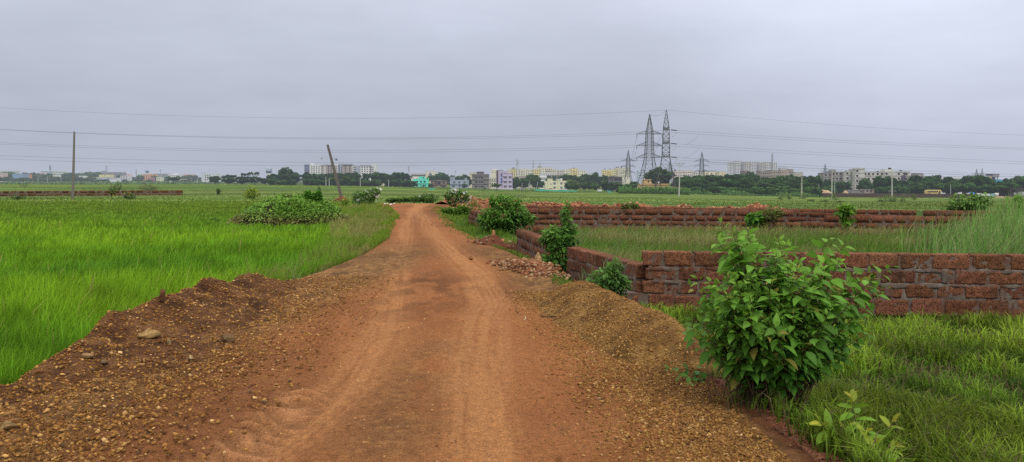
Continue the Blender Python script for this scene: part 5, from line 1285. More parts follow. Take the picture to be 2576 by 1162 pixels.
# --- ochre house behind the pylons and its pink annexe
OC = srgb(205, 170, 115)
b = Building('ochre_house', 'ochre yellow house with a roof tower seen through the legs of the large pylons', zC(510), zC(830), 400)
b.wall(zC(512), zC(830), zCy(892), OC); b.part('roof_tower', zC(556), zC(640), zCy(845), zCy(892), 1, 6, OC); b.part('tower_roof', zC(550), zC(646), zCy(842), zCy(847), .6, 6.4, srgb(225, 195, 145)); b.band(zC(508), zC(834), zCy(905), .9, srgb(230, 200, 150), -.4); b.windows([zC(612)], [zCy(870)], 2.6, 4, d=1.)
b.windows([zC(545), zC(570), zC(660), zC(700)], [zCy(938)], 3.4, 4.6, rgb=(.04, .035, .03)); b.tank(zC(737), zCy(868), 3.6, 4.6, WHITE)
b = Building('pink_annexe', 'low salmon pink house with a dark window just right of the pylons', zC(890), zC(1030), 400)
b.wall(zC(892), zC(1030), zCy(930), srgb(205, 155, 130)); b.windows([zC(988)], [zCy(955)], 4, 5, rgb=(.06, .02, .02)); b.windows([zC(915)], [zCy(958)], 4, 6, rgb=(.05, .03, .03))
# --- small blue house, grey shell house left of pylons
b = Building('blue_house', 'small light blue house among the trees left of the pylons', zB(1845), zB(1970), 460); b.wall(zB(1845), zB(1970), zAy(545), srgb(150, 195, 215)); b.windows([zB(1940)], [zAy(575)], 2.2, 3); b.part('awning', zB(1880), zB(1985), zAy(598), zAy(606), -1.2, 0, srgb(190, 215, 225))
b = Building('grey_villa', 'unfinished grey villa with balcony openings behind the small blue house', zB(1875), zB(2110), 600); b.wall(zB(1878), zB(2108), zAy(460), srgb(125, 115, 118), mat=M_WORN); b.band(zB(1870), zB(2115), zAy(458), 1.2, srgb(150, 140, 140), -.8); b.band(zB(1872), zB(2112), zAy(538), 1.0, srgb(140, 130, 130), -.6); b.windows([zB(1905), zB(1930), (zB(1995), 8), (zB(2060), 8)], [zAy(508)], 2.4, 5)
b = Building('white_hut', 'tiny white walled hut in the bushes left of the pylons', zB(1690), zB(1755), 430, cat='hut'); b.part('wall', zB(1690), zB(1752), zAy(668), None, 0, 4, WHITE); b.part('roof', zB(1686), zB(1756), zAy(660), zAy(669), -.4, 4.4, srgb(100, 100, 105))
b = Building('two_storey_cottage', 'greyish house with dark attic window behind the trees right of the lilac house', zB(340), zB(450), 640); b.wall(zB(345), zB(440), zAy(480), srgb(175, 165, 160), mat=M_WORN); b.part('balcony', zB(338), zB(470), zAy(450), zAy(482), -1, 2, srgb(165, 155, 155)); b.windows([zB(368)], [zAy(512)], 2.6, 3)
# --- generic apartment blocks (name, label, x0, x1, ytop, Y, rgb, xs count, row pitch, mat)
def block(name, label, x0, x1, yt, Y, rgb, n, rows, w=2., h=1.9, pane=(.02, .02, .024), mat=None, tanks=(), bands=None, ybase=None, first=3.2, pitch=None, group=None, d1=12., parapet=True):
    b = Building(name, label, x0, x1, Y, group)
    b.wall(x0, x1, yt, rgb, mat=mat, d1=d1, parapet=parapet)
    p = pitch or 3.1 / Y * F
    xs = [x0 + (x1 - x0) * (i + .5) / n for i in range(n)]
    b.windows(xs, [yt + first * p / 4.4 + i * p for i in range(rows)], w, h, rgb=pane)
    if bands:
        for i in range(rows): b.part('balcony', bands[0], bands[1], yt + first * p / 4.4 + i * p + h * .1, yt + first * p / 4.4 + i * p + h * .75, -1.0, 0, bands[2])
    for (tx, tw, th) in tanks: b.tank(tx, yt - th, tw, th + .2)
    return b
C1, C2, C3, YL = srgb(228, 222, 200), srgb(220, 213, 190), srgb(205, 195, 185), srgb(226, 210, 150)
AY = 1050
ab = 'apartment_block'
block('office_block', 'long cream office block with a row of arched windows behind the turquoise house', zA(195), zA(440), zAy(402), 900, srgb(215, 208, 195), 8, 1, 3, 3.2)
block('office_block', 'taller plain cream block with one dark glass bay behind the big round tree', zA(440), zA(610), zAy(363), 920, srgb(218, 208, 190), 1, 1, 2, 2).windows([zA(520)], [zAy(440)], 6, 8, rgb=srgb(110, 115, 130))
block(ab, 'pale block peeping over the left shoulder of the raw concrete building', zA(1188), zA(1318), zAy(385), 760, srgb(210, 200, 180), 2, 1, 1.5, 2)
block(ab, 'white low block far behind the trees left of the concrete building', zA(1005), zA(1095), zAy(422), 1300, srgb(225, 225, 225), 5, 1, 1.5, 1.5)
block(ab, 'plain cream block directly left of the lilac house top', zA(1560), zA(1668), zAy(350), 800, C2, 2, 1, 1.6, 1.6).part('roof_room', zA(1595), zA(1670), zAy(326), zAy(352), 2, 8, C1)
block(ab, 'yellow cream block rising right behind the lilac house with a black rooftop tank', zB(190), zB(300), zAy(318), AY, YL, 3, 5, 1.9, 1.9, tanks=((zB(235), 4, 3), (zB(222), 3, 2)), pitch=4.)
block(ab, 'cream block with roof cabins behind the lilac house', zB(125), zB(195), zAy(335), AY + 40, C2, 2, 3, 2, 1.6)
block(ab, 'cream block with curved white balconies behind the twin antenna masts', zB(312), zB(475), zAy(325), AY, C1, 4, 5, 2.2, 1.6, bands=(zB(360), zB(430), srgb(240, 236, 225)), pitch=4.)
block(ab, 'cream block in the middle of the pale row, right of the curved balconies', zB(472), zB(560), zAy(333), AY + 20, C1, 3, 3, 2, 2)
block(ab, 'pale yellow block behind the second antenna mast', zB(560), zB(700), zAy(328), AY - 20, YL, 4, 3, 2, 1.9)
block(ab, 'tallest cream block of the pale row with stepped roof', zB(655), zB(905), zAy(300), AY + 30, C1, 7, 3, 2, 1.9, tanks=((zB(662), 3, 3), (zB(705), 3, 3)))
block(ab, 'cream block right of the stepped roof one', zB(875), zB(1000), zAy(335), AY - 10, C2, 4, 2, 2, 2)
block(ab, 'greyish pink block in the dip of the pale row', zB(785), zB(870), zAy(335), AY - 50, C3, 3, 2, 2.5, 1.6)
block(ab, 'greyish block with open balconies left of the yellow corner block', zB(985), zB(1105), zAy(345), AY - 30, C3, 3, 3, 2.6, 1.6)
block(ab, 'cream block with paired windows left of the yellow corner block', zB(1095), zB(1215), zAy(335), AY, C1, 4, 3, 2, 1.8)
block(ab, 'yellow corner block with balconies and a black roof tank', zB(1208), zB(1340), zAy(318), AY - 20, YL, 3, 4, 2, 1.7, bands=(zB(1255), zB(1325), srgb(235, 220, 160)), tanks=((zB(1277), 3, 2.4),))
block(ab, 'low cream block right of the yellow corner block', zB(1335), zB(1470), zAy(348), AY + 10, C1, 4, 2, 1.8, 1.8)
block(ab, 'white low hazy block between the two groups of pale blocks', zB(1460), zB(1660), zAy(390), 1500, srgb(225, 222, 225), 8, 1, 1.4, 1.4)
block('white_row_house', 'long white low row with small windows in front of the pale blocks', zB(690), zB(975), zAy(400), 880, srgb(222, 222, 228), 9, 2, 1.4, 1.6, ybase=None, pitch=4.5)
block('dark_row_house', 'dark weathered low row with shaded verandas under the pale blocks', zB(800), zB(1200), zAy(432), 830, srgb(140, 130, 132), 9, 2, 2.4, 2, mat=M_WORN, pitch=4)
block('arcaded_house', 'white house with tall narrow arches left of the cream house roof', zB(690), zB(802), zAy(432), 780, srgb(235, 235, 240), 6, 1, 1.2, 5, pane=(.03, .03, .04), first=5)
block('low_villa', 'low white villa roofline just above the roof of the cream house', zB(975), zB(1145), zAy(492), 660, srgb(200, 195, 190), 4, 1, 2, 1.8)
bb = block(ab, 'pale yellow block left of the pylons with two roof horns', zB(1765), zB(1985), zAy(340), AY, YL, 6, 5, 1.9, 1.8, bands=(zB(1850), zB(1915), srgb(240, 215, 120)), tanks=())
for x in (1795, 1812, 1880, 1900): bb.part('roof_horn', zB(x), zB(x + 5), zAy(308), zAy(340), 2, 3, (.1, .1, .11))
block(ab, 'taller cream block with black tanks left of the pylons', zB(1980), zB(2250), zAy(303), AY + 30, C1, 8, 6, 1.9, 1.8, tanks=((zB(2010), 3.4, 2.4), (zB(2040), 3, 3), (zB(2100), 3, 3), (zB(2180), 3, 2)), bands=(zB(1995), zB(2035), YL), pitch=4.)
block(ab, 'blue-white block seen between the legs of the two pylons', zC(490), zC(640), zCy(745), 900, srgb(190, 200, 220), 7, 3, 1.8, 1.8, tanks=((zC(560), 6, 2),))
block(ab, 'pinkish cream block behind the right pylon', zC(890), zC(1010), zCy(745), 900, srgb(212, 195, 190), 5, 4, 2, 2, tanks=((zC(915), 5, 3.5),))
block(ab, 'pinkish cream block second right of the pylons', zC(1005), zC(1112), zCy(742), 910, srgb(218, 205, 198), 5, 4, 2, 2)
block(ab, 'pale block with dark flat tanks behind the right small pylon', zC(1110), zC(1250), zCy(757), 950, C3, 5, 3, 2.2, 1.8, tanks=((zC(1235), 5, 4), (zC(1210), 4, 2)))
block('cream_hall', 'cream hall with long low roof behind the round blue-green tree', zC(1245), zC(1395), zCy(755), 850, srgb(222, 208, 185), 3, 1, 3, 2).part('roof_slab', zC(1250), zC(1380), zCy(742), zCy(750), 2, 9, srgb(120, 125, 130))
block('cream_cube', 'small plain yellowish cube shaped building right of the cream hall', zC(1405), zC(1490), zCy(754), 800, srgb(215, 205, 170), 1, 1, 1.2, 3)
# --- tall white towers
for k, (a, c_, t) in enumerate(((437, 503, 318), (510, 602, 306), (607, 662, 310), (660, 738, 322), (738, 832, 310), (836, 892, 315), (892, 966, 328), (962, 1052, 316), (1060, 1135, 319))):
    lab = ('leftmost slim tower of the tall white high-rise row', 'broad second tower of the tall white high-rise row with roof frames', 'third slim tower of the tall white high-rise row', 'creamy recessed fourth tower of the high-rise row', 'broad fifth tower of the tall white high-rise row', 'sixth slim tower of the tall white high-rise row', 'beige seventh tower of the high-rise row', 'eighth tower of the high-rise row left of the antenna mast', 'rightmost tower of the high-rise row right of the antenna mast')[k]
    block('high_rise', lab, zD(a), zD(c_), zDy(t), 1500 + 8 * (k % 3), srgb(222, 220, 222) if k not in (3, 6) else srgb(205, 195, 188), 3 if c_ - a < 80 else 4, 9, 1.7, 1.9, pane=(.03, .03, .04), pitch=3.85, d1=18, parapet=(k % 2 == 1))
# --- old rooftops before the towers
OLD = srgb(150, 140, 135)
block('old_block', 'weathered brown-grey block under the left of the high-rise row', zD(645), zD(712), zDy(452), 760, srgb(130, 115, 110), 2, 2, 2, 2, mat=M_WORN)
block('old_block', 'weathered flat roofed block under the right of the high-rise row', zD(885), zD(1045), zDy(452), 700, OLD, 5, 2, 2, 2, mat=M_WORN)
block('old_block', 'weathered beige block right of the antenna mast', zD(1045), zD(1200), zDy(442), 720, srgb(165, 155, 145), 5, 2, 2, 2.2, mat=M_WORN)
bb = block('old_block', 'stepped beige and brown block with a pale rooftop drum', zD(1195), zD(1378), zDy(440), 740, srgb(175, 160, 148), 4, 2, 2, 2.2, mat=M_WORN); bb.part('roof_room', zD(1300), zD(1378), zDy(428), zDy(441), 1, 8, srgb(140, 128, 122)); bb.part('roof_drum', zD(1195), zD(1300), zDy(406), zDy(441), 3, 9, srgb(175, 172, 172))
block('old_block', 'low plain pale block at the right end of the old rooftops', zD(1375), zD(1520), zDy(472), 720, srgb(185, 178, 165), 1, 1, 1, 1, mat=M_WORN)
# --- weathered white apartments on the right
WW = srgb(205, 203, 195); RED_ = (.05, .018, .018)
def wapt(label, x0, x1, yt, n, rows, pane=(.03, .025, .028), Y=520, rgb=WW, w=4.2, h=4.6, tanks=(), xs=None, extra=None):
    b = Building('weathered_apartment', label, x0, x1, Y); b.wall(x0, x1, yt, rgb, mat=M_WORN)
    xs = xs or [x0 + (x1 - x0) * (i + .5) / n for i in range(n)]; p = 3.25 / Y * F
    b.windows(xs, [yt + 5.2 + i * p for i in range(rows)], w, h, rgb=pane, shade=srgb(175, 172, 165))
    for i in range(rows): b.band(x0 - .2, x1 + .2, yt + 9.6 + i * p, .7, srgb(165, 160, 155), -.3)
    for tx, tw, th in tanks: b.tank(tx, yt - th, tw, th + .3)
    return b
wapt('grey stained apartment wing at the left end of the weathered white apartments', zD(1820), zD(1945), zDy(482), 2, 3, rgb=srgb(150, 146, 145), w=3)
bb = wapt('warm grey stained apartment wing with creeper, second from the left', zD(1940), zD(2145), zDy(465), 4, 3, rgb=srgb(165, 160, 155), tanks=(), w=3.6); bb.part('roof_room', zD(1940), zD(2015), zDy(442), zDy(466), 1, 6, srgb(150, 145, 145))
wapt('white stained apartment wing with two columns of dark windows', zD(2140), zD(2282), zDy(462), 2, 3, xs=[zD(2168), zD(2240)], tanks=((zD(2188), 4, 2.4),), Y=515)
bb = wapt('tall stair tower of the weathered white apartments with one column of windows', zD(2280), zD(2428), zDy(425), 1, 4, xs=[zD(2314)], Y=510); bb.part('roof_slab', zD(2318), zD(2425), zDy(408), zDy(426), -.3, 9, WW)
wapt('white apartment wing with reddish shutters right of the stair tower', zE(215), zE(512), zDy(470), 3, 2, pane=RED_, xs=[zE(240), zE(292), zE(355), zE(424), zE(486)], tanks=((zE(268), 4, 2), (zE(463), 5, 3)))
bb = wapt('wide white apartment wing with a roof cabin carrying two black tanks', zE(518), zE(772), zDy(468), 3, 2, pane=RED_, xs=[zE(552), zE(735)]); bb.part('roof_cabin', zE(545), zE(676), zDy(428), zDy(469), 2, 8, WW); bb.tank(zE(628), zDy(405), 4, 4.2); bb.tank(zE(652), zDy(405), 4, 4.2)
bb = wapt('white apartment wing with an open roof frame and dark purple bay', zE(768), zE(900), zDy(470), 2, 2, xs=[zE(815), zE(845)]); bb.part('purple_bay', zE(768), zE(832), zDy(520), None, -.6, 0, srgb(85, 78, 95)); bb.part('roof_slab', zE(745), zE(905), zDy(455), zDy(461), -.5, 8, srgb(190, 188, 190)); bb.tank(zE(805), zDy(440), 6, 2.6)
wapt('low white apartment wing between the purple bay and the water drum', zE(832), zE(990), zDy(523), 3, 1, xs=[zE(852), zE(915), zE(950)], Y=530)
bb = wapt('low apartment wing topped by a stained grey roof room', zE(985), zE(1112), zDy(522), 2, 1, Y=535); bb.part('roof_room', zE(985), zE(1110), zDy(488), zDy(523), 1, 7, srgb(135, 130, 130), M_WORN)
wapt('rightmost low apartment wing with three dark windows', zE(1110), zE(1296), zDy(528), 3, 1, xs=[zE(1163), zE(1215), zE(1268)], Y=530)
block('white_row_house', 'hazy white low row far right of the weathered apartments', zE(1300), zE(1672), zDy(538), 700, srgb(215, 215, 222), 9, 1, 2, 2)
# --- bright blue building with hoardings
BL = srgb(85, 165, 210)
b = Building('blue_building', 'bright blue flat roofed building with a dark banner frame behind the far right trees', zE(1965), zE(2258), 500)
b.wall(zE(1965), zE(2258), zDy(582), BL); b.part('roof_room', zE(2042), zE(2238), zDy(535), zDy(582), 2, 8, srgb(75, 70, 85)); b.part('roof_banner', zE(2040), zE(2140), zDy(497), zDy(528), 1.6, 1.9, srgb(75, 72, 95)); b.part('roof_banner', zE(2140), zE(2238), zDy(495), zDy(528), 1.6, 1.9, srgb(135, 130, 145)); b.part('banner_stripe', zE(2040), zE(2240), zDy(529), zDy(535), 1.4, 1.8, WHITE)
b.tank(zE(2178), zDy(550), 4.6, 5, WHITE, 1.); b.tank(zE(2215), zDy(550), 4.6, 5, WHITE, 1.); b.part('yellow_sign', zE(2085), zE(2130), zDy(540), zDy(562), 1.7, 1.95, srgb(200, 170, 120))
b = Building('rooftop_house', 'dark roofed house corner at the extreme right above the trees', zE(2545), zE(2640), 560); b.part('wall', zE(2560), zE(2640), zDy(552), None, 0, 8, srgb(180, 175, 175)); b.part('roof_slab', zE(2545), zE(2640), zDy(537), zDy(553), -1, 9, srgb(75, 70, 75))
# --- compound wall, huts, sand heaps and yard on the right
h0, h1 = at(2044, 492, 425), at(2459, 502, 418)
m = MB(); L = math.hypot(h1[0] - h0[0], h1[1] - h0[1]); root = thing('compound_wall', 'long low brown compound wall along the far side of the right field', 'wall', (h0[0], h0[1], float(ground(h0[0], h0[1]))))
z0_ = float(ground(h0[0], h0[1])); z1_ = float(ground(h1[0], h1[1])); dx, dy, dz = h1[0] - h0[0], h1[1] - h0[1], z1_ - z0_
mm, cp = MB(), MB()
for (q, lo, hi, th) in ((mm, -.4, 1.75, .3), (cp, 1.75, 1.87, .42)):
    o = (th - .3) / 2; k = len(q.v)
    q.v += [(0, -o, lo), (dx, dy - o, dz + lo), (dx, dy + .3 + o, dz + lo), (0, .3 + o, lo), (0, -o, hi), (dx, dy - o, dz + hi), (dx, dy + .3 + o, dz + hi), (0, .3 + o, hi)]
    q.f += [tuple(k + i for i in f) for f in ((0, 3, 2, 1), (4, 5, 6, 7), (0, 1, 5, 4), (1, 2, 6, 5), (2, 3, 7, 6), (3, 0, 4, 7))]
link('wall_face', mm.mesh('wall_face'), root, M_WORN, hc((.085, .055, .045), 420)); link('coping', cp.mesh('coping'), root, M_PAINT, hc((.13, .09, .075), 420))
for i in range(22): link('pier', MB().box(dx * (i + .5) / 22 - .2, dx * (i + .5) / 22 + .2, dy * (i + .5) / 22 - .12, dy * (i + .5) / 22 - .01, dz * (i + .5) / 22 - .4, dz * (i + .5) / 22 + 1.7).mesh('pier'), root, M_WORN, hc((.10, .065, .052), 420))
SAND = np.array([(.5, .36, .22), (.45, .31, .18)])
def sand(x0, x1, yt, yb, Y, label, seed, rgb=((.42, .29, .17), (.52, .38, .24)), name='sand_heap', cat='sand heap'):
    r = np.random.RandomState(seed); a, b_ = at(x0, yb, Y), at(x1, yt, Y); zb = float(ground((a[0] + b_[0]) / 2, Y)) - .3; H = b_[2] - zb
    u, v = np.meshgrid(np.linspace(-1, 1, 33), np.linspace(-1, 1, 13), indexing='ij'); X = (a[0] + b_[0]) / 2 + u * (b_[0] - a[0]) / 2; Yy = Y + v * 4
    pr = np.clip(1 - np.abs(u) ** 2.2, 0, 1) ** .8 * (1 - v * v); Z = zb + H * pr * (.72 + .5 * (fbm(X * .25, Yy * .25, 3, seed)))
    i = np.arange(X.size).reshape(X.shape); Q = np.stack([i[:-1, :-1], i[1:, :-1], i[1:, 1:], i[:-1, 1:]], -1).reshape(-1, 4)
    C = np.array(rgb[0]) + (np.array(rgb[1]) - np.array(rgb[0])) * fbm(X * .5, Yy * .5, 3, seed + 1)[..., None]
    org = np.array([(a[0] + b_[0]) / 2, Y, zb]); o = link(name, npmesh(name, np.stack([X, Yy, Z], -1).reshape(-1, 3) - org, [Q], C.reshape(-1, 3), True), None, M_FIELD, (1, 1, 1, hz(Y))); o.location = org
    return tag(o, label, cat)
sand(zD(1640), zD(1990), zDy(737), zDy(790), 440, 'long pale sand heap behind the left part of the compound wall', 1); sand(zD(2090), zD(2190), zDy(742), zDy(785), 445, 'small pale sand heap beside the unfinished block hut', 2)
sand(zE(2060), zE(2500), zDy(825), zDy(875), 405, 'low bank of orange sand in front of the vehicle yard at the far right', 3); sand(897, 916, 470, 477, 400, 'small tan earth heap in the scrub right of the leaning pole', 4)
b = Building('block_hut', 'unfinished grey block hut with two square window holes behind the compound wall', zE(0), zE(372), 450); b.wall(zE(230), zE(372), zDy(723), srgb(150, 135, 125), mat=M_WORN, d1=6); b.wall(zE(40), zE(232), zDy(735), srgb(140, 135, 132), mat=M_WORN, d0=.5, d1=6); b.windows([zE(270), zE(324)], [zDy(748)], 4.2, 3.8); b.windows([zE(188)], [zDy(760)], 7, 2, d=.5); b.part('wall', zD(2183), zE(45), zDy(735), None, .8, 5, srgb(130, 128, 128), M_WORN)
b = Building('grey_shed', 'low grey sheet roofed shed behind the long sand heap', zD(1795), zD(1940), 455, cat='shed'); b.part('wall', zD(1800), zD(1935), zDy(722), None, 0, 5, srgb(120, 122, 120)); b.part('roof', zD(1790), zD(1945), zDy(712), zDy(723), -.6, 6, srgb(140, 142, 140))
b = Building('open_shed', 'open sided dark shed with a sloping pale sheet roof at the right picture edge', zE(2360), zE(2700), 400, cat='shed')
X0, X1, Zb, Zt = b.rect(zE(2365), zE(2475), zDy(760), zDy(703)); X2 = b.rect(zE(2700), zE(2720), 0, 1)[0]; Zg = b.rect(0, 1, zDy(745), zDy(740))[3]
m = MB(); m.poly([(X0, -.5, Zb), (X1, -.5, Zt), (X1, 9, Zt), (X0, 9, Zb)]); link('dark_roof_slope', m.mesh('dark_roof_slope'), b.root, M_PAINT, hc((.06, .05, .05), 400)); m = MB(); m.poly([(X1, -.5, Zt), (X2, -.5, Zg), (X2, 9, Zg + .3), (X1, 9, Zt + .3)]); link('pale_roof_slope', m.mesh('pale_roof_slope'), b.root, M_PAINT, hc(srgb(200, 195, 175), 400))
m = MB(); m.poly([(X0, -.4, Zb), (X2, -.4, Zb), (X2, -.4, Zg), (X1, -.4, Zt)]); link('gable', m.mesh('gable'), b.root, M_PAINT, hc((.05, .04, .042), 400))
for q in (X0 + .3, X1, X1 + 6, X2 - 4): link('post', MB().box(q, q + .25, -.3, 0, 0, Zb).mesh('post'), b.root, M_PAINT, hc((.10, .08, .07), 400))
link('back_wall', MB().box(X0, X2, 8.5, 8.8, 0, Zb).mesh('back_wall'), b.root, M_PAINT, hc((.035, .035, .03), 400))
# --- green shade net strung along the far field
def net(name, label, x0, x1, y0, y1, Y, seed):
    a, c = at(x0, y1, Y), at(x1, y1, Y); r = np.random.RandomState(seed); n = 60; xs = np.linspace(a[0], c[0], n); g = ground(xs, np.full(n, Y)); H = (y1 - y0) * Y / F
    top = g + H * (.35 + .9 * fbm(xs * .22, xs * 0, 3, seed)); yy = Y + .5 * np.sin(xs * .9) + fbm(xs * .5, xs * 0 + 2, 2, seed)
    root = thing(name, label, 'net fence', (a[0], Y, float(g[0]))); off = np.array([a[0], Y, float(g[0])])
    V = np.concatenate([np.stack([xs, yy - .3, g - .1], -1), np.stack([xs, yy, (g + top) / 2], -1), np.stack([xs, yy + .15, top], -1)]) - off
    i = np.arange(n - 1); Q = np.concatenate([np.stack([i + k * n, i + 1 + k * n, i + 1 + (k + 1) * n, i + (k + 1) * n], -1) for k in (0, 1)])
    link('netting', npmesh('netting', V, [Q], None, True), root, M_PAINT, hc(srgb(70, 150, 125), Y))
    for k in range(0, n, 8): link('stake', MB().bar((xs[k] - off[0], yy[k] - off[1] + .1, g[k] - off[2] - .1), (xs[k] - off[0], yy[k] - off[1] + .1, g[k] - off[2] + H * 1.1), .04).mesh('stake'), root, M_PAINT, hc((.12, .10, .08), Y))
net('net_fence', 'sagging sea-green shade net fence in front of the cream house', zB(600), zB(1325), zAy(725), zAy(765), 385, 1)
net('net_fence', 'short piece of sea-green net at the left foot of the pylons', zB(1850), zB(1912), zAy(735), zAy(772), 330, 2); net('net_fence', 'scrap of sea-green net behind the white flowers at the road end', 1078, 1094, 479, 484, 300, 3)
# --- far left town
g = 'hazy houses of the far left town'
def far(label, x0, x1, yt, rgb, n=3, rows=2, Y=1500, name='town_house', w=1.6, h=1.6, mat=None): return block(name, label, x0, x1, yt, Y, rgb, n, rows, w, h, pane=(.04, .04, .05), d1=14, mat=mat, pitch=3.7, parapet=False)
far('yellow-green low house at the left of the far town cluster', zG(185), zG(335), zGy(205), srgb(165, 175, 130), 1, 1, 1290)
far('white house with small windows beside the yellow-green one', zG(330), zG(480), zGy(212), srgb(190, 192, 205), 4, 3, 1300)
far('long dark grey warehouse-like block on the skyline of the far left town', zG(330), zG(820), zGy(122), srgb(135, 132, 142), 6, 1, 1650, 'skyline_block', mat=M_WORN).part('roof_billboard', zG(440), zG(545), zGy(100), zGy(112), 2, 3, (.06, .06, .07))
far('bright yellow house below the long grey skyline block', zG(412), zG(600), zGy(165), srgb(222, 215, 155), 1, 1, 1420)
far('white low house right of the yellow one in the far left town', zG(592), zG(722), zGy(218), srgb(210, 210, 218), 5, 1, 1340); far('lavender grey house below the yellow one', zG(470), zG(595), zGy(208), srgb(165, 160, 175), 3, 2, 1360)
far('white four-storey house standing forward in the far left town', zG(780), zG(905), zGy(180), srgb(205, 205, 215), 3, 4, 1260, h=2)
far('orange house beside the blue dome in the far left town', zG(1165), zG(1365), zGy(160), srgb(215, 160, 120), 5, 3, 1420).part('roof_room', zG(1225), zG(1290), zGy(145), zGy(162), 2, 8, srgb(210, 180, 140))
far('white house with terrace right of the blue dome', zG(1395), zG(1465), zGy(210), srgb(215, 215, 190), 2, 2, 1330); far('grey flat roofed block on the skyline right of the blue dome', zG(1340), zG(1540), zGy(148), srgb(140, 140, 148), 4, 1, 1650, 'skyline_block')
far('white stepped house group before the white tall block', zG(1610), zG(1810), zGy(165), srgb(215, 215, 215), 5, 4, 1400).part('roof_room', zG(1680), zG(1740), zGy(145), zGy(166), 2, 8, WHITE)
far('salmon orange roofs on the skyline left of the white tall block', zG(1815), zG(2010), zGy(160), srgb(205, 165, 135), 5, 1, 1700, 'skyline_block'); far('low greenish wall house in front of the white stepped houses', zG(1730), zG(1870), zGy(238), srgb(175, 180, 140), 2, 1, 1290)
b = Building('white_block', 'tall white block with dark window bands left of the coconut grove', zG(2180), zG(2430), 900); b.wall(zG(2180), zG(2232), zGy(135), srgb(205, 208, 215), d0=-1); b.wall(zG(2230), zG(2430), zGy(155), srgb(215, 217, 222)); b.windows([(zG(2243), 1.6), zG(2275), (zG(2310), 2)], [zGy(183), zGy(215), zGy(248)], 2, 2.4)
m_b = Building('blue_dome_hall', 'bright blue domed hall in the far left town', zG(1225), zG(1312), 1280, cat='hall'); X0, X1, Zb, Zt = m_b.rect(zG(1225), zG(1312), zGy(285), zGy(188)); rr_ = (X1 - X0) / 2
pts = [(X0, 0, 0), (X1, 0, 0)] + [(rr_ * math.cos(t) + (X0 + X1) / 2, 0, Zt - rr_ * .55 + rr_ * .55 * math.sin(t)) for t in np.linspace(0, PI, 12)]; m = MB(); k = len(pts); m.v = pts + [(p[0], 12, p[2]) for p in pts]; m.f = [tuple(range(k)), tuple(reversed(range(k, 2 * k)))] + [(i, k + i, k + (i + 1) % k, (i + 1) % k) for i in range(k)]
link('vaulted_shell', m.mesh('vaulted_shell'), m_b.root, M_PAINT, hc(srgb(70, 140, 195), 1280)); m_b.part('side_pier', zG(1310), zG(1330), zGy(205), None, 0, 8, srgb(160, 110, 120)); m_b.windows([zG(1255), zG(1285)], [zGy(245)], 1.4, 4, rgb=srgb(60, 110, 150))
far('blue sheet roofed shed in the distant belt at the far left', 31.6, 59, 437, srgb(130, 155, 190), 1, 1, 1330); far('orange walled house just right of the blue sheet roofed shed', 59.5, 68, 438, srgb(205, 140, 110), 1, 1, 1340); far('pale pinkish house cut by the left picture edge', -14, 7, 435, srgb(200, 180, 170), 2, 1, 1340)
far('white hut showing between the distant trees left of the utility pole', 134, 141, 440, WHITE, 1, 1, 1300); far('white house cluster just left of the utility pole', 170, 185, 438, srgb(215, 215, 205), 3, 1, 1400); far('small white house right of the utility pole', 199, 209, 442, srgb(220, 220, 225), 2, 1, 1330); far('pale greenish long roof on the skyline at the far left', 2, 40, 430, srgb(175, 190, 175), 5, 1, 1900, 'skyline_block'); far('cream long roof on the skyline between the spire and the pole', 126, 160, 431, srgb(195, 195, 185), 5, 1, 1900, 'skyline_block')
for i, (px, yt, w_) in enumerate(((205, 433, 10), (222, 434, 12), (316, 437, 9), (345, 437, 14), (410, 436, 12), (468, 441, 12), (560, 440, 14), (575, 441, 10), (100, 433, 10), (80, 437, 8))):
    far('tiny pale rooftop on the hazy skyline of the far left town', px, px + w_, yt, srgb(195 + 15 * (i % 3), 195 + 12 * (i % 2), 200), 2, 1, 1750, 'rooftop').root['group'] = 'tiny hazy rooftops on the left skyline'
far('small white house half hidden under the right end of the hospital-like blocks', zJ(1890), zJ(2195), zJy(732), srgb(225, 225, 232), 3, 2, 700, h=3, w=3); far('pale yellow gabled house end among the palms', zJ(2295), zJ(2405), zJy(800), srgb(215, 210, 175), 1, 1, 640); far('unfinished white frame building above the palms right of the white blocks', zJ(2215), zJ(2400), zJy(650), srgb(170, 175, 185), 5, 2, 900, w=2.4, h=2.2)
# --- the big white multi-storey blocks
HB = Building('white_multi_storey_block', 'left white multi-storey block with a blue scaffold bay, behind the leaning pole', zJ(125), zJ(1215), 900)
def hosp(b, x0, x1, yt, rgb, xs, rows, d0=0., w=2.2, h=2., top=None):
    b.part('wall', zJ(x0), zJ(x1), zJy(yt), None, d0, d0 + 14, rgb)
    if top: b.part('cornice', zJ(x0) - .3, zJ(x1) + .3, zJy(yt) - .3, zJy(yt) + 1.2, d0 - .5, d0 + 14.3, top)
    b.windows([zJ(x) for x in xs], [zJy(y) for y in rows], w, h, d0)
RW = (481, 537, 594, 650, 707)
WHT, TAN, SLATE = srgb(222, 221, 224), srgb(165, 150, 148), srgb(115, 120, 145)
hosp(HB, 280, 582, 425, WHT, (338, 402, 472, 543), RW, 0, 2.4, 2.); HB.part('roof_screen', zJ(282), zJ(372), zJy(372), zJy(426), 3, 8, srgb(215, 215, 220))
hosp(HB, 582, 765, 432, srgb(205, 198, 195), (625, 660), RW, .5, 1.6, 2.6, srgb(180, 175, 172)); hosp(HB, 760, 990, 428, TAN, (822, 900), RW, -1, 2.1, 2.4, srgb(120, 108, 108)); hosp(HB, 985, 1090, 400, srgb(215, 213, 212), (1015, 1050), RW, .8, 2.2, 1.6); hosp(HB, 1085, 1140, 400, SLATE, (1110,), RW, 1.5, 1.5, 2); hosp(HB, 1135, 1216, 388, srgb(160, 165, 180), (1187,), (490, 548, 605), .3, 2, 2)
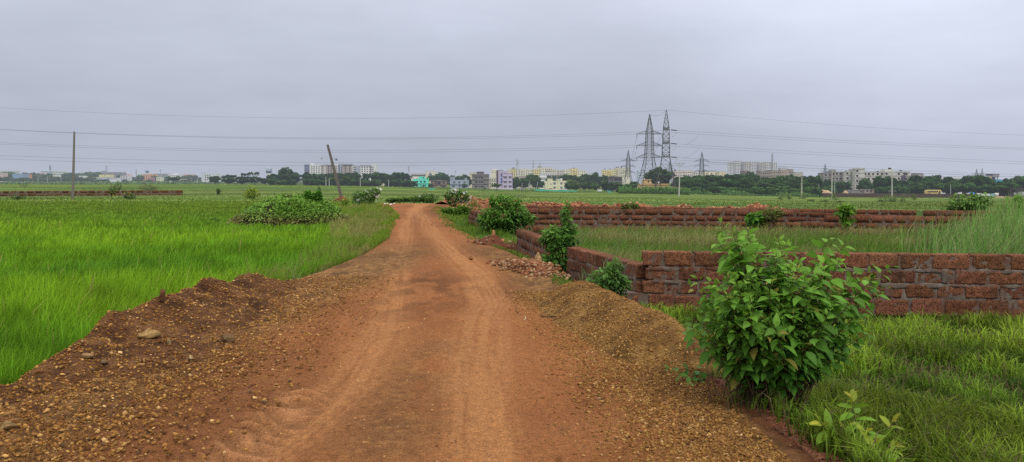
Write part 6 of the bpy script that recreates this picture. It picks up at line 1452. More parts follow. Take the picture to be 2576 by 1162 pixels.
HB.part('scaffold_screen', zJ(125), zJ(278), zJy(415), zJy(540), .4, 5, srgb(95, 100, 140)); HB.part('bare_floor', zJ(135), zJ(278), zJy(540), None, 1.2, 6, srgb(110, 115, 145))
for y in (500, 555, 610, 650): HB.part('floor_slab', zJ(128), zJ(280), zJy(y) - .3, zJy(y) + .3, .0, 6, srgb(190, 192, 205))
for x in (128, 175, 225, 268): HB.part('scaffold_post', zJ(x), zJ(x + 5), zJy(415), None, 0, .3, srgb(140, 145, 170))
for x in (385, 430, 480, 545, 648, 685, 722, 755): HB.part('roof_rod', zJ(x), zJ(x + 5), zJy(395), zJy(430), 2, 2.4, srgb(110, 110, 115))
HC = Building('white_multi_storey_block', 'right white multi-storey block with a brown facade and a grey glass bay', zJ(1220), zJ(2175), 890)
hosp(HC, 1220, 1488, 428, TAN, (1302, 1430), (472, 531, 590, 647, 705), -1, 2.2, 2.4, srgb(100, 88, 92)); hosp(HC, 1486, 1570, 450, WHT, (1520, 1550), (490, 548, 605, 660), .6, 1.9, 1.7); hosp(HC, 1568, 1742, 445, srgb(165, 168, 182), (1582,), (500, 555, 605), .2, 1.6, 2.2); hosp(HC, 1740, 2052, 440, WHT, (1780, 1856, 1925, 2000), (496, 552, 609, 665), 0, 2.4, 2., srgb(140, 135, 138)); hosp(HC, 2048, 2178, 398, srgb(215, 214, 216), (2088,), (503, 560, 617, 672), -.8, 2.6, 2.2)
HC.part('roof_plant', zJ(1230), zJ(1455), zJy(392), zJy(428), 4, 9, srgb(150, 150, 160)); HC.part('roof_plant', zJ(1630), zJ(1725), zJy(418), zJy(445), 4, 9, srgb(190, 190, 198)); HC.part('dark_fin', zJ(2030), zJ(2050), zJy(445), None, -.9, 1, srgb(110, 110, 120))
# ================================================================== WATER TOWERS, POLES, PYLONS, MASTS, CRANE
def zI(zx): return 427.7 + zx * .2056
def zIy(zy): return 327 + zy * .2056
Y = 800; a = at(676, 421, Y); zg = float(ground(a[0], Y)); k = Y / F
root = thing('water_tower', 'white water tower with a blue banded drum rising above the coconut grove', 'water tower', (a[0], Y, zg)); H = a[2] - zg
link('shaft', MB().lathe((0, 0, 0), [(5.2 * k, 0), (5.0 * k, H - 16 * k), (5.2 * k, H - 14 * k)], 20).mesh('shaft'), root, M_PAINT, hc(srgb(225, 225, 220), Y))
link('collar', MB().lathe((0, 0, H - 14.2 * k), [(5.2 * k, 0), (7.4 * k, 2.2 * k), (7.7 * k, 4 * k)], 20).mesh('collar'), root, M_PAINT, hc(srgb(80, 100, 150), Y))
link('drum', MB().lathe((0, 0, H - 10.2 * k), [(7.5 * k, 0), (7.5 * k, 7 * k)], 20).mesh('drum'), root, M_PAINT, hc(srgb(120, 135, 165), Y))
link('roof', MB().lathe((0, 0, H - 3.2 * k), [(7.7 * k, 0), (6.3 * k, 1.4 * k), (2 * k, 2.6 * k), (.8 * k, 2.7 * k), (.8 * k, 3.4 * k)], 20).mesh('roof'), root, M_PAINT, hc(srgb(165, 172, 185), Y))
for i in range(7):                     # illegible white patches painted on the drum
    an = -PI / 2 + (i - 3) * .33; r_ = 7.56 * k; link('white_patch', MB().box(-.9 * k, .9 * k, -.05, .02, 0, (2.4 + 1.6 * (i % 2)) * k).mesh('white_patch'), root, M_PAINT, hc(srgb(225, 228, 235), Y))
    o = root.children[-1]; o.location = (r_ * math.cos(an), r_ * math.sin(an), H - (8.8 - .8 * (i % 3)) * k); o.rotation_euler = (0, 0, an + PI / 2)
Y = 1500; a = at(370, 428.5, Y); zg = float(ground(a[0], Y)); k = Y / F; H = a[2] - zg
root = thing('water_tower', 'blue flared bowl water tower standing behind the blue domed hall', 'water tower', (a[0], Y, zg))
link('shaft', MB().lathe((0, 0, 0), [(1.6 * k, 0), (1.6 * k, H - 5 * k)], 12).mesh('shaft'), root, M_PAINT, hc(srgb(190, 190, 200), Y)); link('bowl', MB().lathe((0, 0, H - 5.6 * k), [(3.2 * k, 0), (4.2 * k, 2 * k), (5.6 * k, 4.2 * k), (5.2 * k, 4.3 * k), (1.2 * k, 4.4 * k), (.6 * k, 5.6 * k)], 16).mesh('bowl'), root, M_PAINT, hc(srgb(80, 120, 180), Y)); link('white_band', MB().lathe((0, 0, H - 3.8 * k), [(4.35 * k, 0), (4.75 * k, .7 * k)], 16).mesh('white_band'), root, M_PAINT, hc(srgb(210, 215, 225), Y))
Y = 1900; a = at(125.7, 413, Y); zg = float(ground(a[0], Y)); k = Y / F
root = thing('spire', 'slim grey tapering temple spire far off above the left belt', 'spire', (a[0], Y, zg)); H = a[2] - zg
link('shaft', MB().lathe((0, 0, 0), [(2.4 * k, 0), (2.0 * k, H - 14 * k), (1.9 * k, H - 7 * k), (1.2 * k, H - 2 * k), (.3 * k, H)], 12).mesh('shaft'), root, M_PAINT, hc(srgb(125, 120, 130), Y)); link('hall', MB().lathe((-8 * k, 0, 0), [(13 * k, 0), (13 * k, H - 17 * k), (9 * k, H - 15 * k), (3 * k, H - 13 * k)], 16).mesh('hall'), root, M_PAINT, hc(srgb(150, 165, 175), Y))
# --- utility poles
def pole(xb, yb, xt, yt, Y, label, rb=.11, rgb=(.36, .34, .31), arms=(), group=None, square=False):
    b = at(xb, yb, Y) if Y else hit(xb, yb); Yp = b[1]; zg = float(ground(b[0], Yp)); t = at(xt, yt, Yp); b = np.array([b[0], Yp, zg - .2]); t[1] = Yp
    root = thing('utility_pole', label, 'pole', (b[0], Yp, zg), group); d = t - b; n = 4 if square else 8
    link('shaft', MB().bar((0, 0, -.2), tuple(d + np.array([0, 0, -.2])), rb * 1.25, rb * .8, n).mesh('shaft'), root, M_CONC, hc(rgb, Yp))
    for (f, w, th) in arms:
        c = d * f; link('cross_arm', MB().box(c[0] - w / 2, c[0] + w / 2, -th, th, c[2] - th, c[2] + th).mesh('cross_arm'), root, M_CONC, hc((.22, .21, .2), Yp))
        for q in (-.45, 0, .45): link('insulator', MB().lathe((c[0] + q * w, 0, c[2] + th), [(.04, 0), (.09, .06), (.05, .12), (.07, .2), (.02, .26)], 8).mesh('insulator'), root, M_PAINT, hc((.25, .2, .18), Yp))
    return root
pole(183, 500, 187, 331, None, 'tall plain concrete pole standing in the left field', .125, (.17, .155, .14))
pole(862, 503, 824, 364, None, 'leaning concrete pole with its foot in a heap of red earth', .19, (.13, .118, .10), square=True)
for xb, yb, xt, yt, Y, lab in ((820.2, 470, 819.6, 444, 400, 'thin pale pole in front of the grove, just left of the leaning pole'), (828, 467, 828, 449, 420, 'second thin pale pole in front of the grove left of the leaning pole'), (906.4, 470, 906.2, 446, 420, 'thin pale pole in front of the grove above the flowering bush'), (977.7, 467, 977.6, 451, 480, 'short pale pole at the right part of the grove')):
    pole(xb, yb, xt, yt, Y, lab, .14, (.5, .5, .5))
pole(1708, 505, 1710, 412, 205, 'concrete pole with a cross arm in the field right of the large pylons', .13, (.48, .47, .45), ((.985, 2.6, .05), (.93, 1.6, .04)))
pole(2016.5, 499, 2017, 446, 235, 'concrete pole at the left of the three in the right field', .17, (.42, .40, .37), ((.97, 1.2, .06),))
pole(2092, 503, 2093.5, 428, 215, 'concrete pole in the middle of the three in the right field, near the sand heap', .15, (.44, .42, .39), ((.98, 1.4, .05),))
pole(2243.6, 507, 2244, 431, 205, 'concrete pole with a low cross bar right of the block hut', .15, (.44, .43, .41), ((.29, 2.0, .06),))
for xb, yb, xt, yt, Y, lab in ((1313.4, 477, 1313.4, 460, 470, 'short pale pole just right of the lilac house'), (1329.5, 478, 1329.5, 461, 470, 'pale pole left of a close pair between the lilac and cream houses'), (1332.6, 478, 1332.3, 456, 465, 'taller pole of the close pair between the lilac and cream houses'), (1349, 478, 1353, 457, 460, 'tilted pale pole near the left wall of the cream house'), (1178.5, 474, 1178.5, 453, 560, 'thin pole at the right end of the pale blue house'),
        (2060, 480, 2060, 462, 420, 'thin pale pole behind the left end of the sand heap'), (2100, 479, 2100, 457, 425, 'thin pale pole right of the middle field pole'), (2391.6, 490, 2391.5, 464, 420, 'thin pale pole behind the compound wall at the far right'), (153.2, 454, 153.2, 444, 1050, 'hazy pale pole in front of the far belt, nearest the utility pole'), (119, 454, 119, 444, 1050, 'hazy pale pole in the middle of the far left belt'), (95.5, 454, 95.5, 443.5, 1050, 'hazy pale pole at the left of the far left belt')):
    pole(xb, yb, xt, yt, Y, lab, .13 if Y < 900 else .3, (.5, .5, .48) if Y < 900 else (.4, .42, .42))
# --- lattice pylons
def lattice(m, lv, r_leg, r_br, cross=True):
    """lv: list of (z, half width); four legs and cross bracing"""
    cs = [(-1, -1), (1, -1), (1, 1), (-1, 1)]
    for (z0, w0), (z1, w1) in zip(lv[:-1], lv[1:]):
        for sx, sy in cs: m[0].bar((sx * w0, sy * w0, z0), (sx * w1, sy * w1, z1), r_leg * (.6 + .4 * min(1, w0 / 1.2)), n=4)
        for i in range(4):
            a, b = cs[i], cs[(i + 1) % 4]
            m[1].bar((a[0] * w0, a[1] * w0, z0), (b[0] * w1, b[1] * w1, z1), r_br, n=3, cap=False)
            m[1].bar((b[0] * w0, b[1] * w0, z0), (a[0] * w1, a[1] * w1, z1), r_br, n=3, cap=False)
            m[1].bar((a[0] * w1, a[1] * w1, z1), (b[0] * w1, b[1] * w1, z1), r_br * .9, n=3, cap=False)
def pylon(xc, yt, Y, label, rot, wb, arms_y, yb=None, scale=1., arm=4.7, rgb=(.10, .105, .105), group=None, strings=True):
    t = at(xc, yt, Y); zg = float(ground(t[0], Y)) if yb is None else at(xc, yb, Y)[2]; H = t[2] - zg
    za = [at(xc, y, Y)[2] - zg for y in arms_y]                   # arm heights, top first
    root = thing('lattice_pylon', label, 'pylon', (t[0], Y, zg), group); root.rotation_euler = (0, 0, rot)
    A_, B_, C_ = za[0], za[1], za[2]; ww = .27 * wb
    prof = [(0, wb), (H * .115, wb * .83), (H * .24, wb * .62), (C_ - .085 * H, wb * .44), (C_, wb * .345)]
    for z, w in ((.33, .335), (.66, .33), (1, .30)): prof.append((C_ + (B_ - C_) * z, wb * (.345 - .045 * z)))
    for z in (.33, .66, 1): prof.append((B_ + (A_ - B_) * z, wb * (.30 - .045 * z)))
    top = H - A_
    for z, w in ((.12, .245), (.36, .185), (.6, .125), (.8, .07), (1, .015)): prof.append((A_ + top * z, wb * w))
    m = (MB(), MB()); lattice(m, prof, .12 * scale, .045 * scale)
    link('legs', m[0].mesh('legs'), root, M_STEEL, hc(rgb, Y)); link('bracing', m[1].mesh('bracing'), root, M_STEEL, hc(rgb, Y))
    for z in za:
        w = np.interp(z, [p[0] for p in prof], [p[1] for p in prof])
        for sg in (-1, 1):
            q = MB(); tip = (sg * arm, 0, z); up = z + .075 * H * .55
            for sy in (-1, 1):
                q.bar((sg * w, sy * w, z), tip, .085 * scale, n=4); q.bar((sg * w, sy * w, up), tip, .075 * scale, n=4)
                for f in (.25, .5, .75): q.bar((sg * (w + (arm - w) * f), sy * w * (1 - f), z), (sg * (w + (arm - w) * (f - .12)), sy * w * (1 - f), z + (up - z) * (1 - f)), .04 * scale, n=3, cap=False)
            for f in (.3, .6): q.bar((sg * (w + (arm - w) * f), -w * (1 - f), z), (sg * (w + (arm - w) * f), w * (1 - f), z), .04 * scale, n=3, cap=False)
            link('cross_arm', q.mesh('cross_arm'), root, M_STEEL, hc(rgb, Y))
            if strings:
                s = MB(); pr = [(.05, 0)];
                for i in range(8): pr += [(.13 * scale, -.12 - i * .17), (.05, -.2 - i * .17)]
                s.lathe((sg * arm, 0, z), pr[::-1], 8); link('insulator_string', s.mesh('insulator_string'), root, M_PAINT, hc((.05, .045, .045), Y))
    return root
PYL = 276.
pylon(1634.5, 287, PYL, 'left one of the two large lattice pylons, its arms spread wide', .12, 4.0, (337, 366, 395.5), arm=4.6)
pylon(1676.5, 276.5, PYL - 4, 'right and slightly taller of the two large lattice pylons, seen with its arms end-on', 1.40, 3.9, (325.5, 360, 394.6), arm=4.6, strings=False)
pylon(1580.6, 377.5, 560, 'smaller lattice pylon behind and left of the two large ones', .1, 4.2, (404, 418.5, 434), arm=5.2, scale=1.25, rgb=(.07, .075, .08))
pylon(1766, 381.5, 580, 'smaller lattice pylon behind and right of the two large ones', -.1, 4.2, (404.5, 417.5, 431), arm=5.2, scale=1.25, rgb=(.07, .075, .08))
pylon(2076, 411.5, 1000, 'tiny distant lattice pylon at the left end of the weathered apartments', 0, 4, (425.5, 432, 438), arm=5, scale=1.6)
pylon(2457, 424.5, 1000, 'left of two tiny distant pylons above the trees beside the blue building', 0, 4, (438, 443, 448), arm=6, scale=1.5); pylon(2471, 423, 1010, 'right of two tiny distant pylons above the trees beside the blue building', .3, 4, (438, 443, 448), arm=6, scale=1.5)
pylon(1686, 402, 800, 'distant thin pylon seen just right of the large right hand pylon', 0, 3.4, (418, 425, 432), arm=4, scale=1.2)
# --- antenna masts
def mast(x, yt, Y, label, w=.9, drum=0, heads=1, rgb=(.42, .42, .45), yb=None):
    t = at(x, yt, Y); zg = float(ground(t[0], Y)); H = t[2] - zg; m = (MB(), MB()); k = Y / F
    root = thing('antenna_mast', label, 'mast', (t[0], Y, zg)); n = 14; z0 = max(0, H - 42 * k)
    m[0].bar((0, 0, -.2), (0, 0, z0 + .1), w * 1.1, w, n=4)
    lattice(m, [(z0 + (H - z0) * i / n, w * (1 - .45 * i / n)) for i in range(n + 1)], .16 * k / .5 * .6, .07 * k / .5 * .7)
    link('tower', m[0].mesh('tower'), root, M_STEEL, hc(rgb, Y)); link('bracing', m[1].mesh('bracing'), root, M_STEEL, hc(rgb, Y))
    for h in range(heads):
        for i in range(5):
            an = i * 1.256 + h; z = H - (1.2 + h * 6.5) * k; rr_ = (1.6 + .5 * (i % 2)) * k
            link('panel_antenna', MB().box(rr_ * math.cos(an) - .35 * k, rr_ * math.cos(an) + .35 * k, rr_ * math.sin(an) - .2, rr_ * math.sin(an) + .2, z - 2.4 * k, z + .8 * k).mesh('panel_antenna'), root, M_PAINT, hc((.45, .45, .48), Y))
        link('platform', MB().lathe((0, 0, H - (4.2 + h * 6.5) * k), [(1.9 * k, 0), (1.9 * k, .35 * k)], 8).mesh('platform'), root, M_STEEL, hc(rgb, Y))
    return root
mast(1300, 400.5, 850, 'taller antenna mast standing behind the lilac house, left of a pair', .7, heads=3); mast(1303.5, 402, 852, 'antenna mast close beside the taller one behind the lilac house', .5, heads=2)
mast(1341.5, 404, 870, 'bushy antenna mast above the pale apartment row, second cluster from the left', .9, heads=3); mast(1358.3, 409.5, 880, 'slim antenna mast right of the bushy one above the pale apartment row', .5, heads=2)
mast(1028, 417, 800, 'grey antenna mast above the grove left of the turquoise house', .8, heads=2); mast(1943, 386, 900, 'tall antenna mast in front of the right end of the high-rise row', .9, heads=4, rgb=(.25, .25, .28))
mast(1145.2, 429, 900, 'thin lamp mast with a round head behind the pale blue house', .3, heads=1); mast(967.5, 433, 700, 'thin lamp mast above the palms left of the turquoise house', .25, heads=1)
mast(267.8, 416.6, 1500, 'antenna mast on the long grey skyline block of the far left town', .9, heads=2); mast(342.5, 426, 1450, 'thick headed antenna mast left of the blue bowl water tower', .8, heads=2); mast(404, 426, 1450, 'thin antenna mast right of the blue bowl water tower', .4, heads=1); mast(309, 432, 1450, 'tiny antenna mast above the white four-storey house in the far left town', .5, heads=1)
# --- tower crane
Y = 960; c = at(834.5, 400.5, Y); zg = float(ground(c[0], Y)); k = Y / F
root = thing('tower_crane', 'tower crane with long slightly drooping jib above the white multi-storey blocks', 'crane', (c[0], Y, zg)); h = c[2] - zg
m = (MB(), MB()); lattice(m, [(h * i / 22, 1.0) for i in range(23)], .14, .08); link('mast', m[0].mesh('mast'), root, M_STEEL, hc((.5, .48, .42), Y)); link('mast_bracing', m[1].mesh('mast_bracing'), root, M_STEEL, hc((.5, .48, .42), Y))
def off(x, y): p = at(x, y, Y); return (p[0] - c[0], 0, p[2] - zg)
jl, jr, ap = off(785.5, 394.6), off(846.5, 400.6), off(834.5, 391.5)
m = MB(); p0 = off(834, 398.6)
for dy, dz in ((-.6, 0), (.6, 0), (0, 1.1)): m.bar((p0[0], dy, p0[2] + dz), (jl[0], dy, jl[2] + dz * .5), .13, n=4)
for i in range(24):
    f, g_ = i / 24, (i + 1) / 24; P = lambda q, dy, dz: (p0[0] + (jl[0] - p0[0]) * q, dy, p0[2] + (jl[2] - p0[2]) * q + dz * (1 - .5 * q)); m.bar(P(f, -.6, 0), P((f + g_) / 2, 0, 1.1), .06, n=3); m.bar(P((f + g_) / 2, 0, 1.1), P(g_, .6, 0), .06, n=3)
link('jib', m.mesh('jib'), root, M_STEEL, hc((.45, .44, .42), Y)); m = MB(); m.bar((p0[0], -.6, p0[2]), (jr[0], -.6, jr[2]), .25); m.bar((p0[0], .6, p0[2]), (jr[0], .6, jr[2]), .25); link('counter_jib', m.mesh('counter_jib'), root, M_STEEL, hc((.14, .14, .15), Y)); link('counterweight', MB().box(jr[0] - 1.2, jr[0] + .8, -.9, .9, jr[2] - 1.6, jr[2] + .9).mesh('counterweight'), root, M_PAINT, hc((.05, .05, .055), Y))
link('apex', MB().bar((0, 0, h - .5), ap, .8, .25).bar(ap, (jl[0] * .6, 0, p0[2] + (jl[2] - p0[2]) * .6 + .8), .06, n=3).bar(ap, jr, .06, n=3).mesh('apex'), root, M_STEEL, hc((.5, .48, .44), Y)); tr = off(809.3, 397.6); link('trolley', MB().box(tr[0] - .9, tr[0] + .9, -.7, .7, tr[2] - .5, tr[2] + .1).mesh('trolley'), root, M_PAINT, hc((.1, .1, .1), Y)); hk = off(809.3, 403.5); link('hook_rope', MB().bar(tr, hk, .07).box(hk[0] - .35, hk[0] + .35, -.3, .3, hk[2] + .9, hk[2] + 2.2).mesh('hook_rope'), root, M_STEEL, hc((.25, .25, .25), Y))
# --- overhead wires
def wire(label, pts, r=.045, group=None, seg=60):
    """pts: (x, y, Y) survey points; a parabola-like curve is run through them"""
    P = np.array([at(*p) for p in pts]); t = (P[:, 0] - P[0, 0]) / (P[-1, 0] - P[0, 0]); q = np.linspace(0, 1, seg)
    if len(P) > 2: cz = np.polyfit(t, P[:, 2], 2); z = np.polyval(cz, q)
    else: z = P[0, 2] + (P[1, 2] - P[0, 2]) * q
    x = P[0, 0] + (P[-1, 0] - P[0, 0]) * q; y = P[0, 1] + (P[-1, 1] - P[0, 1]) * q
    o0 = np.array([x[0], y[0], z[0]]); m = MB().tube([(x[i] - o0[0], y[i] - o0[1], z[i] - o0[2]) for i in range(seg)], r, 4)
    o = link('overhead_wire', m.mesh('overhead_wire'), None, M_STEEL, (.10, .10, .11, hz(PYL) * .96)); o.location = o0
    return tag(o, label, 'wire', group)
Yl = PYL
wire('topmost earth wire running left from the tip of the right pylon', [(1675, 277, Yl), (900, 297.5, Yl), (-60, 267, Yl)], .028)
wire('upper conductor of the highest pair running left from the pylons', [(1664, 329, Yl), (900, 347, Yl), (-60, 322, Yl)], .031); wire('lower conductor of the highest pair running left from the pylons', [(1664, 334.5, Yl), (900, 350, Yl), (-60, 323, Yl)], .031)
wire('upper conductor of the middle pair running left from the pylons', [(1664, 362.5, Yl), (900, 378, Yl), (-60, 355.8, Yl)], .031); wire('lower conductor of the middle pair running left from the pylons', [(1664, 368, Yl), (900, 383, Yl), (-60, 359.6, Yl)], .031)
wire('upper conductor of the lowest pair running left from the pylons', [(1664, 396.5, Yl), (900, 408.7, Yl), (-60, 388.6, Yl)], .031); wire('lower conductor of the lowest pair running left from the pylons', [(1664, 402, Yl), (900, 417, Yl), (-60, 397, Yl)], .031)
wire('topmost earth wire running right from the tip of the right pylon', [(1680, 276.5, Yl), (2200, 321, Yl + 25), (2640, 342, Yl + 50)], .028)
for (y0, ym, y1, lab) in ((327, 355.5, 374.5, 'upper conductor of the highest pair running right'), (332.5, 361, 377.5, 'lower conductor of the highest pair running right'), (361, 389, 408.5, 'upper conductor of the middle pair running right'), (367, 395, 414.5, 'lower conductor of the middle pair running right'), (395, 423, 441, 'upper conductor of the lowest pair running right'), (401, 429, 446.5, 'lower conductor of the lowest pair running right')):
    wire(lab + ' from the right pylon', [(1686, y0, Yl), (2150, ym, Yl + 25), (2640, y1, Yl + 50)], .031)
for (x0, y0, xm, ym, x1, y1, lab) in ((1637, 288, 1660, 289, 1675, 278, 'slack wire hanging between the two pylon tips'), (1690, 342, 1700, 340, 1704, 329, 'short jumper loop under the top arm of the right pylon'), (1690, 376.5, 1699, 374, 1702, 363, 'short jumper loop under the middle arm of the right pylon'), (1691, 411, 1700, 409, 1704, 397.5, 'short jumper loop under the lowest arm of the right pylon'), (1722, 364, 1745, 354, 1759, 338, 'slack branch wire rising right of the pylons to the highest pair'), (1715, 397, 1742, 389, 1759, 373, 'slack branch wire rising right of the pylons to the middle pair'), (1690, 414, 1735, 418, 1762, 409, 'slack wire sagging from the right pylon to the smaller one behind it')):
    wire(lab, [(x0, y0, Yl - 4), (xm, ym, Yl), (x1, y1, Yl + 6)], .035)
for (x0, y0, x1, y1, Y1, lab) in ((1602, 345, 1588, 404, 540, 'left outer wire slanting down from the left pylon to the small pylon behind it'), (1600, 381, 1590, 418, 540, 'second wire slanting down from the left pylon to the small pylon behind it'), (1660, 345, 1648, 385, 540, 'wire slanting down right of the left pylon')):
    wire(lab, [(x0, y0, Yl), (x1, y1, Y1)], .04)
for (y0, ym, y1, lab) in ((406, 430, 461, 0), (412, 436, 465, 1)): pass
wire('thin distant wire running from the small right pylon to the tiny pylon before the apartments', [(1775, 406, 580), (1930, 418.5, 780), (2070, 425.5, 1000)], .075); wire('second thin distant wire running from the small right pylon to the tiny pylon', [(1775, 411, 580), (1930, 423, 780), (2070, 431, 1000)], .075)
wire('distant wire running right from the tiny pylon above the apartments to the two tiny pylons', [(2080, 425.5, 1000), (2270, 434, 1000), (2452, 439, 1000)], .085); wire('distant wire running right from the two tiny pylons out of the picture', [(2476, 439, 1000), (2540, 444, 1000), (2640, 446, 1000)], .085)
# --- strain insulators on the right pylon
for i, y in enumerate((327.5, 361.5, 395.5)):
    a, b_ = at(1688, y - .8, Yl - 4), at(1702, y + .6, Yl - 3); m = MB(); n = 12
    for k in range(n):
        p = a + (b_ - a) * (k + .5) / n; q = p + (b_ - a) / n * .5; m.bar(tuple(p - a), tuple(q - a), .17, .17, 8)
    m.bar((0, 0, 0), tuple(b_ - a), .06); o = link('strain_insulator', m.mesh('strain_insulator'), None, M_PAINT, (.045, .04, .04, hz(PYL))); o.location = a
    tag(o, ('dark rod insulator at the top arm of the right pylon', 'dark rod insulator at the middle arm of the right pylon', 'dark rod insulator at the lowest arm of the right pylon')[i], 'insulator')
# ================================================================== VEHICLES IN THE YARD
def wheels(root, xs, r, y, Y, w=.25):
    for x in xs:
        o = link('wheel', MB().bar((0, 0, 0), (0, w, 0), r, n=14).mesh('wheel'), root, M_PAINT, hc((.02, .02, .02), Y)); o.location = (x, y, r)
        link('hub', MB().bar((0, -.03, 0), (0, 0, 0), r * .45, n=10).mesh('hub'), o, M_STEEL, hc((.3, .3, .3), Y))
def yard(x0, x1, yb, Y, name, label, cat):
    a, b_ = at(x0, yb, Y), at(x1, yb, Y); root = thing(name, label, cat, ((a[0] + b_[0]) / 2, Y, a[2])); return root, (b_[0] - a[0])
r_, L = yard(zE(1140), zE(1362), 489.5, 440, 'bus', 'yellow bus standing among the trees behind the compound wall', 'bus'); Hh = 2.55
YB = srgb(215, 190, 120); m = MB(); m.v = [(-L / 2, 0, .5), (L / 2, 0, .5), (L / 2, 0, Hh * .6), (L / 2 - .35, 0, Hh), (-L / 2 + .2, 0, Hh), (-L / 2, 0, Hh * .8)]; k = len(m.v); m.v += [(x, 2.4, z) for x, _, z in m.v]; m.f = [tuple(range(k)), tuple(reversed(range(k, 2 * k)))] + [(i, k + i, k + (i + 1) % k, (i + 1) % k) for i in range(k)]
link('body', m.mesh('body'), r_, M_PAINT, hc(YB, 440)); link('roof', MB().box(-L / 2 + .3, L / 2 - .4, .1, 2.3, Hh, Hh + .12).mesh('roof'), r_, M_PAINT, hc(srgb(235, 220, 165), 440)); link('windscreen', MB().box(L / 2 - .02, L / 2 + .04, .2, 2.2, 1.35, 2.2).mesh('windscreen'), r_, M_PANE, hc(GLASS, 440))
for i in range(6): link('window', MB().box(-L / 2 + .5 + i * (L - 2.4) / 6, -L / 2 + .5 + (i + .85) * (L - 2.4) / 6, -.04, 0, 1.35, 2.1).mesh('window'), r_, M_PANE, hc(GLASS, 440))
link('door', MB().box(L / 2 - 1.6, L / 2 - .75, -.04, 0, .6, 2.1).mesh('door'), r_, M_PANE, hc((.06, .05, .04), 440)); link('side_stripe', MB().box(-L / 2 + .1, L / 2 - .1, -.03, 0, 1.0, 1.12).mesh('side_stripe'), r_, M_PAINT, hc((.1, .06, .03), 440)); wheels(r_, (-L / 2 + 1.6, L / 2 - 1.5), .48, -.05, 440)
def truck(x0, x1, yb, Y, label, cab, load, name='truck', tarp=None, tank=False):
    r_, L = yard(x0, x1, yb, Y, name, label, 'truck'); c0 = -L / 2; cl = min(1.9, L * .26)
    m = MB(); m.v = [(c0, 0, .6), (c0 + cl, 0, .6), (c0 + cl, 0, 2.5), (c0 + .35, 0, 2.5), (c0, 0, 1.6)]; k = 5; m.v += [(x, 2.2, z) for x, _, z in m.v]; m.f = [tuple(range(k)), tuple(reversed(range(k, 2 * k)))] + [(i, k + i, k + (i + 1) % k, (i + 1) % k) for i in range(k)]
    link('cab', m.mesh('cab'), r_, M_PAINT, hc(cab, Y)); link('side_window', MB().box(c0 + .5, c0 + cl - .2, -.04, 0, 1.6, 2.25).mesh('side_window'), r_, M_PANE, hc(GLASS, Y))
    if tank: m = MB().bar((c0 + cl + .2, 1.1, 1.75), (L / 2, 1.1, 1.75), 1.05, n=16); link('tank', m.mesh('tank'), r_, M_PAINT, hc(load, Y))
    else: link('load_body', MB().box(c0 + cl + .15, L / 2, 0, 2.3, .9, 2.2).mesh('load_body'), r_, M_PAINT, hc(load, Y))
    if tarp: m = MB(); m.poly([(c0 + cl, -.1, 2.2), (L / 2 + .1, -.1, 2.0), (L / 2, 1.1, 2.75), (c0 + cl, 1.1, 2.9)]); m.poly([(L / 2, 1.1, 2.75), (c0 + cl, 1.1, 2.9), (c0 + cl, 2.4, 2.2), (L / 2 + .1, 2.4, 2.0)]); m.poly([(c0 + cl, -.1, 2.2), (L / 2 + .1, -.1, 2.), (L / 2 + .1, -.12, 1.3), (c0 + cl, -.12, 1.4)]); link('tarpaulin', m.mesh('tarpaulin'), r_, M_PAINT, hc(tarp, Y))
    link('chassis', MB().box(c0 + .2, L / 2 - .1, .3, 1.9, .5, .85).mesh('chassis'), r_, M_PAINT, hc((.03, .03, .03), Y)); wheels(r_, (c0 + cl * .6, L / 2 - 1.6, L / 2 - .7), .48, -.02, Y); return r_
truck(zE(1752), zE(1852), 496.8, 425, 'small truck under a bright blue tarpaulin in the yard behind the wall', WHITE, srgb(60, 110, 190), tarp=srgb(50, 120, 200))
truck(zE(1905), zE(2075), 497.5, 425, 'long white truck left of the other parked vehicles in the yard', WHITE, srgb(215, 215, 215)); truck(zE(2118), zE(2240), 498.5, 420, 'white and pale green tanker truck in the middle of the yard', srgb(150, 190, 180), srgb(205, 200, 190), tank=True)
def car(x0, x1, yb, Y, label, rgb):
    r_, L = yard(x0, x1, yb, Y, 'parked_car', label, 'car'); P = [(-.5, .35), (.5, .35), (.5, .8), (.44, .92), (.28, .98), (.16, 1.48), (-.2, 1.52), (-.34, 1.0), (-.49, .9)]; m = MB(); m.v = [(x * L, 0, z) for x, z in P]; k = len(P); m.v += [(x, 1.6, z) for x, _, z in m.v]; m.f = [tuple(range(k)), tuple(reversed(range(k, 2 * k)))] + [(i, k + i, k + (i + 1) % k, (i + 1) % k) for i in range(k)]
    link('body', m.mesh('body'), r_, M_PAINT, hc(rgb, Y)); m = MB(); m.poly([(-.30 * L, -.02, 1.02), (.24 * L, -.02, 1.02), (.145 * L, -.02, 1.42), (-.19 * L, -.02, 1.45)]); link('side_windows', m.mesh('side_windows'), r_, M_PANE, hc(GLASS, Y)); wheels(r_, (-.3 * L, .3 * L), .32, -.03, Y)
car(zE(2248), zE(2305), 500, 418, 'white car right of the tanker truck in the yard', WHITE); car(zE(2305), zE(2362), 499, 424, 'silver grey car left of the open shed in the yard', srgb(150, 150, 155)); car(zE(2482), zE(2576), 498.5, 402, 'dark blue car under the open shed at the right picture edge', srgb(55, 60, 85)); truck(zE(2395), zE(2490), 495, 412, 'white pickup truck under the open shed', srgb(200, 200, 205), srgb(160, 158, 160))
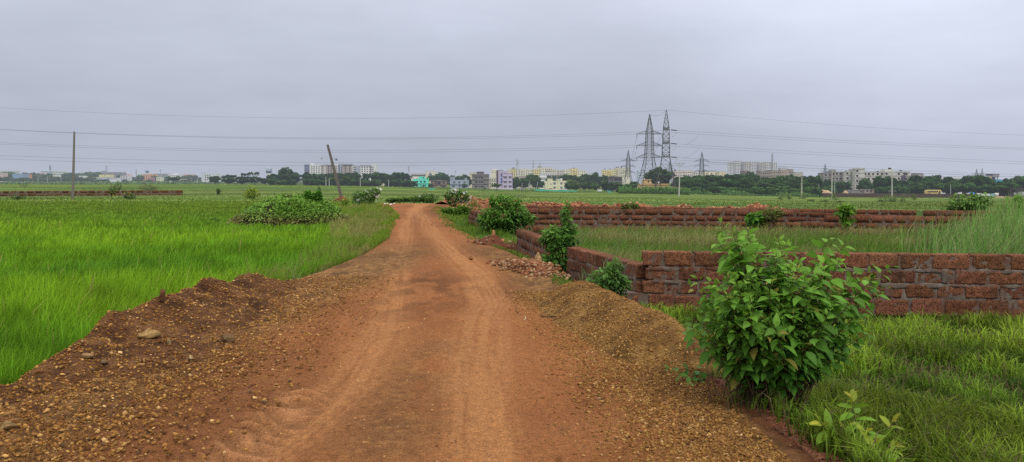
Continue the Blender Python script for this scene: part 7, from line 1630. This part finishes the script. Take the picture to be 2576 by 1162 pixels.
# ================================================================== SKY, SUN, CAMERA
SUN_EL, SUN_AZ = math.radians(52), math.radians(152)         # azimuth measured from the view direction (+Y) towards +X
w = bpy.data.worlds.new('World'); sc.world = w; w.use_nodes = True; nt = w.node_tree; nt.nodes.clear(); N, L = nt.nodes.new, nt.links.new
sky = N('ShaderNodeTexSky'); sky.sky_type = 'NISHITA'; sky.sun_disc = False; sky.sun_elevation = SUN_EL; sky.sun_rotation = SUN_AZ; sky.dust_density = 4; sky.air_density = 1.2
sk = mixc(nt, sky.outputs[0], (.09, .09, .09), 1., 'MULTIPLY')
tc = N('ShaderNodeTexCoord'); sx = N('ShaderNodeSeparateXYZ'); L(tc.outputs['Generated'], sx.inputs[0])
def ramp(v, stops):
    r = N('ShaderNodeValToRGB'); e = r.color_ramp.elements
    while len(e) > 1: e.remove(e[-1])
    e[0].position = stops[0][0]; e[0].color = (*stops[0][1], 1)
    for p, c in stops[1:]: q = e.new(p); q.color = (*c, 1)
    r.color_ramp.interpolation = 'EASE'; L(v, r.inputs[0]); return r.outputs[0]
cl = ramp(sx.outputs[2], [(0, (.48, .515, .61)), (.03, (.455, .49, .59)), (.09, (.48, .515, .62)), (.17, (.55, .59, .70)), (.26, (.66, .70, .82)), (.5, (1.15, 1.16, 1.2)), (1, (1.75, 1.72, 1.68))])
mp = N('ShaderNodeMapping'); mp.inputs['Scale'].default_value = (1.6, 1.6, 5.5); L(tc.outputs['Generated'], mp.inputs[0])
n1 = noise(nt, 1.5, 4, .55, mp.outputs[0], .3, .7); n2 = noise(nt, 4.5, 4, .55, mp.outputs[0], .35, .75)
cl = mixc(nt, cl, (1.10, 1.09, 1.08), mixc(nt, (0, 0, 0), (1, 1, 1), n1), 'MULTIPLY') if False else cl
m1 = N('ShaderNodeMapRange'); m1.inputs[3].default_value = .94; m1.inputs[4].default_value = 1.10; L(n1, m1.inputs[0])
m2 = N('ShaderNodeMapRange'); m2.inputs[3].default_value = .98; m2.inputs[4].default_value = 1.04; L(n2, m2.inputs[0])
mm_ = N('ShaderNodeMath'); mm_.operation = 'MULTIPLY'; L(m1.outputs[0], mm_.inputs[0]); L(m2.outputs[0], mm_.inputs[1])
# brighter cloud ahead and to the upper right of the view
dp = N('ShaderNodeVectorMath'); dp.operation = 'DOT_PRODUCT'; dp.inputs[1].default_value = (math.sin(.62) * math.cos(.42), math.cos(.62) * math.cos(.42), math.sin(.42)); L(tc.outputs['Generated'], dp.inputs[0])
gl = N('ShaderNodeMapRange'); gl.inputs[1].default_value = .86; gl.inputs[2].default_value = 1.0; gl.inputs[3].default_value = 1.0; gl.inputs[4].default_value = 1.42; gl.interpolation_type = 'SMOOTHSTEP'; L(dp.outputs['Value'], gl.inputs[0])
mg = N('ShaderNodeMath'); mg.operation = 'MULTIPLY'; L(mm_.outputs[0], mg.inputs[0]); L(gl.outputs[0], mg.inputs[1])
vm = N('ShaderNodeVectorMath'); vm.operation = 'SCALE'; L(cl, vm.inputs[0]); L(mg.outputs[0], vm.inputs['Scale'])
fin = mixc(nt, sk, vm.outputs[0], .93)
bg = N('ShaderNodeBackground'); bg.inputs['Strength'].default_value = 1.0; L(fin, bg.inputs['Color']); wo = N('ShaderNodeOutputWorld'); L(bg.outputs[0], wo.inputs['Surface'])
sl = bpy.data.lights.new('sun', 'SUN'); sl.energy = 1.5; sl.angle = math.radians(14); sl.color = (1, .95, .87); so = bpy.data.objects.new('sun', sl); COL.objects.link(so)
dirv = Vector((math.sin(SUN_AZ) * math.cos(SUN_EL), math.cos(SUN_AZ) * math.cos(SUN_EL), math.sin(SUN_EL))); so.rotation_euler = dirv.to_track_quat('Z', 'Y').to_euler(); so.location = (0, 0, 50)
cam = bpy.data.cameras.new('camera'); co = bpy.data.objects.new('camera', cam); COL.objects.link(co); co.location = (0, 0, CAMZ); co.rotation_euler = (PI / 2 - PITCH, 0, 0)
cam.sensor_width = 36; cam.lens = 36 * F / 2576; cam.clip_start = .1; cam.clip_end = 20000; sc.camera = co
sc.view_settings.view_transform = 'Standard'; sc.view_settings.look = 'None'; sc.view_settings.exposure = 0
sc.render.engine = 'CYCLES'; sc.cycles.max_bounces = 6; sc.cycles.diffuse_bounces = 3; sc.cycles.transmission_bounces = 4; sc.cycles.use_denoising = False
